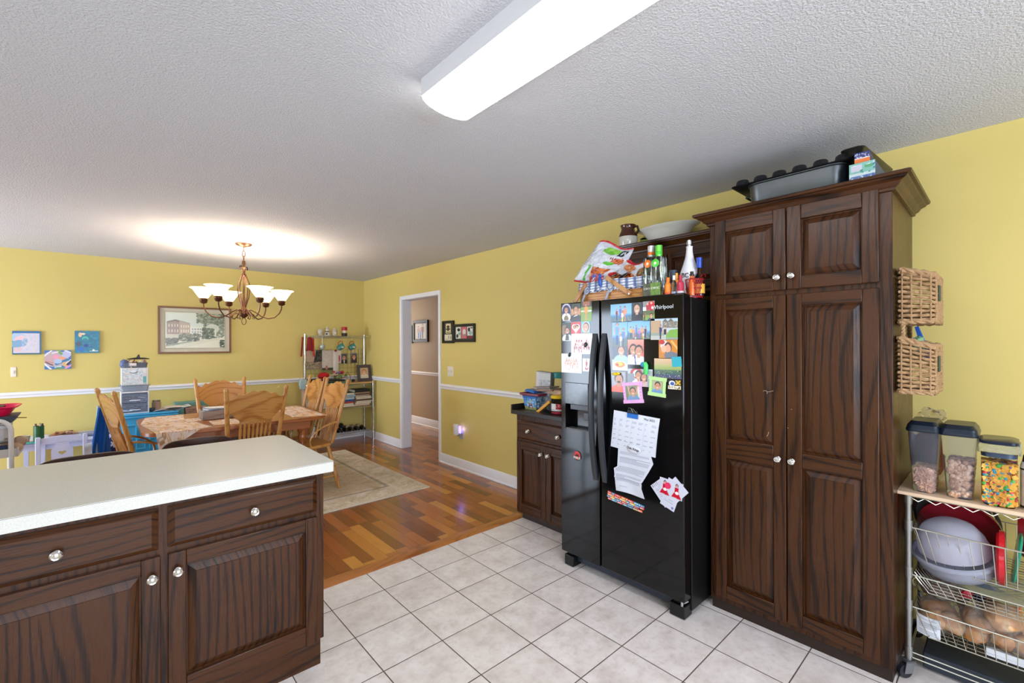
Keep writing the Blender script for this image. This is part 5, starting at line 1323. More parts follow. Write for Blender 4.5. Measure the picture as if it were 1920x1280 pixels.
c = Canvas(40, 60, 'a3a09e'); c.rect(.2, .8, 1, .97, 'b6b2ae'); c.speck(60, .04, .03, ['8c8a88', 'c0bcba', '7a7674'], (.2, 0, 1, .8), seed=2); c.rect(.0, 0, .2, 1, 'c4b4b4'); c.rect(.02, .1, .16, .4, 'b0343c')
cb = thing('cereal_box', 'grey carton standing tall behind the storage bin', 'box', (2.70, 2.62, WK), .1, world=False)
mb = MB(Matrix.Translation((0, -.03, 0)) @ Matrix.Rotation(.05, 4, 'X')); mb.box(-.03, -.075, 0, .03, .075, .305); mb.build('carton', mat('9c9896', .5, var=.25, scale=30), cb, bev=.001)
picture(c, faceW(-.0302, .045, .002) @ Matrix.Rotation(-.05, 4, 'Z'), .148, .30, .0008).build('printed_front', M_paint, cb)
def jar(loc, r, h, lid, cont, label, ch, lab=None):
    b = thing('plastic_jar', label, 'jar', loc, world=False)
    mb = MB(); mb.lathe([(.001, 0), (r * .95, 0), (r, .006), (r, h * .80), (r * .88, h * .86), (0, h * .86)], n=30); mb.build('clear_body', mat('eef2f2', .04, trans=1.0, var=0, ior=1.12, name='jar_plastic'), b)
    mb = MB(); mb.lathe([(.001, h * .85), (r * .98, h * .85), (r * 1.0, h * .87), (r * 1.0, h * .985), (r * .95, h), (0, h)], n=30); mb.build('lid', mat(lid, .35), b)
    mb = MB(); mb.lathe([(.001, .004), (r * .93, .004), (r * .93, h * ch), (0, h * ch + .008)], n=24); mb.build('contents', mat(cont, .6, var=.5, scale=70), b)
    if lab:
        c = Canvas(30, 26, 'dcdad8'); c.rect(.5, .25, 1, 1, 'b81c2c'); c.rect(.05, .1, .45, .2, '8a8a90'); c.speck(10, .05, .03, ['e8d8d8'], (.55, .4, .95, .9), seed=2)
        picture(c, Matrix(), 1, 1, .001, warp=lambda u, v: (-(r + .001) * math.cos((u - .5) * 1.5 + .35), -(r + .001) * math.sin((u - .5) * 1.5 + .35), h * .2 + v * h * .38)).build('label', M_paint, b)
    return b
jar((2.575, 2.315, WK), .062, .140, 'e8c01c', '5a2c28', 'clear jar with yellow screw lid next to the fridge', .18, True)
jar((2.78, 2.48, WK), .075, .300, '1c7c78', 'a89060', 'tall clear jar with teal lid behind the yellow-lidded jar', .5)
mb = MB(); mb.M = Matrix.Translation((2.535, 2.435, WK + .042)) @ Matrix.Rotation(-.62, 4, 'X'); mb.box(-.014, -.085, -.011, .014, .085, .011)
single(mb, 'candy_box', mat('e0a030', .45, var=.25, scale=30), 'narrow orange box propped at a slant in front of the bin', 'box', bev=.001)
mb = MB(); mb.ball((2.62, 2.44, WK + .062), .05, .055, .062, wob=.5, seed=7, n=20, m=12); single(mb, 'plastic_bag', mat('dfe6ee', .1, trans=.85, var=0, ior=1.08, name='clear_bag'), 'crumpled clear bag behind the slanted orange box', 'bag')
mb = MB(); mb.ball((2.53, 2.30, WK + .012), .022, .05, .012, wob=.5, seed=4); single(mb, 'candy_packet', mat('a8243c', .3, coat=.4), 'flat red packet lying in front of the yellow-lidded jar', 'packet')
mb = MB(); mb.M = Matrix.Translation((2.68, 2.42, WK + .150)) @ Matrix.Rotation(.05, 4, 'X'); mb.box(-.05, -.08, -.022, .05, .08, .022); single(mb, 'bread_packet', mat('c4a07a', .4, var=.3), 'tan packet lying behind the yellow jar lid', 'packet', bev=.008)
mb = MB(); mb.M = Matrix.Translation((2.72, 2.56, WK + .152)); mb.lathe([(.001, 0), (.03, 0), (.03, .05), (0, .05)], n=20); single(mb, 'green_tub', mat('1c5c3a', .4), 'dark green tub lid behind the grey carton', 'lid')
mb = MB(); mb.ball((2.655, 2.49, WK + .105), .045, .05, .045, wob=.5, seed=2, n=18, m=10); single(mb, 'white_bag', mat('b6c0d0', .35, var=.3), 'pale blue bag with a dark oval mark below the grey carton', 'bag')

# dark things behind and under the cart
mb = MB(); mb.M = Matrix.Translation((2.915, .165, .60)) @ Matrix.Rotation(1.35, 4, 'Y'); mb.lathe([(.001, 0), (.11, 0), (.135, .02), (.148, .03), (.148, .034), (.13, .026), (.105, .006), (0, .006)], n=40)
single(mb, 'round_pan', mat('34322f', .4, .4), 'dark grey round pan standing behind the red lid in the top wire basket', 'pan')
mb = MB(); mb.box(2.66, -.27, .012, 2.93, .255, .078); single(mb, 'slate_box', mat('2a323c', .5), 'flat slate blue box lying on the floor under the wire cart', 'box', bev=.006)

# ================================================================ DINING SIDE
# rug
t = NT('faded_rug'); x, y, z = t.xyz('Object')
v = t.comb(x, y, 0.0)
n1 = t.noise(v, 5, 6, .7, 1.2); n2 = t.noise(v, 42, 6, .75)
base = t.ramp(t.math('ADD', t.math('MULTIPLY', n1, .6), t.math('MULTIPLY', n2, .4)), [(.36, 'a8957a'), (.46, 'c8b79c'), (.55, 'dcd0c2'), (.68, 'e8e0d8')])
bx = t.math('SUBTRACT', 1.35, t.math('ABSOLUTE', x)); by = t.math('SUBTRACT', 1.08, t.math('ABSOLUTE', y)); ed = t.math('MINIMUM', bx, by)
band = t.ramp(ed, [(.0, 0.0), (.012, 0.0), (.02, 1.0), (.30, 1.0), (.31, 0.0), (.33, 1.0)], 'LINEAR')
brd = t.ramp(ed, [(.28, 0.0), (.29, 1.0), (.32, 1.0), (.33, 0.0)])
base = t.mix(t.math('MULTIPLY', brd, t.math('MULTIPLY', n2, 1.0)), base, '6e6450')
fld = t.ramp(ed, [(.33, 0.0), (.36, 1.0)])
base = t.mix(t.math('MULTIPLY', fld, t.math('MULTIPLY', n1, .7)), base, 'b08f60')
edg = t.ramp(ed, [(.0, 1.0), (.03, 1.0), (.04, 0.0)])
base = t.mix(t.math('MULTIPLY', edg, .6), base, 'd0c6b4')
t.p(Base_Color=base, Roughness=.95, Specular_IOR_Level=.1); t.bump(t.noise(v, 320, 2), .5, .003)
mb = MB(); mb.box(-.30, 3.895, .0005, 2.405, 6.06, .009)
tag(mb.build('area_rug', t.m, None, bev=.002), 'faded beige area rug with a worn border under the dining table', 'rug')
RG = .0095

# table
tbx0, tbx1, tby0, tby1, TZ = .200, 1.625, 4.460, 5.545, .745
dt = thing('dining_table', 'reddish brown oval-cornered dining table with turned legs on the rug', 'table', (.91, 5.0, RG))
M_table = wood('red_brown_oak_', 'x', '5a2a12', '8a4a22', 'a8622e', rough=.3, bands=30, contrast=.7)
def tab_out(i=0.0, r=.17):
    cx_, cy_ = (tbx0 + tbx1) / 2, (tby0 + tby1) / 2
    return [(cx_ + a, cy_ + b) for a, b in rrect((tbx1 - tbx0) / 2 - i, (tby1 - tby0) / 2 - i, r, 8)]
mb = MB(); mb.prism(tab_out(), TZ - .030, TZ); mb.prism(tab_out(.02), TZ - .036, TZ - .030); mb.build('tabletop', M_table, dt, bev=.008, seg=3)
mb = MB(); mb.box(tbx0 + .14, tby0 + .14, TZ - .125, tbx1 - .14, tby1 - .14, TZ - .036); mb.build('apron', M_table, dt, bev=.003)
for k, (lx, ly) in enumerate(((tbx0 + .2, tby0 + .2), (tbx1 - .2, tby0 + .2), (tbx0 + .2, tby1 - .2), (tbx1 - .2, tby1 - .2))):
    mb = MB(); mb.lathe([(.001, RG), (.028, RG), (.034, .05), (.026, .09), (.04, .14), (.046, .3), (.040, .46), (.03, .5), (.042, .53), (.032, .56), (.045, .60), (.045, TZ - .04), (0, TZ - .04)], c=(lx, ly, 0), n=18); mb.build('leg', M_table, dt)
mb = MB(); mb.box(.62, 4.80, RG + .15, 1.20, 5.22, TZ - .125); mb.box(.50, 4.88, RG + .001, 1.32, 5.14, RG + .15); mb.build('pedestal', wood('dark_red_wood_', 'z', '2c130a', '4e2412', '66331a', rough=.3), dt, bev=.01)

# placemats
def leaf_canvas(seed, base_='dcc8bc', n=110):
    c = Canvas(80, 60, base_); R = random.Random(seed)
    for _ in range(n):
        x_, y_, r_ = R.random(), R.random(), R.uniform(0, 3)
        col = R.choice(['c88a3c', 'b8702c', 'cf9a50', '9a6a34', 'a88a78', 'b89a88', 'e6d8cc', 'd8b890', 'c49a6c'])
        c.ell(x_, y_, R.uniform(.05, .10), R.uniform(.016, .035), col, .8, r_); c.line(x_ - .07 * math.cos(r_), y_ - .07 * math.sin(r_), x_ + .07 * math.cos(r_), y_ + .07 * math.sin(r_), .008, 'f0e6da', .8)
    return c
def bil(P, u, v): return [(1 - u) * (1 - v) * P[0][k] + u * (1 - v) * P[1][k] + u * v * P[2][k] + (1 - u) * v * P[3][k] for k in range(2)]
def mat_on_table(P, label, seed, lift=.0015, fold=None, hang=0.0):
    c = leaf_canvas(seed)
    def w(u, v):
        x_, y_ = bil(P, u, v); z_ = TZ + lift + .0012 * math.sin(u * 9 + v * 5)
        over = max(0.0, tby0 - y_) if hang else 0.0
        if over > 0: z_ -= over * 1.0 + .004; y_ = tby0 - over * .28 - .004
        return (x_, y_, z_)
    tag(picture(c, Matrix(), 1, 1, .0014, warp=w).build('placemat', paint_mat('printed_cotton', .85), None), label, 'placemat', 'leaf print placemats')
mat_on_table([(.215, 5.07), (.53, 5.09), (.56, 5.52), (.27, 5.52)], 'leaf print placemat at the far left corner of the table', 1)
mat_on_table([(.300, 4.30), (.66, 4.52), (.56, 5.07), (.215, 5.06)], 'leaf print placemat with one corner drooping over the near table edge', 2, .0018, hang=1)
mat_on_table([(.535, 4.95), (.68, 4.97), (.665, 5.16), (.53, 5.14)], 'small folded leaf print placemat beside the paper box', 3)
mat_on_table([(.68, 4.60), (.93, 4.50), (.95, 4.88), (.685, 4.87)], 'leaf print placemat behind the near chair', 4)
mat_on_table([(1.31, 4.58), (1.60, 4.475), (1.60, 5.40), (1.335, 5.40)], 'long leaf print placemat covering the right end of the table', 5)
# paper holder
pb = thing('paper_box', 'grey wooden box with white papers on the dining table', 'box', (.80, 5.07, TZ), world=False)
def w5(mb, sx, sy, h, th=.008): 
    mb.box(-sx, -sy, 0, sx, sy, .006); mb.box(-sx, -sy, 0, -sx + th, sy, h); mb.box(sx - th, -sy, 0, sx, sy, h); mb.box(-sx + th, -sy, 0, sx - th, -sy + th, h); mb.box(-sx + th, sy - th, 0, sx - th, sy, h); return mb
w5(MB(), .15, .11, .075); mb = w5(MB(), .15, .115, .078); mb.build('box_body', wood('grey_brown_wood_', 'x', '5a4a3e', '8a7668', 'a09084', rough=.6, coat=0), pb, bev=.002)
for k in range(4):
    mb = MB(); mb.M = Matrix.Translation((.01 * k - .02, .005 * k, .072 + .007 * k)) @ Matrix.Rotation(.12 * (k - 1.5), 4, 'Z') @ Matrix.Rotation(.05 * (k % 2), 4, 'Y'); mb.box(-.12, -.09, 0, .12, .09, .002)
    o = mb.build('paper_sheet', mat(['dfe2ea', 'c8d0e0', 'e6e8ec', '3a4a8a'][k] if k != 3 else 'e4e6ea', .6), None); o.matrix_basis = Matrix.Translation((.80, 5.07, TZ)) @ o.matrix_basis
    tag(o, 'white sheet of paper in the stack on the grey box', 'paper', 'papers on the grey box')

# pressed-back chairs
CM = gold
def chair_proto():
    r = thing('dining_chair', 'x', 'chair', (0, 0, 0), world=False, group='pressed-back oak dining chairs')
    # seat, saddle shaped outline; the chair faces +y
    pts_ = []
    for a_ in np.linspace(0, 2 * PI, 41)[:-1]:
        ca, sa = math.cos(a_), math.sin(a_); k_ = (abs(ca) ** 4 + abs(sa) ** 4) ** (-.25)
        w_ = .225 + .012 * sa; pts_.append((w_ * k_ * ca, .005 + .21 * k_ * sa))
    mb = MB(); mb.prism(pts_, .428, .458); mb.build('seat', CM('y'), r, bev=.009, seg=3)
    def turned(p, q, prof): 
        P, Q = Vector(p), Vector(q); return ([P + (Q - P) * s_ for s_, _ in prof], [rr for _, rr in prof])
    legp = [(0, .013), (.06, .015), (.10, .013), (.16, .019), (.36, .022), (.44, .016), (.47, .021), (.50, .016), (.56, .020), (.80, .021), (.86, .015), (.89, .020), (.93, .015), (1, .017)]
    for sx in (-1, 1):
        for (y0_, y1_) in ((.215, .150), (-.235, -.145)):
            mb = MB(); mb.tube(*turned((sx * .215, y0_, 0), (sx * .165, y1_, .43), legp), 12); mb.build('leg', CM('z'), r)
    sp = [(0, .008), (.15, .009), (.42, .012), (.5, .015), (.58, .012), (.85, .009), (1, .008)]
    for z_, yy in ((.16, .19), (.25, .178)):
        mb = MB(); mb.tube(*turned((-.2, yy, z_), (.2, yy, z_), sp), 10); mb.build('stretcher', CM('x'), r)
    for sx in (-1, 1):
        for z_ in (.13, .22):
            mb = MB(); mb.tube(*turned((sx * .198, -.205, z_), (sx * .198, .19, z_), sp), 10); mb.build('stretcher', CM('y'), r)
    mb = MB(); mb.tube(*turned((-.195, -.2, .17), (.195, -.2, .17), sp), 10); mb.build('stretcher', CM('x'), r)
    # leaning back posts
    postp = [(0, .017), (.06, .020), (.20, .016), (.24, .0215), (.28, .017), (.31, .0215), (.34, .017), (.38, .0185), (.90, .0175), (.93, .0145), (.955, .019), (.985, .016), (1.0, .006)]
    def back(x_, z_): return Vector((x_ * (1 + .24 * (z_ - .455) / .62), -.178 - .155 * (z_ - .455) / .62, z_))
    for sx in (-1, 1):
        P, Q = back(sx * .185, .455), back(sx * .185, 1.075); mb = MB(); mb.tube([P + (Q - P) * s_ for s_, _ in postp], [rr for _, rr in postp], 14); mb.build('back_post', CM('z'), r)
    # pressed panel: carved crest line, narrow waist
    topz = [(0, .985), (.06, .978), (.12, .985), (.19, 1.022), (.26, 1.010), (.34, 1.030), (.42, 1.044), (.47, 1.040), (.5, 1.030)]
    botz = [(0, .862), (.07, .848), (.10, .835), (.14, .812), (.18, .800), (.22, .775), (.28, .772), (.5, .768)]
    def prof(tb, u): u = u if u <= .5 else 1 - u; return float(np.interp(u, [a for a, _ in tb], [b for _, b in tb]))
    n_, m_ = 44, 8; mb = MB(); F_, B_ = [], []
    for j in range(m_ + 1):
        fr_, bk_ = [], []
        for i in range(n_ + 1):
            u = i / n_; z_ = prof(botz, u) + (prof(topz, u) - prof(botz, u)) * j / m_
            xx = (u - .5) * 2 * .182; p = back(xx, z_); p.y -= .022 * (1 - (2 * u - 1) ** 2)
            fr_.append(mb.v(p + Vector((0, .007, 0)))); bk_.append(mb.v(p - Vector((0, .007, 0))))
        F_.append(fr_); B_.append(bk_)
    for j in range(m_):
        for i in range(n_):
            mb.f((F_[j][i], F_[j][i + 1], F_[j + 1][i + 1], F_[j + 1][i])); mb.f((B_[j][i], B_[j + 1][i], B_[j + 1][i + 1], B_[j][i + 1]))
    for i in range(n_):
        mb.f((F_[0][i], B_[0][i], B_[0][i + 1], F_[0][i + 1])); mb.f((F_[m_][i], F_[m_][i + 1], B_[m_][i + 1], B_[m_][i]))
    for j in range(m_):
        mb.f((F_[j][0], F_[j + 1][0], B_[j + 1][0], B_[j][0])); mb.f((F_[j][n_], B_[j][n_], B_[j + 1][n_], F_[j + 1][n_]))
    mb.build('backrest', CM('x'), r, bev=.003)
    for k in range(8):
        x_ = -.105 + k * .030; P = back(x_, .455); P.y += .0; Q = back(x_ * .98, .78); Q.y -= .020
        mb = MB(); mb.tube([P + (Q - P) * s_ for s_ in (0, .2, .35, .6, .8, .84, .9, 1)], [.0075, .0095, .008, .0115, .012, .008, .0105, .008], 10); mb.build('spindle', CM('z'), r)
    # bentwood arms
    for sx in (-1, 1):
        P_ = [Vector(back(sx * .197, .66)) + Vector((sx * .006, .015, 0))]
        for a_ in np.linspace(0, 1, 12)[1:]:
            an = a_ * PI * .62; P_.append(Vector((sx * (.218 + .012 * math.sin(a_ * PI)), -.205 + .235 * math.sin(an) + .03 * a_, .66 - .20 * a_ ** 1.5)))
        mb = MB(); mb.tube(P_, .0088, 8); mb.build('bent_arm', CM('y'), r)
    return r
ch = chair_proto(); GR = 'pressed-back oak dining chairs'
ch['label'] = 'oak pressed-back chair seen from behind at the near side of the table'
ch.location = (.935, 4.59, RG); ch.rotation_euler = (0, 0, .03)
dup(ch, (.925, 5.42, RG), PI + .03, 'oak pressed-back chair against the far table side with a red striped band on its post')
dup(ch, (.31, 4.90, RG), -PI / 2 + .22, 'oak pressed-back chair at the left table end, backrest catching window glare')
dup(ch, (1.46, 4.67, RG), PI / 2 + .10, 'oak pressed-back chair at the right table end, nearer one beside the rug edge')
dup(ch, (1.45, 5.27, RG), PI / 2 + .02, 'oak pressed-back chair at the right table end, farther one near the wire shelf')
mb = MB(); mb.M = Matrix.Translation((.722, 5.80, .985)) @ Matrix.Rotation(.5, 4, 'Y'); mb.tube([(.03 * math.cos(a_), .03 * math.sin(a_), .004 * math.sin(3 * a_)) for a_ in np.linspace(0, 2 * PI, 19)[:-1]], .012, 8, closed=True)
single(mb, 'striped_band', mat('b07070', .8, var=.8, scale=80), 'red and white striped band looped on the far chair post', 'band')

# bar stools behind the peninsula
def stool(cx_, w_, label, top=.905):
    r = thing('bar_stool', label, 'stool', (cx_, 3.02, 0), world=False, group='dark bar stools behind the peninsula')
    m_ = wood('espresso_wood_', 'x', '180c09', '2e1812', '40241a', rough=.3)
    mb = MB(); n_ = 24; prev = None
    for i in range(n_ + 1):
        u = i / n_; x_ = (u - .5) * w_; y_ = .10 - .05 * (2 * u - 1) ** 2; zt = top - .055 * abs(2 * u - 1) ** 8
        rr = [mb.v((x_, y_ - .010, .80)), mb.v((x_, y_ + .010, .80)), mb.v((x_, y_ + .012, zt)), mb.v((x_, y_ - .008, zt))]
        if prev: [mb.f((prev[k], prev[(k + 1) % 4], rr[(k + 1) % 4], rr[k])) for k in range(4)]
        else: mb.f(rr[::-1])
        prev = rr
    mb.f(prev); mb.build('back_rail', m_, r, bev=.003)
    mb = MB(); mb.prism(rrect(.18, .17, .05), .60, .64); mb.V = [p + Vector((0, -.05, 0)) for p in mb.V]; mb.build('seat', m_, r, bev=.006)
    for sx in (-1, 1):
        mb = MB(); mb.tube([(sx * .17, .09, 0), (sx * .165, .06, .62), (sx * .165, .085, .82)], .014, 8); mb.build('leg', m_, r)
        mb = MB(); mb.tube([(sx * .17, -.20, 0), (sx * .15, -.17, .60)], .014, 8); mb.build('leg', m_, r)
        mb = MB(); mb.cyl((sx * .168, .08, .25), (sx * .165, -.19, .25), .009); mb.build('stretcher', m_, r)
    mb = MB(); mb.cyl((-.168, -.19, .20), (.168, -.19, .20), .009); mb.cyl((-.168, .08, .20), (.168, .08, .20), .009); mb.build('footrest', m_, r)
stool(-.065, .415, 'dark bar stool behind the peninsula below the heart-cutout chair', .886)
stool(.385, .360, 'dark bar stool behind the peninsula nearest the dining table')

# ---------------------------------------------------------------- chandelier
M_bronze = mat('6b4a38', .35, .85, name='aged_bronze', var=.25)
cd = thing('chandelier', 'bronze chandelier with six lit frosted glass shades above the dining table', 'chandelier', (1.01, 5.09, CZ), world=False)
mb = MB(); mb.lathe([(.074, 0), (.074, -.006), (.062, -.018), (.03, -.026), (.012, -.034), (0, -.036)], n=28); mb.build('canopy', M_bronze, cd)
mb = MB()
mb.tube([(0, 0, -.034), (0, 0, -.075)], .004, 8)
mb.tube([(.013 * math.cos(a_), 0, -.10 + .030 * math.sin(a_)) for a_ in np.linspace(0, 2 * PI, 17)[:-1]], .0035, 6, closed=True)
mb.tube([(0, .013 * math.cos(a_), -.145 + .026 * math.sin(a_)) for a_ in np.linspace(0, 2 * PI, 17)[:-1]], .0035, 6, closed=True)
mb.build('chain', M_bronze, cd)
mb = MB(); mb.lathe([(.001, -.165), (.014, -.168), (.017, -.195), (.014, -.225), (.022, -.235), (.012, -.26), (.010, -.30), (.016, -.315), (.010, -.33), (.008, -.50), (.016, -.56), (.013, -.60), (.028, -.66), (.045, -.685), (.045, -.70), (.03, -.72), (.014, -.735), (0, -.737)], n=20); mb.build('centre_column', M_bronze, cd)
for k in range(4):
    a0 = PI / 4 + k * PI / 2
    P_ = [(r_ * math.cos(a0), r_ * math.sin(a0), z_) for r_, z_ in ((.012, -.29), (.03, -.33), (.055, -.39), (.063, -.45), (.052, -.53), (.028, -.60), (.014, -.65))]
    mb = MB(); mb.tube(P_, .005, 7); mb.build('lyre_scroll', M_bronze, cd)
    if k % 2 == 0:
        for s_ in (1,):
            P_ = [(r_ * math.cos(a0), r_ * math.sin(a0), z_) for r_, z_ in ((.010, -.29), (.018, -.25), (.035, -.222), (.052, -.225), (.058, -.242), (.050, -.252))]
            mb = MB(); mb.tube(P_, [.006, .006, .005, .005, .006, .007], 7); mb.build('top_scroll', M_bronze, cd)
            P2 = [(-p[0], -p[1], p[2]) for p in P_]; mb = MB(); mb.tube(P2, [.006, .006, .005, .005, .006, .007], 7); mb.build('top_scroll', M_bronze, cd)
mb = MB(); mb.tube([(.019 * math.cos(a_), -.004 * math.cos(a_), -.768 + .034 * math.sin(a_)) for a_ in np.linspace(0, 2 * PI, 19)[:-1]], .0035, 6, closed=True); mb.build('bottom_ring', M_bronze, cd)
t = NT('lit_alabaster_glass'); x, y, z = t.xyz()
t.p(Base_Color=rgba('f4e0c4'), Roughness=.4, Emission_Color=rgba('ffdcb0'), Emission_Strength=2.4, Subsurface_Weight=0.0); M_shade = t.m
M_bulb = mat('fff2d8', .3, var=0, emit=14.0, name='lit_bulb')
for k in range(6):
    dx, dy = math.cos(math.radians(42 + 60 * k)), math.sin(math.radians(42 + 60 * k))
    u = Vector((dx, dy, 0)); 
    def at(r_, z_): return (u.x * r_, u.y * r_, z_)
    P_ = [at(.030, -.67), at(.06, -.655), at(.10, -.675), at(.15, -.715), at(.21, -.738), at(.27, -.725), at(.315, -.68), at(.333, -.635), at(.335, -.60)]
    mb = MB(); mb.tube(P_, .0058, 8)
    mb.tube([at(.02, -.70), at(.05, -.69), at(.085, -.70), at(.10, -.73), at(.085, -.745), at(.07, -.735)], .004, 6)
    arm = mb.build('arm', M_bronze, cd)
    mb = MB(); mb.lathe([(.001, -.605), (.018, -.602), (.030, -.592), (.033, -.584), (.028, -.580), (.034, -.574), (.035, -.566), (.030, -.562), (.034, -.557), (.030, -.552), (0, -.552)], c=at(.335, 0), n=22); mb.build('cup', M_bronze, arm)
    mb = MB(); c0 = at(.335, 0); mb.lathe([(.028, -.555), (.040, -.545), (.066, -.505), (.088, -.468), (.112, -.455), (.113, -.452), (.088, -.463), (.064, -.501), (.037, -.542), (.024, -.552)], c=c0, n=30); mb.build('glass_shade', M_shade, arm)
    mb = MB(); mb.ball((c0[0], c0[1], -.505), .022, .022, .035, n=14, m=8); mb.build('bulb', M_bulb, arm)
    d = bpy.data.lights.new('chandelier_bulb', 'POINT'); d.energy = 7.5; d.color = (1.0, .91, .77); d.shadow_soft_size = .04
    o = bpy.data.objects.new('chandelier_bulb', d); COL.objects.link(o); o.location = (1.01 + c0[0], 5.09 + c0[1], CZ - .495)

# ---------------------------------------------------------------- ceiling fixture
cf = thing('ceiling_light', 'long white fluorescent ceiling fixture with a glowing bowed lens', 'light', (1.0, .85, CZ))
FX0, FX1, FY0, FY1 = .883, 1.115, .25, 1.485
mb = MB(); mb.box(FX0, FY0, 2.375, FX0 + .006, FY1, CZ); mb.box(FX1 - .006, FY0, 2.375, FX1, FY1, CZ); mb.box(FX0 + .0065, FY0 + .0065, CZ - .012, FX1 - .0065, FY1 - .0065, CZ - .001); mb.box(FX0 + .0062, FY1 - .006, 2.375, FX1 - .0062, FY1, CZ); mb.box(FX0 + .0062, FY0, 2.375, FX1 - .0062, FY0 + .006, CZ)
mb.build('housing', mat('d8d8da', .35, var=0, name='white_enamel'), cf)
t = NT('glowing_lens'); t.p(Base_Color=rgba('ffffff'), Emission_Color=(1, 1, 1, 1), Emission_Strength=9.0, Roughness=.3); M_lens = t.m
pf = []
for a_ in np.linspace(0, PI, 13): pf.append((FX0 + .002 + (FX1 - FX0 - .004) * (1 - math.cos(a_)) / 2, 2.378 - .040 * math.sin(a_) ** .9))
mb = MB(); mb.prism([(p[0], p[1]) for p in pf], FY0 + .002, FY1 - .002); mb.V = [Vector((p.x, p.z, p.y)) for p in mb.V]; mb.build('lens', M_lens, cf)

# ---------------------------------------------------------------- pictures on the walls
def framed(name, label, M, w, h, fw, fcol, matw, mcol, cnv, depth=.018, cat='picture', gloss=True):
    r = thing(name, label, cat, M.translation)
    mb = MB(M)
    mb.box(-w / 2, -h / 2, 0, -w / 2 + fw, h / 2, depth); mb.box(w / 2 - fw, -h / 2, 0, w / 2, h / 2, depth)
    mb.box(-w / 2 + fw, -h / 2, 0, w / 2 - fw, -h / 2 + fw, depth); mb.box(-w / 2 + fw, h / 2 - fw, 0, w / 2 - fw, h / 2, depth)
    mb.build('frame', mat(fcol, .35, var=.15, scale=30), r, bev=.002)
    mb = MB(M); mb.box(-w / 2 + fw, -h / 2 + fw, .002, w / 2 - fw, h / 2 - fw, depth * .45); mb.build('mount', mat(mcol, .7, var=.05), r)
    iw, ih = w - 2 * fw - 2 * matw[0], h - 2 * fw - 2 * matw[1]
    picture(cnv, M @ Matrix.Translation((-iw / 2, -ih / 2, depth * .45)), iw, ih, .001).build('print', M_glossy_print if gloss else M_paint, r)
    return r
# street print
c = Canvas(190, 112, 'd9dcc8')
c.grad(.62, 'cfd8cc', 1.01, 'd6dccb'); c.rect(0, 0, 1, .30, 'dedcc6')
c.poly([(.02, .36), (.02, .74), (.16, .78), (.40, .68), (.40, .28), (.02, .24)], '9c8878'); c.poly([(.02, .74), (.16, .80), (.40, .70), (.38, .67), (.16, .75), (.02, .71)], '77695c'); c.poly([(.22, .30), (.22, .76), (.40, .69), (.40, .30)], 'b5a48e')
for k in range(4):
    for q in range(2): c.rect(.05 + k * .045, .44 + q * .15, .07 + k * .045, .52 + q * .15, 'd4c8b4'); c.rect(.25 + k * .038, .44 + q * .13, .265 + k * .038, .52 + q * .12, 'e4dcc8')
c.rect(.02, .20, .22, .38, 'cac4ac'); c.poly([(.40, .28), (.40, .62), (.60, .56), (.60, .28)], 'dfdfd0')
for k in range(4):
    for q in range(3): c.rect(.43 + k * .045, .34 + q * .085, .455 + k * .045, .385 + q * .085, '8c97a0')
c.speck(150, .022, .02, ['6d7058', '8f9078', '54584a'], (.22, .20, .55, .40), seed=2); c.speck(60, .03, .03, ['5c624a', '74785c', '6a5648'], (.02, .10, .20, .26), seed=3)
c.speck(420, .022, .022, ['6c7863', '8b947c', '59654f', 'a3aa92'], (.52, .72, 1.0, 1.0), seed=4); c.speck(200, .020, .02, ['6c7863', '8b947c', '59654f'], (.62, .55, 1.0, .76), al=.7, seed=5); c.speck(90, .02, .02, ['7b856e', 'a3aa92'], (.86, .30, 1.0, .6), seed=6)
c.ell(.78, .55, .12, .14, 'd8dccb', .85)
c.speck(200, .02, .022, ['5f6b52', '7b856a', '49543f'], (.61, .32, .80, .56), seed=7); c.line(.70, .28, .70, .40, .008, '4d4a3c'); c.speck(60, .015, .015, ['5f6b52', '49543f'], (.58, .26, .86, .32), seed=8)
c.poly([(0, .04), (.34, .13), (.72, .25), (.88, .30), (.88, .24), (.5, .08), (.3, 0), (0, 0)], 'd5d3bc'); c.line(.01, .06, .42, .19, .035, '8f967e'); c.line(.03, .04, .62, .22, .010, 'a8ab94'); c.speck(50, .02, .02, ['56614c', '3f4a38'], (.92, .02, 1, .22), seed=9)
c.line(.87, .30, .87, .46, .004, '7a7a68'); 
framed('framed_print', 'large framed print of a street with old buildings behind the chandelier', MX((.8335, BY - .001, 1.622), (1, 0, 0), (0, 0, 1)), .757, .580, .021, '7a4a20', (.052, .052), 'cfc9b4', c, .022)
lmb = MB(MX((.8335, BY - .0125, 1.622), (1, 0, 0), (0, 0, 1)))
for a in ((-.315, .228, .315, .2295), (-.315, -.2295, .315, -.228), (-.3165, -.2295, -.315, .2295), (.315, -.2295, .3165, .2295)): lmb.box(a[0], a[1], 0, a[2], a[3], .0012)
lmb.build('mount_line', mat('5c5640', .6, var=0), [o for o in COL.objects if o.name == 'framed_print'][0])
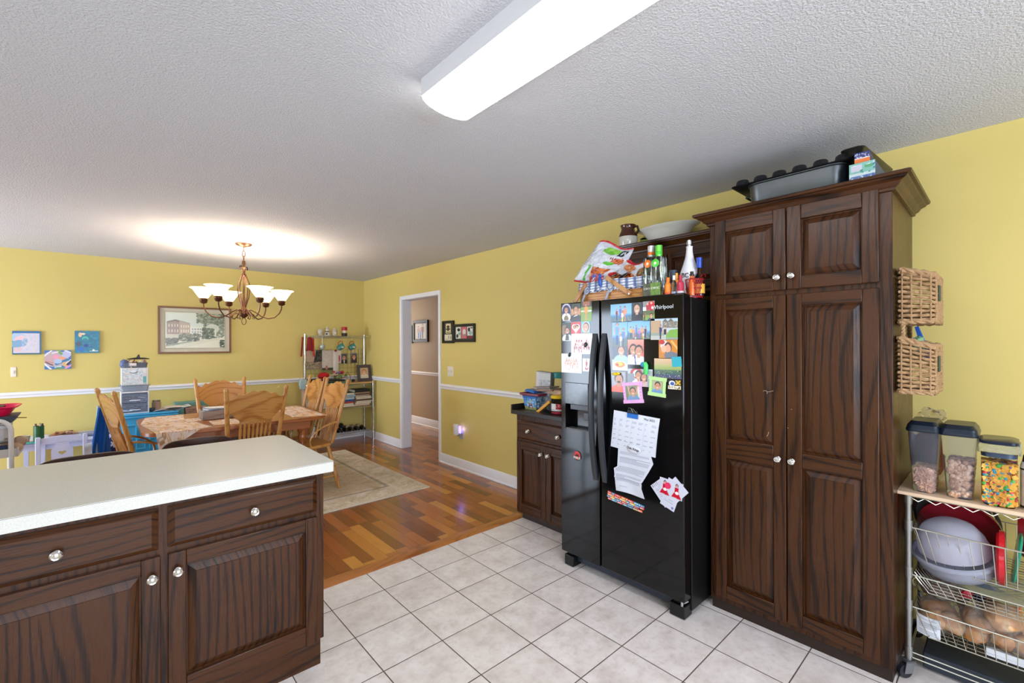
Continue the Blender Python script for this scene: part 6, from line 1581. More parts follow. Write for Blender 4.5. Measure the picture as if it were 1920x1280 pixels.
# the three small paintings
def painting(name, label, x0, x1, z0, z1, c):
    r = thing(name, label, 'painting', ((x0 + x1) / 2, BY, z0))
    mb = MB(); mb.box(x0, BY - .016, z0, x1, BY - .001, z1); mb.build('stretched_canvas', mat('2a5a80', .6, var=.15), r)
    picture(c, faceS(x0, BY - .016, z0), x1 - x0, z1 - z0, .0008).build('painted_face', M_paint, r)
c = Canvas(70, 60, '1f6a98'); c.rect(.04, .06, .95, .90, 'cfc6cf'); c.ell(.2, .72, .28, .18, 'a8c2d8'); c.ell(.26, .66, .2, .13, 'e4bcc0', rot=.5); c.ell(.2, .46, .26, .15, '7ba2c0', rot=.25); c.ell(.42, .52, .1, .2, '86a8c4', rot=-.3); c.speck(60, .05, .03, ['d8c8cc', 'c4c0ce', 'dccccc', 'b8c4d4'], (.35, .1, .93, .86), al=.6, seed=2); c.line(.66, .1, .66, .45, .006, '8c7a90'); c.line(.66, .45, .8, .6, .006, 'b090a0'); c.ell(.2, .22, .14, .1, 'dcb4b4', .7); c.rect(0, .90, 1, 1, '1d659a'); c.rect(.95, 0, 1, 1, '2a6e9c'); c.rect(0, 0, 1, .05, '2c5c5c')
painting('pale_painting', 'small pastel cloud painting with a blue border on the back wall', -.722, -.518, 1.345, 1.588, c)
c = Canvas(70, 50, '2c6ab0'); c.ell(.4, .55, .5, .42, 'b8a4a8'); c.ell(.25, .5, .3, .25, 'c4a0a0'); c.ell(.42, .66, .1, .13, 'e890ac'); c.ell(.66, .58, .14, .1, 'e69a70'); c.ell(.82, .78, .18, .18, 'b8b8d8'); c.line(.5, .98, .62, .82, .12, '6a9a4a'); c.line(0, .7, .28, 1, .05, 'e4e4e8'); c.line(.75, 1, 1, .85, .06, 'e2e2ea'); c.line(.3, .85, .5, .92, .06, 'ecdce0'); c.line(.5, .5, .65, .35, .1, '1f7090'); c.line(.45, .28, .85, .5, .12, '2470a0'); c.ell(.5, .42, .15, .12, 'a8bcd8'); c.ell(.77, .25, .1, .14, 'd8a868', rot=.6); c.line(.82, .3, 1, .5, .06, 'e0e0d4'); c.line(.86, .25, 1, .42, .1, '3c1c20'); c.line(.78, .05, 1, .2, .08, 'd88ac0'); c.line(0, .3, .25, 0, .07, 'e6e6ec'); c.line(.05, .38, .3, .22, .05, '3a2430'); c.line(.4, .1, .6, .14, .07, 'c4dcec'); c.ell(.55, .05, .2, .07, '5a8a6a'); c.line(.05, .42, .3, .35, .05, 'c47a60')
painting('abstract_painting', 'colourful abstract painting hanging lowest of the three small ones', -.492, -.291, 1.183, 1.384, c)
c = Canvas(60, 60, '11708e'); c.speck(90, .07, .04, ['1a7c96', '0f6482', '2a8aa0', '166f8c', '1f8498'], al=.6, seed=4); c.ell(.22, .82, .07, .1, 'e0b890'); c.ell(.33, .86, .1, .04, 'e6d4a8'); c.ell(.42, .65, .13, .1, '3cb89a'); c.ell(.42, .60, .09, .07, '1a7c96'); c.ell(.17, .42, .12, .11, '4a4a5c', .85); c.ell(.45, .34, .1, .07, '123c8a'); c.line(.5, .3, .7, .26, .03, '123c8a'); c.ell(.24, .18, .16, .09, '1a62c0', .8); c.ell(.75, .13, .05, .05, 'dcead8'); c.line(.6, .09, .92, .1, .025, 'd0e4d8')
painting('teal_painting', 'teal sea painting with small shapes left of the framed print', -.262, -.062, 1.352, 1.597, c)
def plate(name, label, M, w, h, parts_, cat):
    r = thing(name, label, cat, M.translation)
    mb = MB(M); mb.box(-w / 2, -h / 2, 0, w / 2, h / 2, .005); mb.build('cover_plate', mat('e4dccb', .4, var=0), r, bev=.002)
    for x_, y_, ww, hh, th in parts_:
        mb = MB(M); mb.box(x_ - ww / 2, y_ - hh / 2, .005, x_ + ww / 2, y_ + hh / 2, .005 + th); mb.build('toggle', mat('d8d0be', .4, var=0), r, bev=.001)
plate('light_switch', 'cream double light switch below the two black frames', MX((RX, 4.450, 1.115), (0, -1, 0), (0, 0, 1)), .118, .116, [(-.026, 0, .010, .024, .010), (.026, 0, .010, .024, .010)], 'switch')
plate('light_switch', 'narrow cream switch plate on the back wall under the pastel painting', MX((-.715, BY, 1.165), (1, 0, 0), (0, 0, 1)), .04, .10, [(0, 0, .012, .03, .006)], 'switch')
# night light plugged into an outlet
nl = thing('night_light', 'white plug-in night light glowing violet above the baseboard', 'night light', (RX, 4.24, .39))
mb = MB(); mb.box(RX - .005, 4.195, .345, RX, 4.275, .46); mb.build('outlet_plate', mat('b8c0c8', .4, var=0), nl, bev=.002)
mb = MB(); shell(mb, [(.02, .028, .012, 0), (.02, .028, .012, .03)]); mb.V = [p + Vector((RX - .028, 4.235, .385)) for p in mb.V]; mb.build('plug_body', mat('8a8a86', .4, var=0), nl)
mb = MB(); mb.lathe([(.001, 0), (.030, 0), (.034, .006), (.034, .112), (.030, .118), (0, .118)], n=26, c=(RX - .060, 4.255, .400), sy=1.25, sx=.8); mb.build('shade', mat('dcdce0', .35, var=0), nl)
mb = MB(); mb.box(RX - .034, 4.205, .415, RX - .026, 4.240, .50); mb.build('glow_strip', mat('9a80ff', .3, var=0, emit=1.4, name='violet_glow'), nl)
d = bpy.data.lights.new('night_light_glow', 'POINT'); d.energy = .06; d.color = (.42, .34, 1); d.shadow_soft_size = .02
o = bpy.data.objects.new('night_light_glow', d); COL.objects.link(o); o.location = (RX - .022, 4.195, .46)
# small black frames on the right wall
c = Canvas(30, 60, '3f3d38'); c.rect(.22, .42, .80, .97, 'd8c8a4'); c.ell(.5, .78, .16, .09, '3a342c'); c.rect(.4, .55, .6, .76, '5a5040'); c.ell(.5, .66, .26, .05, '3a342c'); c.rect(.3, .45, .72, .50, '6a5c48'); c.rect(.1, .04, .92, .36, 'd9d2b8'); c.line(.55, .1, .58, .3, .05, '4a4438'); c.line(.8, .12, .82, .28, .06, '4a4438'); c.rect(.15, .08, .5, .12, 'a8a088')
framed('framed_print', 'tall narrow black frame next to the doorway', MX((RX - .001, 4.482, 1.583), (0, -1, 0), (0, 0, 1)), .235, .268, .024, '1f1d18', (.004, .004), '3a3834', c, .024)
c = Canvas(60, 36, '3a3a36'); c.rect(.03, .12, .32, .95, 'd8dac8'); c.rect(.35, .12, .64, .95, 'd06a74'); c.rect(.67, .30, .97, .95, 'dcdcd0'); c.rect(.67, .12, .97, .30, '7a3038'); c.ell(.2, .74, .08, .12, '2a2a2a'); c.ell(.12, .3, .06, .14, '2f3a34'); c.ell(.24, .46, .07, .1, '88a8a0'); c.ell(.5, .58, .09, .2, 'dcd8d0'); c.ell(.5, .34, .05, .1, '8a9a88'); c.ell(.76, .74, .06, .15, '2c2c2c'); c.ell(.84, .5, .09, .14, '9ab8b4'); c.rect(.84, .8, .95, .9, '6a2c34')
framed('framed_print', 'wide black frame with three pictures, red one in the middle', MX((RX - .001, 4.158, 1.565), (0, -1, 0), (0, 0, 1)), .400, .208, .022, '1f1d18', (.004, .004), '2f2e2a', c, .024)
# hallway pictures
c = Canvas(40, 44, 'c9b49c'); c.person(.32, .05, .78, 'b0806a', '3a5a8a', asp=1.1); c.person(.5, .0, .72, '5a8ab8', '2a4a7a', asp=1.1); c.person(.68, .05, .9, '8a4a2c', '6a3a24', asp=1.1)
framed('hall_photo', 'black framed family photo on the tan hallway wall', MX((4.149, 7.00, 1.670), (0, -1, 0), (0, 0, 1)), .50, .385, .045, '221a17', (.01, .01), '5a4a40', c, .03)
c = Canvas(20, 20, '4a3a34'); framed('hall_photo', 'second dark frame on the hallway wall, mostly behind the door jamb', MX((4.149, 7.40, 1.62), (0, -1, 0), (0, 0, 1)), .25, .32, .04, '221a17', (.01, .01), '5a4a40', c, .03)

# ================================================================ WIRE SHELF UNIT IN THE CORNER
bk = thing('bakers_rack', 'chrome wire shelving rack in the far corner with books and wine', 'shelf', (2.50, 6.63, 0))
SX0, SX1, SY0, SY1 = 2.03, 2.985, 6.44, 6.79
def post(px, py, h):
    mb = MB(); mb.cyl((px, py, .012), (px, py, h), .0125, n=14); mb.cyl((px, py, 0), (px, py, .014), .016, n=12)
    mb.lathe([(.0145, h - .004), (.0145, h + .008), (.006, h + .016), (0, h + .017)], c=(px, py, 0), n=12)
    mb.build('post', M_chrome, bk)
post(SX0, SY0, .88); post(SX1, SY0, .88); post(2.115, SY1, 1.585); post(3.0, SY1, 1.585)
def wshelf(z_, y0, y1, x0=SX0, x1=SX1, n=26):
    mb = MB()
    for zz in (z_, z_ - .022): mb.tube([(x0, y0, zz), (x1, y0, zz), (x1, y1, zz), (x0, y1, zz)], .0032, 7, closed=True)
    for yy in (y0, y1):
        pts_ = []; m = int((x1 - x0) / .026)
        for k in range(m + 1): pts_.append((x0 + (x1 - x0) * k / m, yy, z_ if k % 2 else z_ - .022))
        mb.tube(pts_, .002, 5)
    for k in range(n): 
        yy = y0 + (y1 - y0) * (k + .5) / n
    for k in range(n * 2):
        xx = x0 + (x1 - x0) * (k + .5) / (n * 2); mb.tube([(xx, y0, z_ + .002), (xx, y1, z_ + .002)], .0016, 4, cap=False)
    mb.build('wire_shelf', M_chrome, bk)
wshelf(1.560, 6.60, SY1, 2.115, 3.0, 20); wshelf(.858, SY0, SY1); wshelf(.525, SY0, SY1); wshelf(.140, SY0, SY1)
mb = MB(); mb.box(SX0 - .005, SY0 - .012, .862, SX1 + .01, SY1 + .01, .878); mb.build('wood_top', wood('maple_shelf_', 'x', '8a5c2c', 'b98644', 'cf9f60', rough=.4, contrast=.5), bk, bev=.003)
mb = MB()
for k in range(15): xx = 2.14 + k * .0595; mb.tube([(xx, 6.80, .93), (xx, 6.80, 1.37)], .002, 5, cap=False)
for k in range(7): zz = .94 + k * .07; mb.tube([(2.12, 6.797, zz), (2.99, 6.797, zz)], .002, 5, cap=False)
mb.build('back_grid', mat('8c8458', .4, .5, name='grid_wire'), bk)
for k in range(9):
    mb = MB(); xx = 2.76 + k * .028; mb.cyl((xx, 6.785, 1.12), (xx, 6.785, 1.375), .0028, n=6)
    if k % 2 == 0: mb.build('white_peg', mat('e8e0cc', .5, var=0), bk)
# top shelf ornaments
lathe_thing('snow_globe', 'silver and white round ornament, leftmost on the top wire shelf', 'ornament', (2.300, 6.69, 1.5635), [(.001, 0), (.026, 0), (.030, .012), (.024, .02), (.032, .04), (.038, .062), (.034, .088), (.016, .104), (0, .107)], mat('cfc8b8', .3, var=.5, scale=60))
o = lathe_thing('snowman_figurine', 'white snowman figurine on the top wire shelf', 'figurine', (2.398, 6.69, 1.5635), [(.001, 0), (.036, 0), (.042, .02), (.038, .05), (.024, .064), (.028, .08), (.026, .10), (.014, .115), (.022, .118), (.016, .125), (.016, .135), (0, .136)], mat('d6cfc0', .4, var=.4, scale=50))
mb = MB(); mb.tube([(.026 * math.cos(a_), .026 * math.sin(a_), .066) for a_ in np.linspace(0, 2 * PI, 15)[:-1]], .006, 6, closed=True); mb.ball((-.02, -.03, .03), .014); mb.build('brown_scarf', mat('5c3a2c', .7, var=.3), o)
o = lathe_thing('candle_jar', 'white patterned jar candle with a star, third ornament on the top wire shelf', 'candle', (2.503, 6.69, 1.5635), [(.001, 0), (.034, 0), (.040, .02), (.041, .06), (.036, .092), (.03, .10), (.03, .112), (0, .114)], mat('cdbfa8', .4, var=.5, scale=50))
mb = MB(); mb.M = faceW(0, 0, 0); mb.M = MX((-.004, -.042, .045), (1, 0, 0), (0, 0, 1)); mb.prism([((.020 if k % 2 == 0 else .009) * math.cos(PI / 2 + k * PI / 5), (.020 if k % 2 == 0 else .009) * math.sin(PI / 2 + k * PI / 5)) for k in range(10)], -.002, .003); mb.build('star', mat('efeade', .4), o)
o = thing('pillar_candle', 'red white and dark banded pillar candle on the top wire shelf', 'candle', (2.650, 6.69, 1.5635), world=False)
for nm, z0_, z1_, cc_ in (('dark_band', 0, .046, '2c2620'), ('cream_band', .046, .085, 'd8c8a8'), ('red_band', .085, .138, 'b0202a')):
    mb = MB(); mb.lathe([(.001, z0_), (.040, z0_), (.040, z1_), (0, z1_)], n=26); mb.build(nm, mat(cc_, .5, var=.12), o)
# hanging mugs
def mug(x, label):
    b = thing('hanging_mug', label, 'mug', (x, 6.62, 1.40), world=False, group='teal mugs hanging under the top shelf')
    mb = MB(); mb.M = Matrix.Rotation(1.05, 4, 'Y'); mb.lathe([(.001, -.045), (.034, -.045), (.040, -.03), (.041, .045), (.038, .045), (.036, -.03), (0, -.038)], n=26); mb.build('mug_body', mat('2f7d78', .25, coat=.5), b)
    mb = MB(); mb.tube([(-.03, 0, .028), (-.035, 0, .062), (-.005, 0, .092), (.030, 0, .078), (.034, 0, .035)], .0065, 8); mb.build('handle', mat('b04a2c', .3), b)
    mb = MB(MX((.0, -.0405, .0), (1, 0, 0), (0, 0, 1))); mb.box(-.004, -.014, -.002, .034, .010, .001); mb.build('label', mat('c8d0b8', .4, var=.5, scale=80), b)
    mb = MB(); mb.tube([(-.003, 0, .090), (-.003, 0, .152), (.006, 0, .158), (.008, 0, .150)], .002, 5); mb.build('hook', M_chrome, b)
mug(2.565, 'teal mug with brown handle hanging beside the pinned papers'); mug(2.735, 'teal mug with brown handle hanging nearest the right rack post')
# oven mitts and lanyard
mb = MB()
def mitt(u, v): return (2.050 + .02 + u * .105 * (1 - .35 * v) + .02 * v, 6.60 - .02 * math.sin(PI * u), 1.345 + v * .19 + .01 * math.sin(u * 4))
mb.sheet(mitt, 8, 10, .012); single(mb, 'oven_mitt', mat('8a1c20', .85, var=.15), 'dark red oven mitt hanging on the left rack post, front one', 'oven mitt')
mb = MB(); mb.sheet(lambda u, v: (2.005 + u * .03 + .02 * v, 6.60 + .05 * u, 1.27 + v * .275), 4, 8, .012); single(mb, 'oven_mitt', mat('a8402c', .85, var=.15), 'rust red oven mitt seen edge-on beside the dark red mitt', 'oven mitt')
mb = MB(); mb.tube([(2.125, 6.60, 1.50), (2.14, 6.60, 1.46), (2.165, 6.6, 1.50), (2.17, 6.6, 1.535)], .006, 6); mb.tube([(2.172, 6.60, 1.52), (2.176, 6.60, 1.30)], .009, 6); mb.tube([(2.172, 6.60, 1.33), (2.178, 6.60, 1.27)], .013, 6)
single(mb, 'lanyard', mat('b8301c', .6), 'bright red lanyard hanging from the top wire shelf', 'lanyard')
mb = MB(); mb.tube([(2.30, 6.62, 1.555), (2.303, 6.62, 1.445)], .006, 6); single(mb, 'ribbon', mat('e4dcc8', .6), 'white ribbon holding the silver ball ornament', 'ribbon')
mb = MB(); mb.ball((2.303, 6.62, 1.405), .038, .03, .042); single(mb, 'ball_ornament', mat('b8c0cc', .25, .3, var=.7, scale=60), 'silver and blue ball ornament hanging above the pinned papers', 'ornament')
# papers pinned to the back grid
PYG = 6.783
def pinned(name, x0, x1, z0, z1, c, label, y=PYG, cat='paper', group='papers pinned on the rack grid'):
    tag(picture(c, MX((x0, y, z0), (1, 0, 0), (0, 0, 1)), x1 - x0, z1 - z0, .0012, warp=lambda u, v: (u * (x1 - x0), v * (z1 - z0), .001 + .004 * math.sin(3 * u))).build(name, M_paint, None), label, cat, group)
c = Canvas(50, 60, 'b89a80'); c.grad(0, '8a7860', .4, 'a08c70'); c.speck(120, .03, .03, ['8a7456', 'b4a084', '6a5a44'], (0, 0, 1, .42), seed=3); c.poly([(.45, .35), (.62, .98), (1, 1), (1, .4)], '3a3430'); c.speck(40, .05, .05, ['2a2624', '5a5248'], (.6, .45, 1, 1), seed=5)
pinned('magazine_page', 2.13, 2.352, 1.08, 1.358, c, 'brown and dark printed page pinned at the left of the rack')
c = Canvas(50, 70, 'c4b8ac'); c.grad(0, '6a6a3c', .1, '8a8450'); c.rect(0, .1, 1, .22, '3a3c2a'); c.ell(.35, .22, .1, .1, 'b0705a'); c.speck(80, .05, .01, ['a89c90', 'd4cabc'], (.05, .35, .95, .95), seed=3)
pinned('magazine_page', 2.353, 2.535, 1.025, 1.352, c, 'pale printed page with a dark landscape strip on the rack', PYG - .003)
c = Canvas(20, 60, 'd2c8c0'); pinned('paper_strip', 2.512, 2.592, .990, 1.350, c, 'long blank pale paper strip on the rack', PYG - .006)
c = Canvas(20, 50, 'd8c4b4'); c.ell(.3, .35, .25, .3, 'b0242c'); pinned('paper_strip', 2.592, 2.640, 1.16, 1.35, c, 'narrow paper with a red shape on the rack', PYG - .002)
c = Canvas(34, 56, '5a6066'); c.bust(.5, .1, .78, '181a20', '1e1614', 'c08464', asp=1.7); c.poly([(.44, 0), (.56, 0), (.58, .3), (.42, .3)], 'e4e0d8'); pinned('school_photo', 2.632, 2.722, 1.150, 1.300, c, 'school portrait with bow tie on the rack grid', PYG - .006, 'photo', 'school photos on the rack grid')
c = Canvas(34, 56, '6a6e78'); c.bust(.5, .1, .78, '2a2430', '3a201a', 'c88c6c', long=True, asp=1.7); pinned('school_photo', 2.785, 2.878, 1.155, 1.305, c, 'school portrait of child with long hair on the rack grid', PYG - .006, 'photo', 'school photos on the rack grid')
mb = MB(); mb.ball((2.545, 6.765, 1.345), .02, .012, .014); single(mb, 'clip', mat('8a1420', .4), 'dark red clip at the top of the pale paper strip', 'clip')
# on the work surface
WS = .8785
mb = MB(); mb.box(2.08, 6.48, WS, 2.60, 6.72, WS + .012); single(mb, 'teal_tray', mat('1f7f80', .5), 'teal folder under the black tray on the rack', 'folder', bev=.003)
mb = MB(); mb.M = Matrix.Translation((2.33, 6.60, WS + .052)) @ Matrix.Rotation(.05, 4, 'Y'); mb.box(-.27, -.12, -.014, .25, .12, .010); single(mb, 'black_case', mat('16151a', .4), 'flat black case stacked on boxes on the rack surface', 'case', bev=.006)
mb = MB(); mb.box(2.12, 6.50, WS + .013, 2.35, 6.70, WS + .034); single(mb, 'dark_box', mat('2c3036', .5), 'thin dark box under the flat black case', 'box', bev=.003)
mb = MB(); mb.ball((2.295, 6.56, WS + .116), .078, .065, .045, wob=.15, seed=3, n=24, m=12); mb.box(2.24, 6.52, WS + .066, 2.34, 6.60, WS + .082); single(mb, 'red_hat', mat('a81418', .9, var=.1), 'red knitted hat on the flat black case', 'hat')
mb = MB(); mb.cyl((2.36, 6.55, WS + .115), (2.50, 6.55, WS + .122), .006); single(mb, 'rolled_paper', mat('d8ccb4', .6), 'thin cream stick beside the red hat', 'stick')
R = random.Random(5)
fb = thing('flower_bouquet', 'colourful artificial flowers lying on the black case', 'flowers', (2.53, 6.56, WS + .066), world=False)
for k in range(16):
    mb = MB(); p_ = (R.uniform(-.075, .09), R.uniform(-.05, .05), R.uniform(.0, .10)); mb.ball(p_, R.uniform(.012, .028), wob=.6, seed=k, n=10, m=6)
    mb.build('flower', mat(R.choice(['a8b070', 'c02838', '7a4a8a', '5a7a3a', 'd8ccb0', '8aa06a', 'b04a70']), .7), fb)
mb = MB(); mb.tube([(.06, 0, .02), (.11, 0, .09), (.15, 0, .03), (.16, 0, -.04)], .005, 6); mb.tube([(.0, 0, .01), (.10, .01, .0), (.14, 0, -.03)], .004, 6); mb.build('stem', mat('a05a2c', .6), fb)
mb = MB(); mb.ball((2.72, 6.54, WS + .024), .026, .026, .024); single(mb, 'small_ball', mat('1e1a18', .4), 'small black ball on the rack surface beside the photo frame', 'ball')
c = Canvas(40, 54, 'c8a880'); c.bust(.5, .1, .75, 'd8d0c0', 'a06a48', 'dba888', asp=1.3); c.rect(0, 0, 1, .2, 'cfc4b0')
fp = thing('framed_photo', 'dark grey photo frame leaning at the right end of the rack', 'photo frame', (2.90, 6.56, WS))
Mf = MX((2.898, 6.545, WS + .002), (1, .02, 0), (0, .15, 1)) @ Matrix.Translation((0, .125, 0))
mb = MB(Mf); w_, h_, f_ = .112, .125, .046
mb.box(-w_, -h_, 0, -w_ + f_, h_, .016); mb.box(w_ - f_, -h_, 0, w_, h_, .016); mb.box(-w_ + f_, -h_, 0, w_ - f_, -h_ + f_, .016); mb.box(-w_ + f_, h_ - f_, 0, w_ - f_, h_, .016); mb.build('frame', mat('4a4244', .5, var=.15), fp, bev=.002)
picture(c, Mf @ Matrix.Translation((-w_ + f_, -h_ + f_, .004)), 2 * (w_ - f_), 2 * (h_ - f_), .001).build('photo', M_glossy_print, fp)
# bag hanging on the left post
sg = thing('sling_bag', 'small pale teal bag hanging by a cord from the left rack post', 'bag', (2.0, 6.50, .83), world=False)
mb = MB(); shell(mb, [(.045, .020, .015, 0), (.052, .026, .018, .05), (.052, .024, .018, .10), (.046, .016, .012, .128)]); mb.build('pouch', mat('a9c0c0', .6, var=.1), sg)
mb = MB(); mb.tube([(-.045, 0, .12), (-.01, .03, .30), (.03, .06, .52)], .003, 5); mb.tube([(.045, 0, .12), (.035, .03, .30), (.03, .06, .52)], .003, 5); mb.build('strap', mat('c08a70', .6), sg)
mb = MB(); mb.sheet(lambda u, v: (-.012 + u * .035, .02, -.30 + v * .30), 2, 6, .003); mb.build('tassel', mat('d4b8a8', .7), sg)
# books
def book(x0, x1, y0, z0, th, col, label, group, pages='d8cdb8', rz=0.0):
    b = thing('book', label, 'book', ((x0 + x1) / 2, y0 + .11, z0), rz, world=False, group=group)
    w_ = (x1 - x0) / 2; mb = MB(); spine = (int(z0 * 1e4) % 3) > 0
    if spine: mb.box(-w_, -.1105, .001, w_, -.106, th - .001)
    mb.box(-w_, -.11, 0, w_, .11, .002); mb.box(-w_, -.11, th - .002, w_, .11, th); mb.box(w_ - .003, -.11, .002, w_, .11, th - .002); mb.build('cover', mat(col, .5, var=.1), b)
    mb = MB(); mb.box(-w_ + .004, -.106, .0021, w_ - .004, .106, th - .0021); mb.build('pages', mat(pages, .8, var=.1), b)
z_ = .5295
R = random.Random(11)
pos = {0: 'lowest', 1: 'second from bottom', 2: 'third from bottom', 3: 'fourth from bottom', 4: 'fifth from bottom', 5: 'sixth from bottom', 6: 'seventh from bottom', 7: 'eighth from bottom', 8: 'ninth from bottom'}
for stack, (x0, x1, lst, nm) in enumerate((
    (2.22, 2.44, [('b03020', .034), ('a87858', .030), ('d8d4cc', .036), ('30343c', .016), ('d4d6da', .030), ('b8283c', .040)], 'book stack behind the far right-end chair'),
    (2.49, 2.708, [('c8b8a4', .022), ('c0a890', .026), ('a83a34', .024), ('2a4a80', .030), ('a8c0cc', .022), ('2a5a78', .014), ('9ab0b8', .028), ('3a6a60', .028)], 'middle book stack on the wire rack'),
    (2.722, 2.965, [('b0402c', .022), ('b88a60', .030), ('d8c8a0', .016), ('5a4438', .026), ('d4bc98', .018), ('4a382c', .024), ('c09878', .016), ('6a4630', .022), ('a08868', .018), ('1e1c1c', .040)], 'book stack at the right end of the wire rack'))):
    z_ = .5295
    for k, (cc_, th) in enumerate(lst):
        dx = R.uniform(-.012, .012); o_ = 'topmost' if k == len(lst) - 1 else pos[k] if k in pos else 'near the top'
        book(x0 + dx, x1 + dx + R.uniform(-.01, .006), 6.46 + R.uniform(0, .02), z_, th, cc_, o_ + ' in the ' + nm, nm); z_ += th + .0006
# wine bottles lying on the bottom shelf
def wine(x, z, col, foil, label, rz=0):
    b = thing('wine_bottle', label, 'bottle', (x, 6.45, z), rz, world=False, group='wine bottles lying on the bottom wire shelf')
    mb = MB(); mb.lathe([(.001, .30), (.036, .30), (.037, .29), (.037, .12), (.030, .098), (.0155, .075), (.014, .02), (0, .02)], n=22); mb.V = [Vector((p.x, p.z, p.y)) for p in mb.V]; mb.build('glass_body', mat(col, .08, coat=.6, var=.1), b)
    mb = MB(); mb.lathe([(.001, 0), (.0155, 0), (.0165, .012), (.0155, .014), (.0158, .062), (0, .062)], n=16); mb.V = [Vector((p.x, p.z, p.y)) for p in mb.V]; mb.build('foil_cap', mat(foil, .3, .2), b)
    mb = MB(); mb.lathe([(.0372, .15), (.0376, .15), (.0376, .25), (.0372, .25)], n=22); mb.V = [Vector((p.x, p.z, p.y)) for p in mb.V]; mb.build('label', mat('c8b4a4', .5, var=.3), b)
zb = .181
wn = [(2.17, zb, '101812', '24201e', 'leftmost'), (2.245, zb, '1a0e10', '3a1418', 'second from left'), (2.32, zb, '0e140e', '181818', 'third from left'), (2.515, zb, '0c1020', '101a3a', 'blue-capped'), (2.60, zb, '0e120e', '22201c', 'fifth from left'), (2.685, zb, '121a10', '202c18', 'green-black'), (2.77, zb, '161012', '141218', 'next to last'), (2.862, zb, '0e1210', '26282c', 'rightmost')]
for x_, z_, c_, f_, l_ in wn: wine(x_, z_, c_, f_, l_ + ' dark wine bottle in the bottom row of the wire rack', R.uniform(-.08, .08))
wine(2.555, zb + .066, '0a0e1a', '182040', 'dark wine bottle resting on top of two others'); wine(2.21, zb + .066, '1a1010', '4a2a20', 'dark wine bottle stacked above the leftmost pair')

# ================================================================ BLUE CABINET AND ITS LOAD
M_blue = mat('46b2e6', .5, var=.05, name='sky_blue_paint')
bcb = thing('blue_cabinet', 'bright sky blue low cabinet with square panels by the back wall', 'cabinet', (.34, 6.42, 0))
BC0, BC1, BF, BT = .085, .560, 6.22, .705
mb = MB(); mb.box(BC0, BF, .02, BC1, 6.62, BT - .04); mb.build('carcass', M_blue, bcb, bev=.004)
mb = MB(); mb.box(BC0 - .015, BF - .02, BT - .040, BC1 + .03, 6.64, BT - .022); mb.box(BC0 - .005, BF - .01, BT - .022, BC1 + .02, 6.63, BT - .012); mb.box(BC0 - .02, BF - .025, BT - .012, BC1 + .035, 6.645, BT); mb.build('top', M_blue, bcb, bev=.003)
for r_, z0_ in enumerate((.475, .325, .175, .035)):
    for q in range(4 if r_ % 2 else 3):
        n_ = 4 if r_ % 2 else 3; wd = (BC1 - BC0 - .04) / n_; x_ = BC0 + .02 + wd * q
        mb = MB(faceS(x_ + .012, BF, z0_)); w_ = wd - .024; h_ = .12
        for a in ((0, 0, w_, .014), (0, h_ - .014, w_, h_), (0, .014, .014, h_ - .014), (w_ - .014, .014, w_, h_ - .014)): mb.box(a[0], a[1], -.001, a[2], a[3], .012)
        mb.build('square_panel', M_blue, bcb, bev=.002)
mb = MB(); mb.box(.60, 6.20, 0, .645, 6.25, .47); mb.box(.60, 6.57, 0, .645, 6.62, .47); mb.box(.56, 6.20, .44, .92, 6.62, .475); mb.box(.875, 6.20, 0, .92, 6.25, .44)
single(mb, 'blue_bench', M_blue, 'small sky blue bench frame beside the blue cabinet under the table', 'bench', bev=.004)
# drawer tower
dt2 = thing('drawer_tower', 'white plastic drawer unit with clear drawers on the blue cabinet', 'drawers', (.222, 6.40, BT), world=False)
tw, th_ = .118, .235
mb = MB(); mb.box(-tw, -.13, 0, -tw + .012, .15, th_); mb.box(tw - .012, -.13, 0, tw, .15, th_); mb.box(-tw + .012, -.13, 0, tw - .012, .15, .012); mb.box(-tw + .012, -.13, th_ - .014, tw - .012, .15, th_); mb.box(-tw + .012, .14, .012, tw - .012, .15, th_ - .014); mb.build('frame', mat('dfe2ea', .35, var=.03), dt2, bev=.003)
R = random.Random(4)
for k in range(2):
    mb = MB(); z0_ = .016 + k * .102; shell(mb, [(tw - .016, .012, .006, 0), (tw - .015, .013, .006, .094)]); mb.V = [p + Vector((0, -.122, z0_)) for p in mb.V]
    dr = mb.build('drawer', mat('dbe4f4', .12, trans=.85, var=0, ior=1.08, name='blue_clear_plastic'), dt2)
    mb = MB()
    for q in range(26): mb.M = Matrix.Translation((R.uniform(-.08, .08), R.uniform(-.10, .02), z0_ + .008 + R.uniform(0, .05))) @ Matrix.Rotation(R.uniform(-.4, .4), 4, 'Y') @ Matrix.Rotation(R.uniform(-.4, .4), 4, 'Z'); mb.mi = q % 3; mb.box(-.04, -.03, -.003, .04, .03, .003)
    mb.build('contents', [mat('93a2c0', .5), mat('e0e6f2', .5), mat('566078', .5)], dt2)
    mb = MB(); mb.box(-.045, -.146, z0_ + .020, .045, -.136, z0_ + .030); mb.build('handle', mat('e8ecf4', .3, var=0), dr, bev=.003)
bn = thing('storage_tray', 'clear storage tray full of papers between the two drawer units', 'tray', (.222, 6.40, BT + th_ + .001), world=False)
mb = MB(); shell(mb, [(.108, .12, .015, 0), (.118, .128, .015, .055), (.134, .140, .018, .058), (.134, .140, .018, .066), (.118, .128, .015, .066), (.116, .126, .015, .060), (.106, .118, .015, .004)]); mb.build('tray_body', mat('e4eaf4', .12, trans=.8, var=0, ior=1.1, name='clear_tray'), bn)
mb = MB()
for q in range(9): mb.mi = q % 3; mb.M = Matrix.Rotation(.04 * (q % 3 - 1), 4, 'Z'); mb.box(-.098, -.11, .006 + q * .006, .098, .11, .0105 + q * .006)
mb.build('contents', [mat('d4dae6', .6), mat('7ab4d0', .6), mat('b8bcd0', .6)], bn)
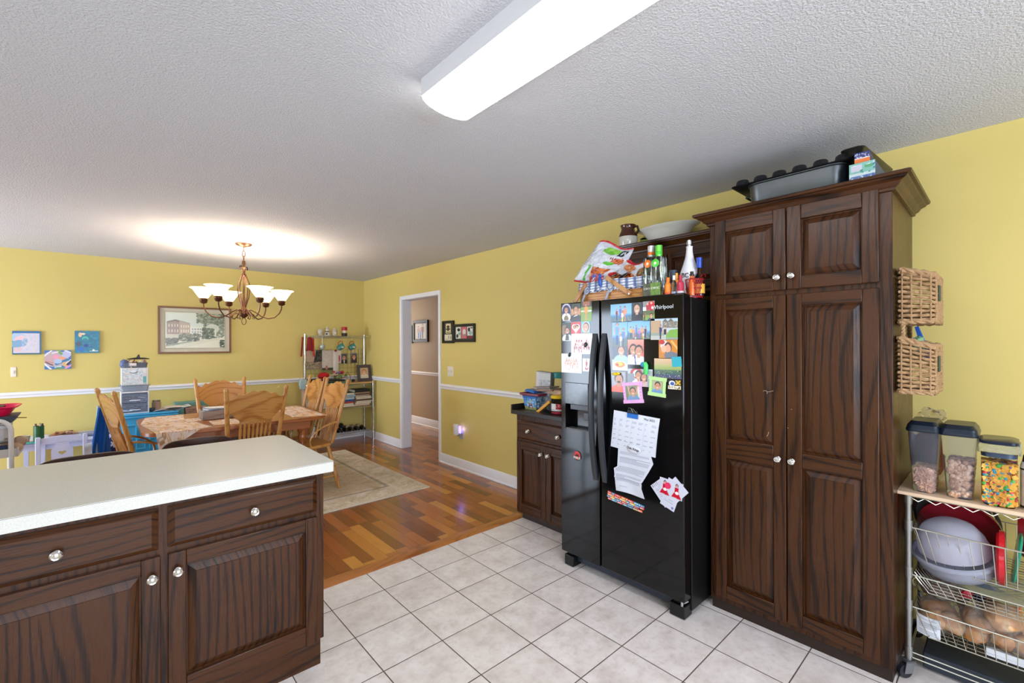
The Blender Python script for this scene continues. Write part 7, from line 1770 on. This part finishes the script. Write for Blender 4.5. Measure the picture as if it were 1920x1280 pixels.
ud = thing('drawer_box', 'upper white drawer box with mixed papers behind its clear front', 'drawers', (.222, 6.40, BT + th_ + .068), world=False)
c = Canvas(70, 56, 'c4c8c8'); c.speck(260, .09, .012, ['d8dcd4', '8ab0c8', 'c8a8b0', 'e4e6e0', 'a0b4a8', '6a88b4', 'd8c0a8', 'b4c8d0'], seed=6, al=.9); c.rect(.86, .1, 1, .5, '3a9490'); c.ell(.48, .78, .16, .08, '2a2a30'); c.ell(.46, .82, .13, .07, 'd8dce0')
mb = MB(); mb.box(-.112, -.12, 0, .112, .13, .186); mb.build('casing', mat('dfe0dc', .4, var=.03), ud, bev=.004)
picture(c, faceS(-.105, -.1205, .006), .200, .172, .0012).build('clear_front', M_glossy_print, ud)
# pile on the tower: organiser, scraps, a model aircraft-like black object
TP = BT + th_ + .068 + .187
ob = thing('craft_basket', 'clear basket of mixed craft scraps on the drawer box', 'basket', (.222, 6.40, TP), world=False)
mb = MB(); shell(mb, [(.10, .11, .02, 0), (.108, .115, .02, .05), (.110, .117, .02, .05), (.096, .10, .02, .004)]); mb.build('basket_body', mat('8a90a0', .3, trans=.4, var=0, ior=1.1), ob)
mb = MB(); cc_ = [mat(k, .6) for k in ('7a2a30', 'd8c8a8', '1f8a84', '2a2a2c', 'b88a8a', 'e0e0e4')]
for q in range(30):
    mb.mi = R.randrange(6); mb.M = Matrix.Translation((R.uniform(-.085, .085), R.uniform(-.10, .06), R.uniform(.012, .068))) @ Matrix.Rotation(R.uniform(-1.2, 1.2), 4, 'Y') @ Matrix.Rotation(R.uniform(0, 3), 4, 'Z')
    if q % 3: mb.box(-.03, -.012, -.004, .03, .012, .004)
    else: mb.cyl((-.025, 0, 0), (.025, 0, 0), .011, n=10)
mb.build('scraps', cc_, ob)
mb = MB(); mb.ball((.135, 6.32, TP + .045), .035, .035, .045, wob=.3, seed=3, n=20, m=12); single(mb, 'beaded_pouch', mat('5a6690', .5, var=1.0, scale=120), 'blue and white beaded pouch at the left of the craft basket', 'pouch')
mb = MB(); mb.cyl((.175, 6.285, TP + .035), (.235, 6.285, TP + .032), .017, n=16); single(mb, 'paper_roll', mat('dcd8d8', .6), 'short white paper roll in front of the craft basket', 'roll')
pl = thing('model_aeroplane', 'dark grey model aeroplane lying on top of the craft basket', 'toy', (.25, 6.38, TP + .088), world=False)
mb = MB(); mb.frustum((-.085, -.03, .10, .03, 0), (-.07, -.012, .085, .012, .012)); mb.build('wing', mat('2a2a2a', .45), pl)
mb = MB(); mb.tube([(-.09, -.02, .004), (-.02, 0, .012), (.06, .01, .010), (.10, .01, .004)], [.004, .009, .008, .003], 8); mb.build('fuselage', mat('343432', .4), pl)
mb = MB(); mb.prism([(-.02, .008), (.022, .008), (.014, .052), (.002, .052)], -.004, .004); mb.V = [Vector((p.x, p.z, p.y)) for p in mb.V]; mb.build('tail_fin', mat('242424', .45), pl)
o = lathe_thing('clay_jar', 'brownish jar with a metal lid on the blue cabinet', 'jar', (.410, 6.40, BT), [(.001, 0), (.038, 0), (.042, .01), (.042, .09), (.034, .10), (.034, .105), (0, .106)], mat('a88a78', .35, var=.2), parts=[('lid', [(.001, .104), (.037, .104), (.037, .118), (0, .119)], mat('8a8070', .3, .5))])
mb = MB(); mb.ball((.365, 6.34, BT + .022), .035, .03, .022, wob=.3); single(mb, 'dark_cloth', mat('3a4454', .8), 'small dark folded cloth next to the drawer unit', 'cloth')
for k in range(4):
    mb = MB(); mb.sheet(lambda u, v, k=k: (.375 + k * .05 + u * .19, 6.26 + v * .25, BT + .004 + k * .007 + .03 * (k == 2) * math.sin(PI * u) + .012 * math.sin(u * 5 + k)), 8, 4, .0012)
    single(mb, 'loose_paper', mat(['c4ccdc', 'dcd4cc', 'e0d8d4', 'c8d0d8'][k], .7), ['bluish sheet at the bottom', 'second sheet', 'arched pinkish sheet', 'rightmost top sheet'][k] + ' of the loose papers on the blue cabinet', 'paper', 'loose papers on the blue cabinet')
# boxes on the floor behind the table
mb = MB(); mb.box(.60, 6.645, 0, .99, 6.84, .745); single(mb, 'teal_box', mat('6fa6a0', .6, var=.1), 'grey-green storage box against the back wall behind the far chair', 'box', bev=.005)
mb = MB(); mb.box(.66, 6.22, .476, .86, 6.41, .725); single(mb, 'patterned_box', mat('8a6a5a', .6, var=1.0, scale=70), 'brown flower-patterned box behind the far chair', 'box', bev=.004)
mb = MB(); mb.box(1.38, 5.90, RG, 1.82, 6.02, .36); mb.box(1.38, 5.90, .36, 1.82, 6.02, .37)
mb = MB(); mb.box(1.40, 6.12, 0, 1.90, 6.46, .34); o = single(mb, 'storage_tub', mat('28344c', .4), 'navy storage tub on the floor beyond the table', 'tub', bev=.01)
mb = MB(); mb.M = Matrix.Translation((1.64, 6.30, .425)) @ Matrix.Rotation(.35, 4, 'X') @ Matrix.Rotation(.08, 4, 'Z'); mb.box(-.2, -.14, -.04, .2, .14, .0); single(mb, 'paper_stack', mat('c4ccdc', .6), 'stack of bluish white papers on the navy tub', 'paper', bev=.002)
mb = MB(); mb.cyl((2.02, 6.18, 0), (2.02, 6.18, .34), .035, n=20); single(mb, 'white_canister', mat('c4ccd0', .4), 'tall white canister on the floor beside the navy tub', 'canister')
mb = MB(); mb.M = Matrix.Translation((1.32, 6.66, .62)); mb.lathe([(.001, -.62), (.2, -.62), (.22, .08), (.20, .12), (0, .13)], n=30, sy=.8); single(mb, 'laundry_hamper', mat('77869c', .7, var=.1), 'blue-grey rounded hamper top against the back wall', 'hamper')

# ================================================================ CHILDREN'S TABLE, CHAIR, TROLLEY
M_kid = mat('cdd0ea', .4, var=.04, name='white_kids_paint')
kt = thing('kids_table', 'low white children table along the back wall', 'table', (-.36, 6.55, 0))
KZ = .495
mb = MB(); mb.box(-.66, 6.28, KZ - .022, -.005, 6.82, KZ); mb.build('tabletop', M_kid, kt, bev=.004)
mb = MB(); mb.box(-.62, 6.31, KZ - .075, -.03, 6.33, KZ - .022); mb.build('apron', M_kid, kt)
for x_, y_ in ((-.47, 6.32), (-.05, 6.32), (-.62, 6.78), (-.05, 6.78)):
    mb = MB(); mb.frustum((x_ - .014, y_ - .014, x_ + .014, y_ + .014, 0), (x_ - .022, y_ - .022, x_ + .022, y_ + .022, KZ - .022)); mb.build('leg', M_kid, kt)
kc2 = thing('kids_chair', 'small white children chair with a heart cut into its back', 'chair', (-.315, 6.05, 0))
for x_ in (-.475, -.158):
    mb = MB(); mb.box(x_ - .017, 5.99, 0, x_ + .017, 6.02, .585); mb.build('back_post', M_kid, kc2, bev=.004)
    mb = MB(); mb.box(x_ - .015, 6.22, 0, x_ + .015, 6.25, .30); mb.build('leg', M_kid, kc2, bev=.003)
mb = MB(); mb.box(-.49, 5.98, .29, -.143, 6.27, .31); mb.build('seat', M_kid, kc2, bev=.004)
mb = MB(faceS(-.316, 6.008, 0)); mb.prism([(-.142, .525), (.142, .525), (.142, .572), (.07, .584), (0, .588), (-.07, .584), (-.142, .572)], -.010, .010); mb.build('top_rail', M_kid, kc2, bev=.003)
# splat with heart-shaped opening, built as two mirrored halves around the heart
heart = []
for a_ in np.linspace(0, PI, 20):
    hx = 16 * math.sin(a_) ** 3; hz = 13 * math.cos(a_) - 5 * math.cos(2 * a_) - 2 * math.cos(3 * a_) - math.cos(4 * a_); heart.append((hx / 17 * .029, .425 + hz / 17 * .024))
outer = [(0, .526), (.046, .526), (.046, .505), (.052, .485), (.074, .460), (.074, .440), (.072, .31), (0, .31)]
mb = MB(faceS(-.316, 6.008, 0))
def walk(pts_, n):
    L_ = [0]; 
    for p, q in zip(pts_, pts_[1:]): L_.append(L_[-1] + math.hypot(q[0] - p[0], q[1] - p[1]))
    out = []
    for k in range(n + 1):
        d_ = L_[-1] * k / n; i = max(j for j in range(len(L_)) if L_[j] <= d_ + 1e-9); i = min(i, len(pts_) - 2); s_ = (d_ - L_[i]) / max(1e-9, L_[i + 1] - L_[i]); out.append((pts_[i][0] + (pts_[i + 1][0] - pts_[i][0]) * s_, pts_[i][1] + (pts_[i + 1][1] - pts_[i][1]) * s_))
    return out
ho, oo = walk(heart, 30), walk(outer, 30)
for sgn in (1, -1):
    A_ = [[mb.v((sgn * p[0], p[1], zz)) for p in ho] for zz in (-.008, .008)]; B_ = [[mb.v((sgn * p[0], p[1], zz)) for p in oo] for zz in (-.008, .008)]
    for k in range(30):
        mb.f((A_[1][k], B_[1][k], B_[1][k + 1], A_[1][k + 1])); mb.f((A_[0][k], A_[0][k + 1], B_[0][k + 1], B_[0][k])); mb.f((A_[0][k], A_[1][k], A_[1][k + 1], A_[0][k + 1])); mb.f((B_[0][k], B_[0][k + 1], B_[1][k + 1], B_[1][k]))
mb.build('heart_splat', M_kid, kc2)
gc = thing('green_tin', 'green tin can holding brushes on the children table', 'tin', (-.50, 6.40, KZ + .001), world=False)
mb = MB(); mb.lathe([(.001, 0), (.038, 0), (.038, .150), (.036, .150), (.035, .004), (0, .004)], n=26); mb.build('tin_body', mat('2c5a2c', .35, var=.5, scale=20), gc)
mb = MB(); mb.box(-.022, -.0392, .012, .004, -.034, .045); mb.build('label', mat('a8bcae', .5), gc)
for k in range(5):
    mb = MB(); a_ = k * 1.3; mb.tube([(.015 * math.cos(a_), .015 * math.sin(a_), .01), (.026 * math.cos(a_), .026 * math.sin(a_), .172)], [.005, .008], 6); mb.build('brush', mat(['5a3a2c', '8a7a60', '3a4a34', '6a4a3c', 'b0a890'][k], .7), gc)
lathe_thing('paper_cup', 'small pinkish paper cup left of the green tin', 'cup', (-.598, 6.42, KZ + .001), [(.001, 0), (.032, 0), (.042, .062), (.040, .062), (.030, .003), (0, .003)], mat('c4b0a0', .6))
for k in range(9):
    mb = MB(); mb.ball((-.38 + .026 * (k % 5), 6.45 + .03 * (k % 3), KZ + .022 + .014 * (k // 3)), .045, .035, .016, wob=.9, seed=k * 3, n=14, m=8)
    single(mb, 'paper_scrap', mat(['c4906c', 'b07a5c', 'd8b890', '8a5a50', 'c8a080'][k % 5], .75), 'crumpled brown paper scrap in the heap right of the green tin', 'paper', 'crumpled scraps on the children table', flat=False)
for k in range(7):
    mb = MB(); mb.M = Matrix.Translation((-.12 + .012 * (k % 3), 6.50 - .006 * k, KZ + .002 + k * .0045)) @ Matrix.Rotation(.12 * math.sin(k * 2.2), 4, 'Z'); mb.box(-.125, -.09, 0, .125, .09, .003)
    single(mb, 'drawing_sheet', mat(['c8cce0', 'b0b4cc', '9a9cb4', 'd0d4e4'][k % 4], .7), 'bluish sheet in the low stack at the right of the children table', 'paper', 'stacked sheets on the children table')
mb = MB(); mb.M = Matrix.Translation((-.60, 6.30, KZ + .004)) @ Matrix.Rotation(.1, 4, 'Z'); mb.box(-.09, -.05, 0, .09, .05, .004); single(mb, 'teal_folder', mat('3aa09a', .6), 'teal folder sticking out over the table edge near the green tin', 'folder')
# trolley
tr = thing('white_trolley', 'white metal trolley with a curved tube handle at the left edge', 'trolley', (-.85, 5.18, 0))
for yy in (5.0, 5.36):
    off_ = -.045 * (yy > 5.1); mb = MB(); P_ = [(-.533, yy, .0)]
    P_ += [(-.533, yy, .80)] + [(-.533 - .085 * (1 - math.cos(a_)), yy, .80 + .085 * math.sin(a_)) for a_ in np.linspace(.2, PI / 2, 8)] + [(-1.10, yy, .885)] + [(-1.10 - .085 * math.sin(a_), yy, .80 + .085 * math.cos(a_)) for a_ in np.linspace(.2, PI / 2, 6)] + [(-1.185, yy, 0)]
    P_ = [(p[0] + off_, p[1], p[2]) for p in P_]
    mb.tube(P_, .0150, 12); mb.build('tube_frame', mat('d6d6d4', .35, var=.02), tr)
for z_ in (.60, .25):
    mb = MB(); mb.box(-1.20, 5.02, z_, -.502, 5.34, z_ + .008); mb.box(-1.20, 5.014, z_, -.502, 5.022, z_ + .062); mb.box(-1.20, 5.338, z_, -.502, 5.346, z_ + .062); mb.box(-.508, 5.014, z_, -.500, 5.346, z_ + .062); mb.build('tray', mat('d2cfcc', .4, var=.02), tr, bev=.002)
mb = MB(); mb.box(-1.17, 5.03, .845, -.555, 5.33, .853); mb.build('tray', mat('d2cfcc', .4, var=.02), tr)
mb = MB(); mb.M = Matrix.Translation((-.80, 5.18, .690)); shell(mb, [(.22, .12, .03, 0), (.235, .13, .03, .12), (.245, .14, .03, .125), (.245, .14, .03, .150), (.228, .125, .03, .150), (.21, .11, .03, .01)]); single(mb, 'white_bin', mat('ccd0d6', .4), 'white plastic bin inside the trolley above the navy books', 'bin')
mb = MB(); mb.box(-1.05, 5.06, .610, -.56, 5.30, .688); single(mb, 'navy_box', mat('1c2c50', .45), 'navy box on the middle tray of the trolley', 'box', bev=.004)
mb = MB(); mb.M = Matrix.Translation((-.77, 5.17, .8995)); shell(mb, [(.235, .13, .04, -.045), (.26, .15, .04, 0), (.262, .152, .04, .006), (.24, .14, .04, .006)]); single(mb, 'grey_bag', mat('4c5664', .5, var=.2), 'dark grey bin sleeve under the pink tub', 'bin')
pk = thing('pink_tub', 'bright pink plastic tub on top of the white trolley', 'tub', (-.75, 5.17, .907), world=False)
mb = MB(); shell(mb, [(.19, .11, .05, 0), (.225, .135, .055, .055), (.243, .150, .06, .060), (.250, .155, .06, .066), (.243, .150, .06, .072), (.220, .130, .05, .062), (.185, .105, .045, .006)]); mb.build('tub_body', mat('e0144c', .3, var=.04), pk)
mb = MB(); mb.M = Matrix.Translation((-.72, 5.20, .985)) @ Matrix.Rotation(.18, 4, 'Y'); mb.box(-.16, -.09, -.012, .13, .09, .012); single(mb, 'brown_case', mat('4a2a20', .5), 'dark brown case lying tilted in the pink tub', 'case', bev=.006)
mb = MB(); mb.cyl((-.53, 5.12, .885), (-.46, 5.06, .884), .0035); single(mb, 'wooden_stick', mat('a8742c', .6), 'thin wooden stick poking out beside the pink tub', 'stick')
for k, (p_, r_, c_) in enumerate((((-.575, 5.10, .690), .045, 'a08a70'), ((-.500, 5.12, .700), .040, 'b89a80'), ((-.515, 5.10, .660), .035, 'c8a890'))):
    mb = MB(); mb.ball(p_, r_, r_ * .8, r_, wob=.3, seed=k); single(mb, 'plush_toy', mat(c_, .95, var=.3), ['taupe plush lump left of the trolley post', 'tan plush lump right of the trolley post, upper one', 'pinkish plush lump right of the trolley post, lower one'][k], 'plush toy', 'plush toys on the trolley tray')
mb = MB(); mb.sheet(lambda u, v: (-.95 + u * .42, 5.04 + v * .04, .665 + .05 * u - .02 * math.sin(u * 5) - .02 * v), 10, 2, .012); single(mb, 'grey_fabric', mat('8a8a88', .9), 'strip of grey fabric draped on the trolley tray', 'cloth')

# folded blue chair and patterned bag left of the dining table
fc = thing('folding_chair', 'folded blue fabric camp chair leaning beside the left dining chair', 'camp chair', (-.06, 5.55, 0))
mb = MB(); mb.tube([(-.045, 5.52, 0), (-.075, 5.55, .55), (-.060, 5.56, .885)], .010, 8); mb.tube([(.03, 5.62, 0), (-.02, 5.60, .5), (-.055, 5.58, .87)], .010, 8); mb.build('tube_frame', mat('b4c4d4', .3, .6), fc)
mb = MB(); mb.sheet(lambda u, v: (-.125 + .075 * v + u * (.085 - .04 * v), 5.50 + .05 * math.sin(u * 3), .30 + v * .57), 6, 14, .012); mb.build('fabric_panel', mat('1258a8', .75, var=.12), fc)
mb = MB(); mb.sheet(lambda u, v: (-.06 + .03 * v + u * (.10 - .07 * v), 5.56 - .03 * math.sin(u * 3), .34 + v * .40), 6, 12, .010); mb.build('fabric_panel', mat('0e4a92', .75, var=.12), fc)
mb = MB(); mb.sheet(lambda u, v: (-.150 + .05 * u, 5.47 + .01 * math.sin(v * 6), .44 + v * .12 + .02 * u), 4, 6, .004); mb.build('white_lace', mat('d0d8e6', .8), fc)
mb = MB(); mb.ball((.035, 5.72, .46), .075, .075, .15, wob=.15, seed=2, n=24, m=14); 
t = NT('navy_floral_cloth'); x, y, z = t.xyz(); t.p(Base_Color=t.ramp(t.noise(t.comb(x, y, z), 18, 2), [(.50, '141c58'), (.56, 'b4bce4')], 'CONSTANT'), Roughness=.8)
single(mb, 'floral_bag', t.m, 'round navy and white flowered bag behind the left dining chair', 'bag')
mb = MB(); mb.box(-.06, 5.66, 0, .13, 5.80, .33); single(mb, 'dark_basket', mat('1a1a24', .8), 'dark basket under the flowered bag', 'basket', bev=.01)
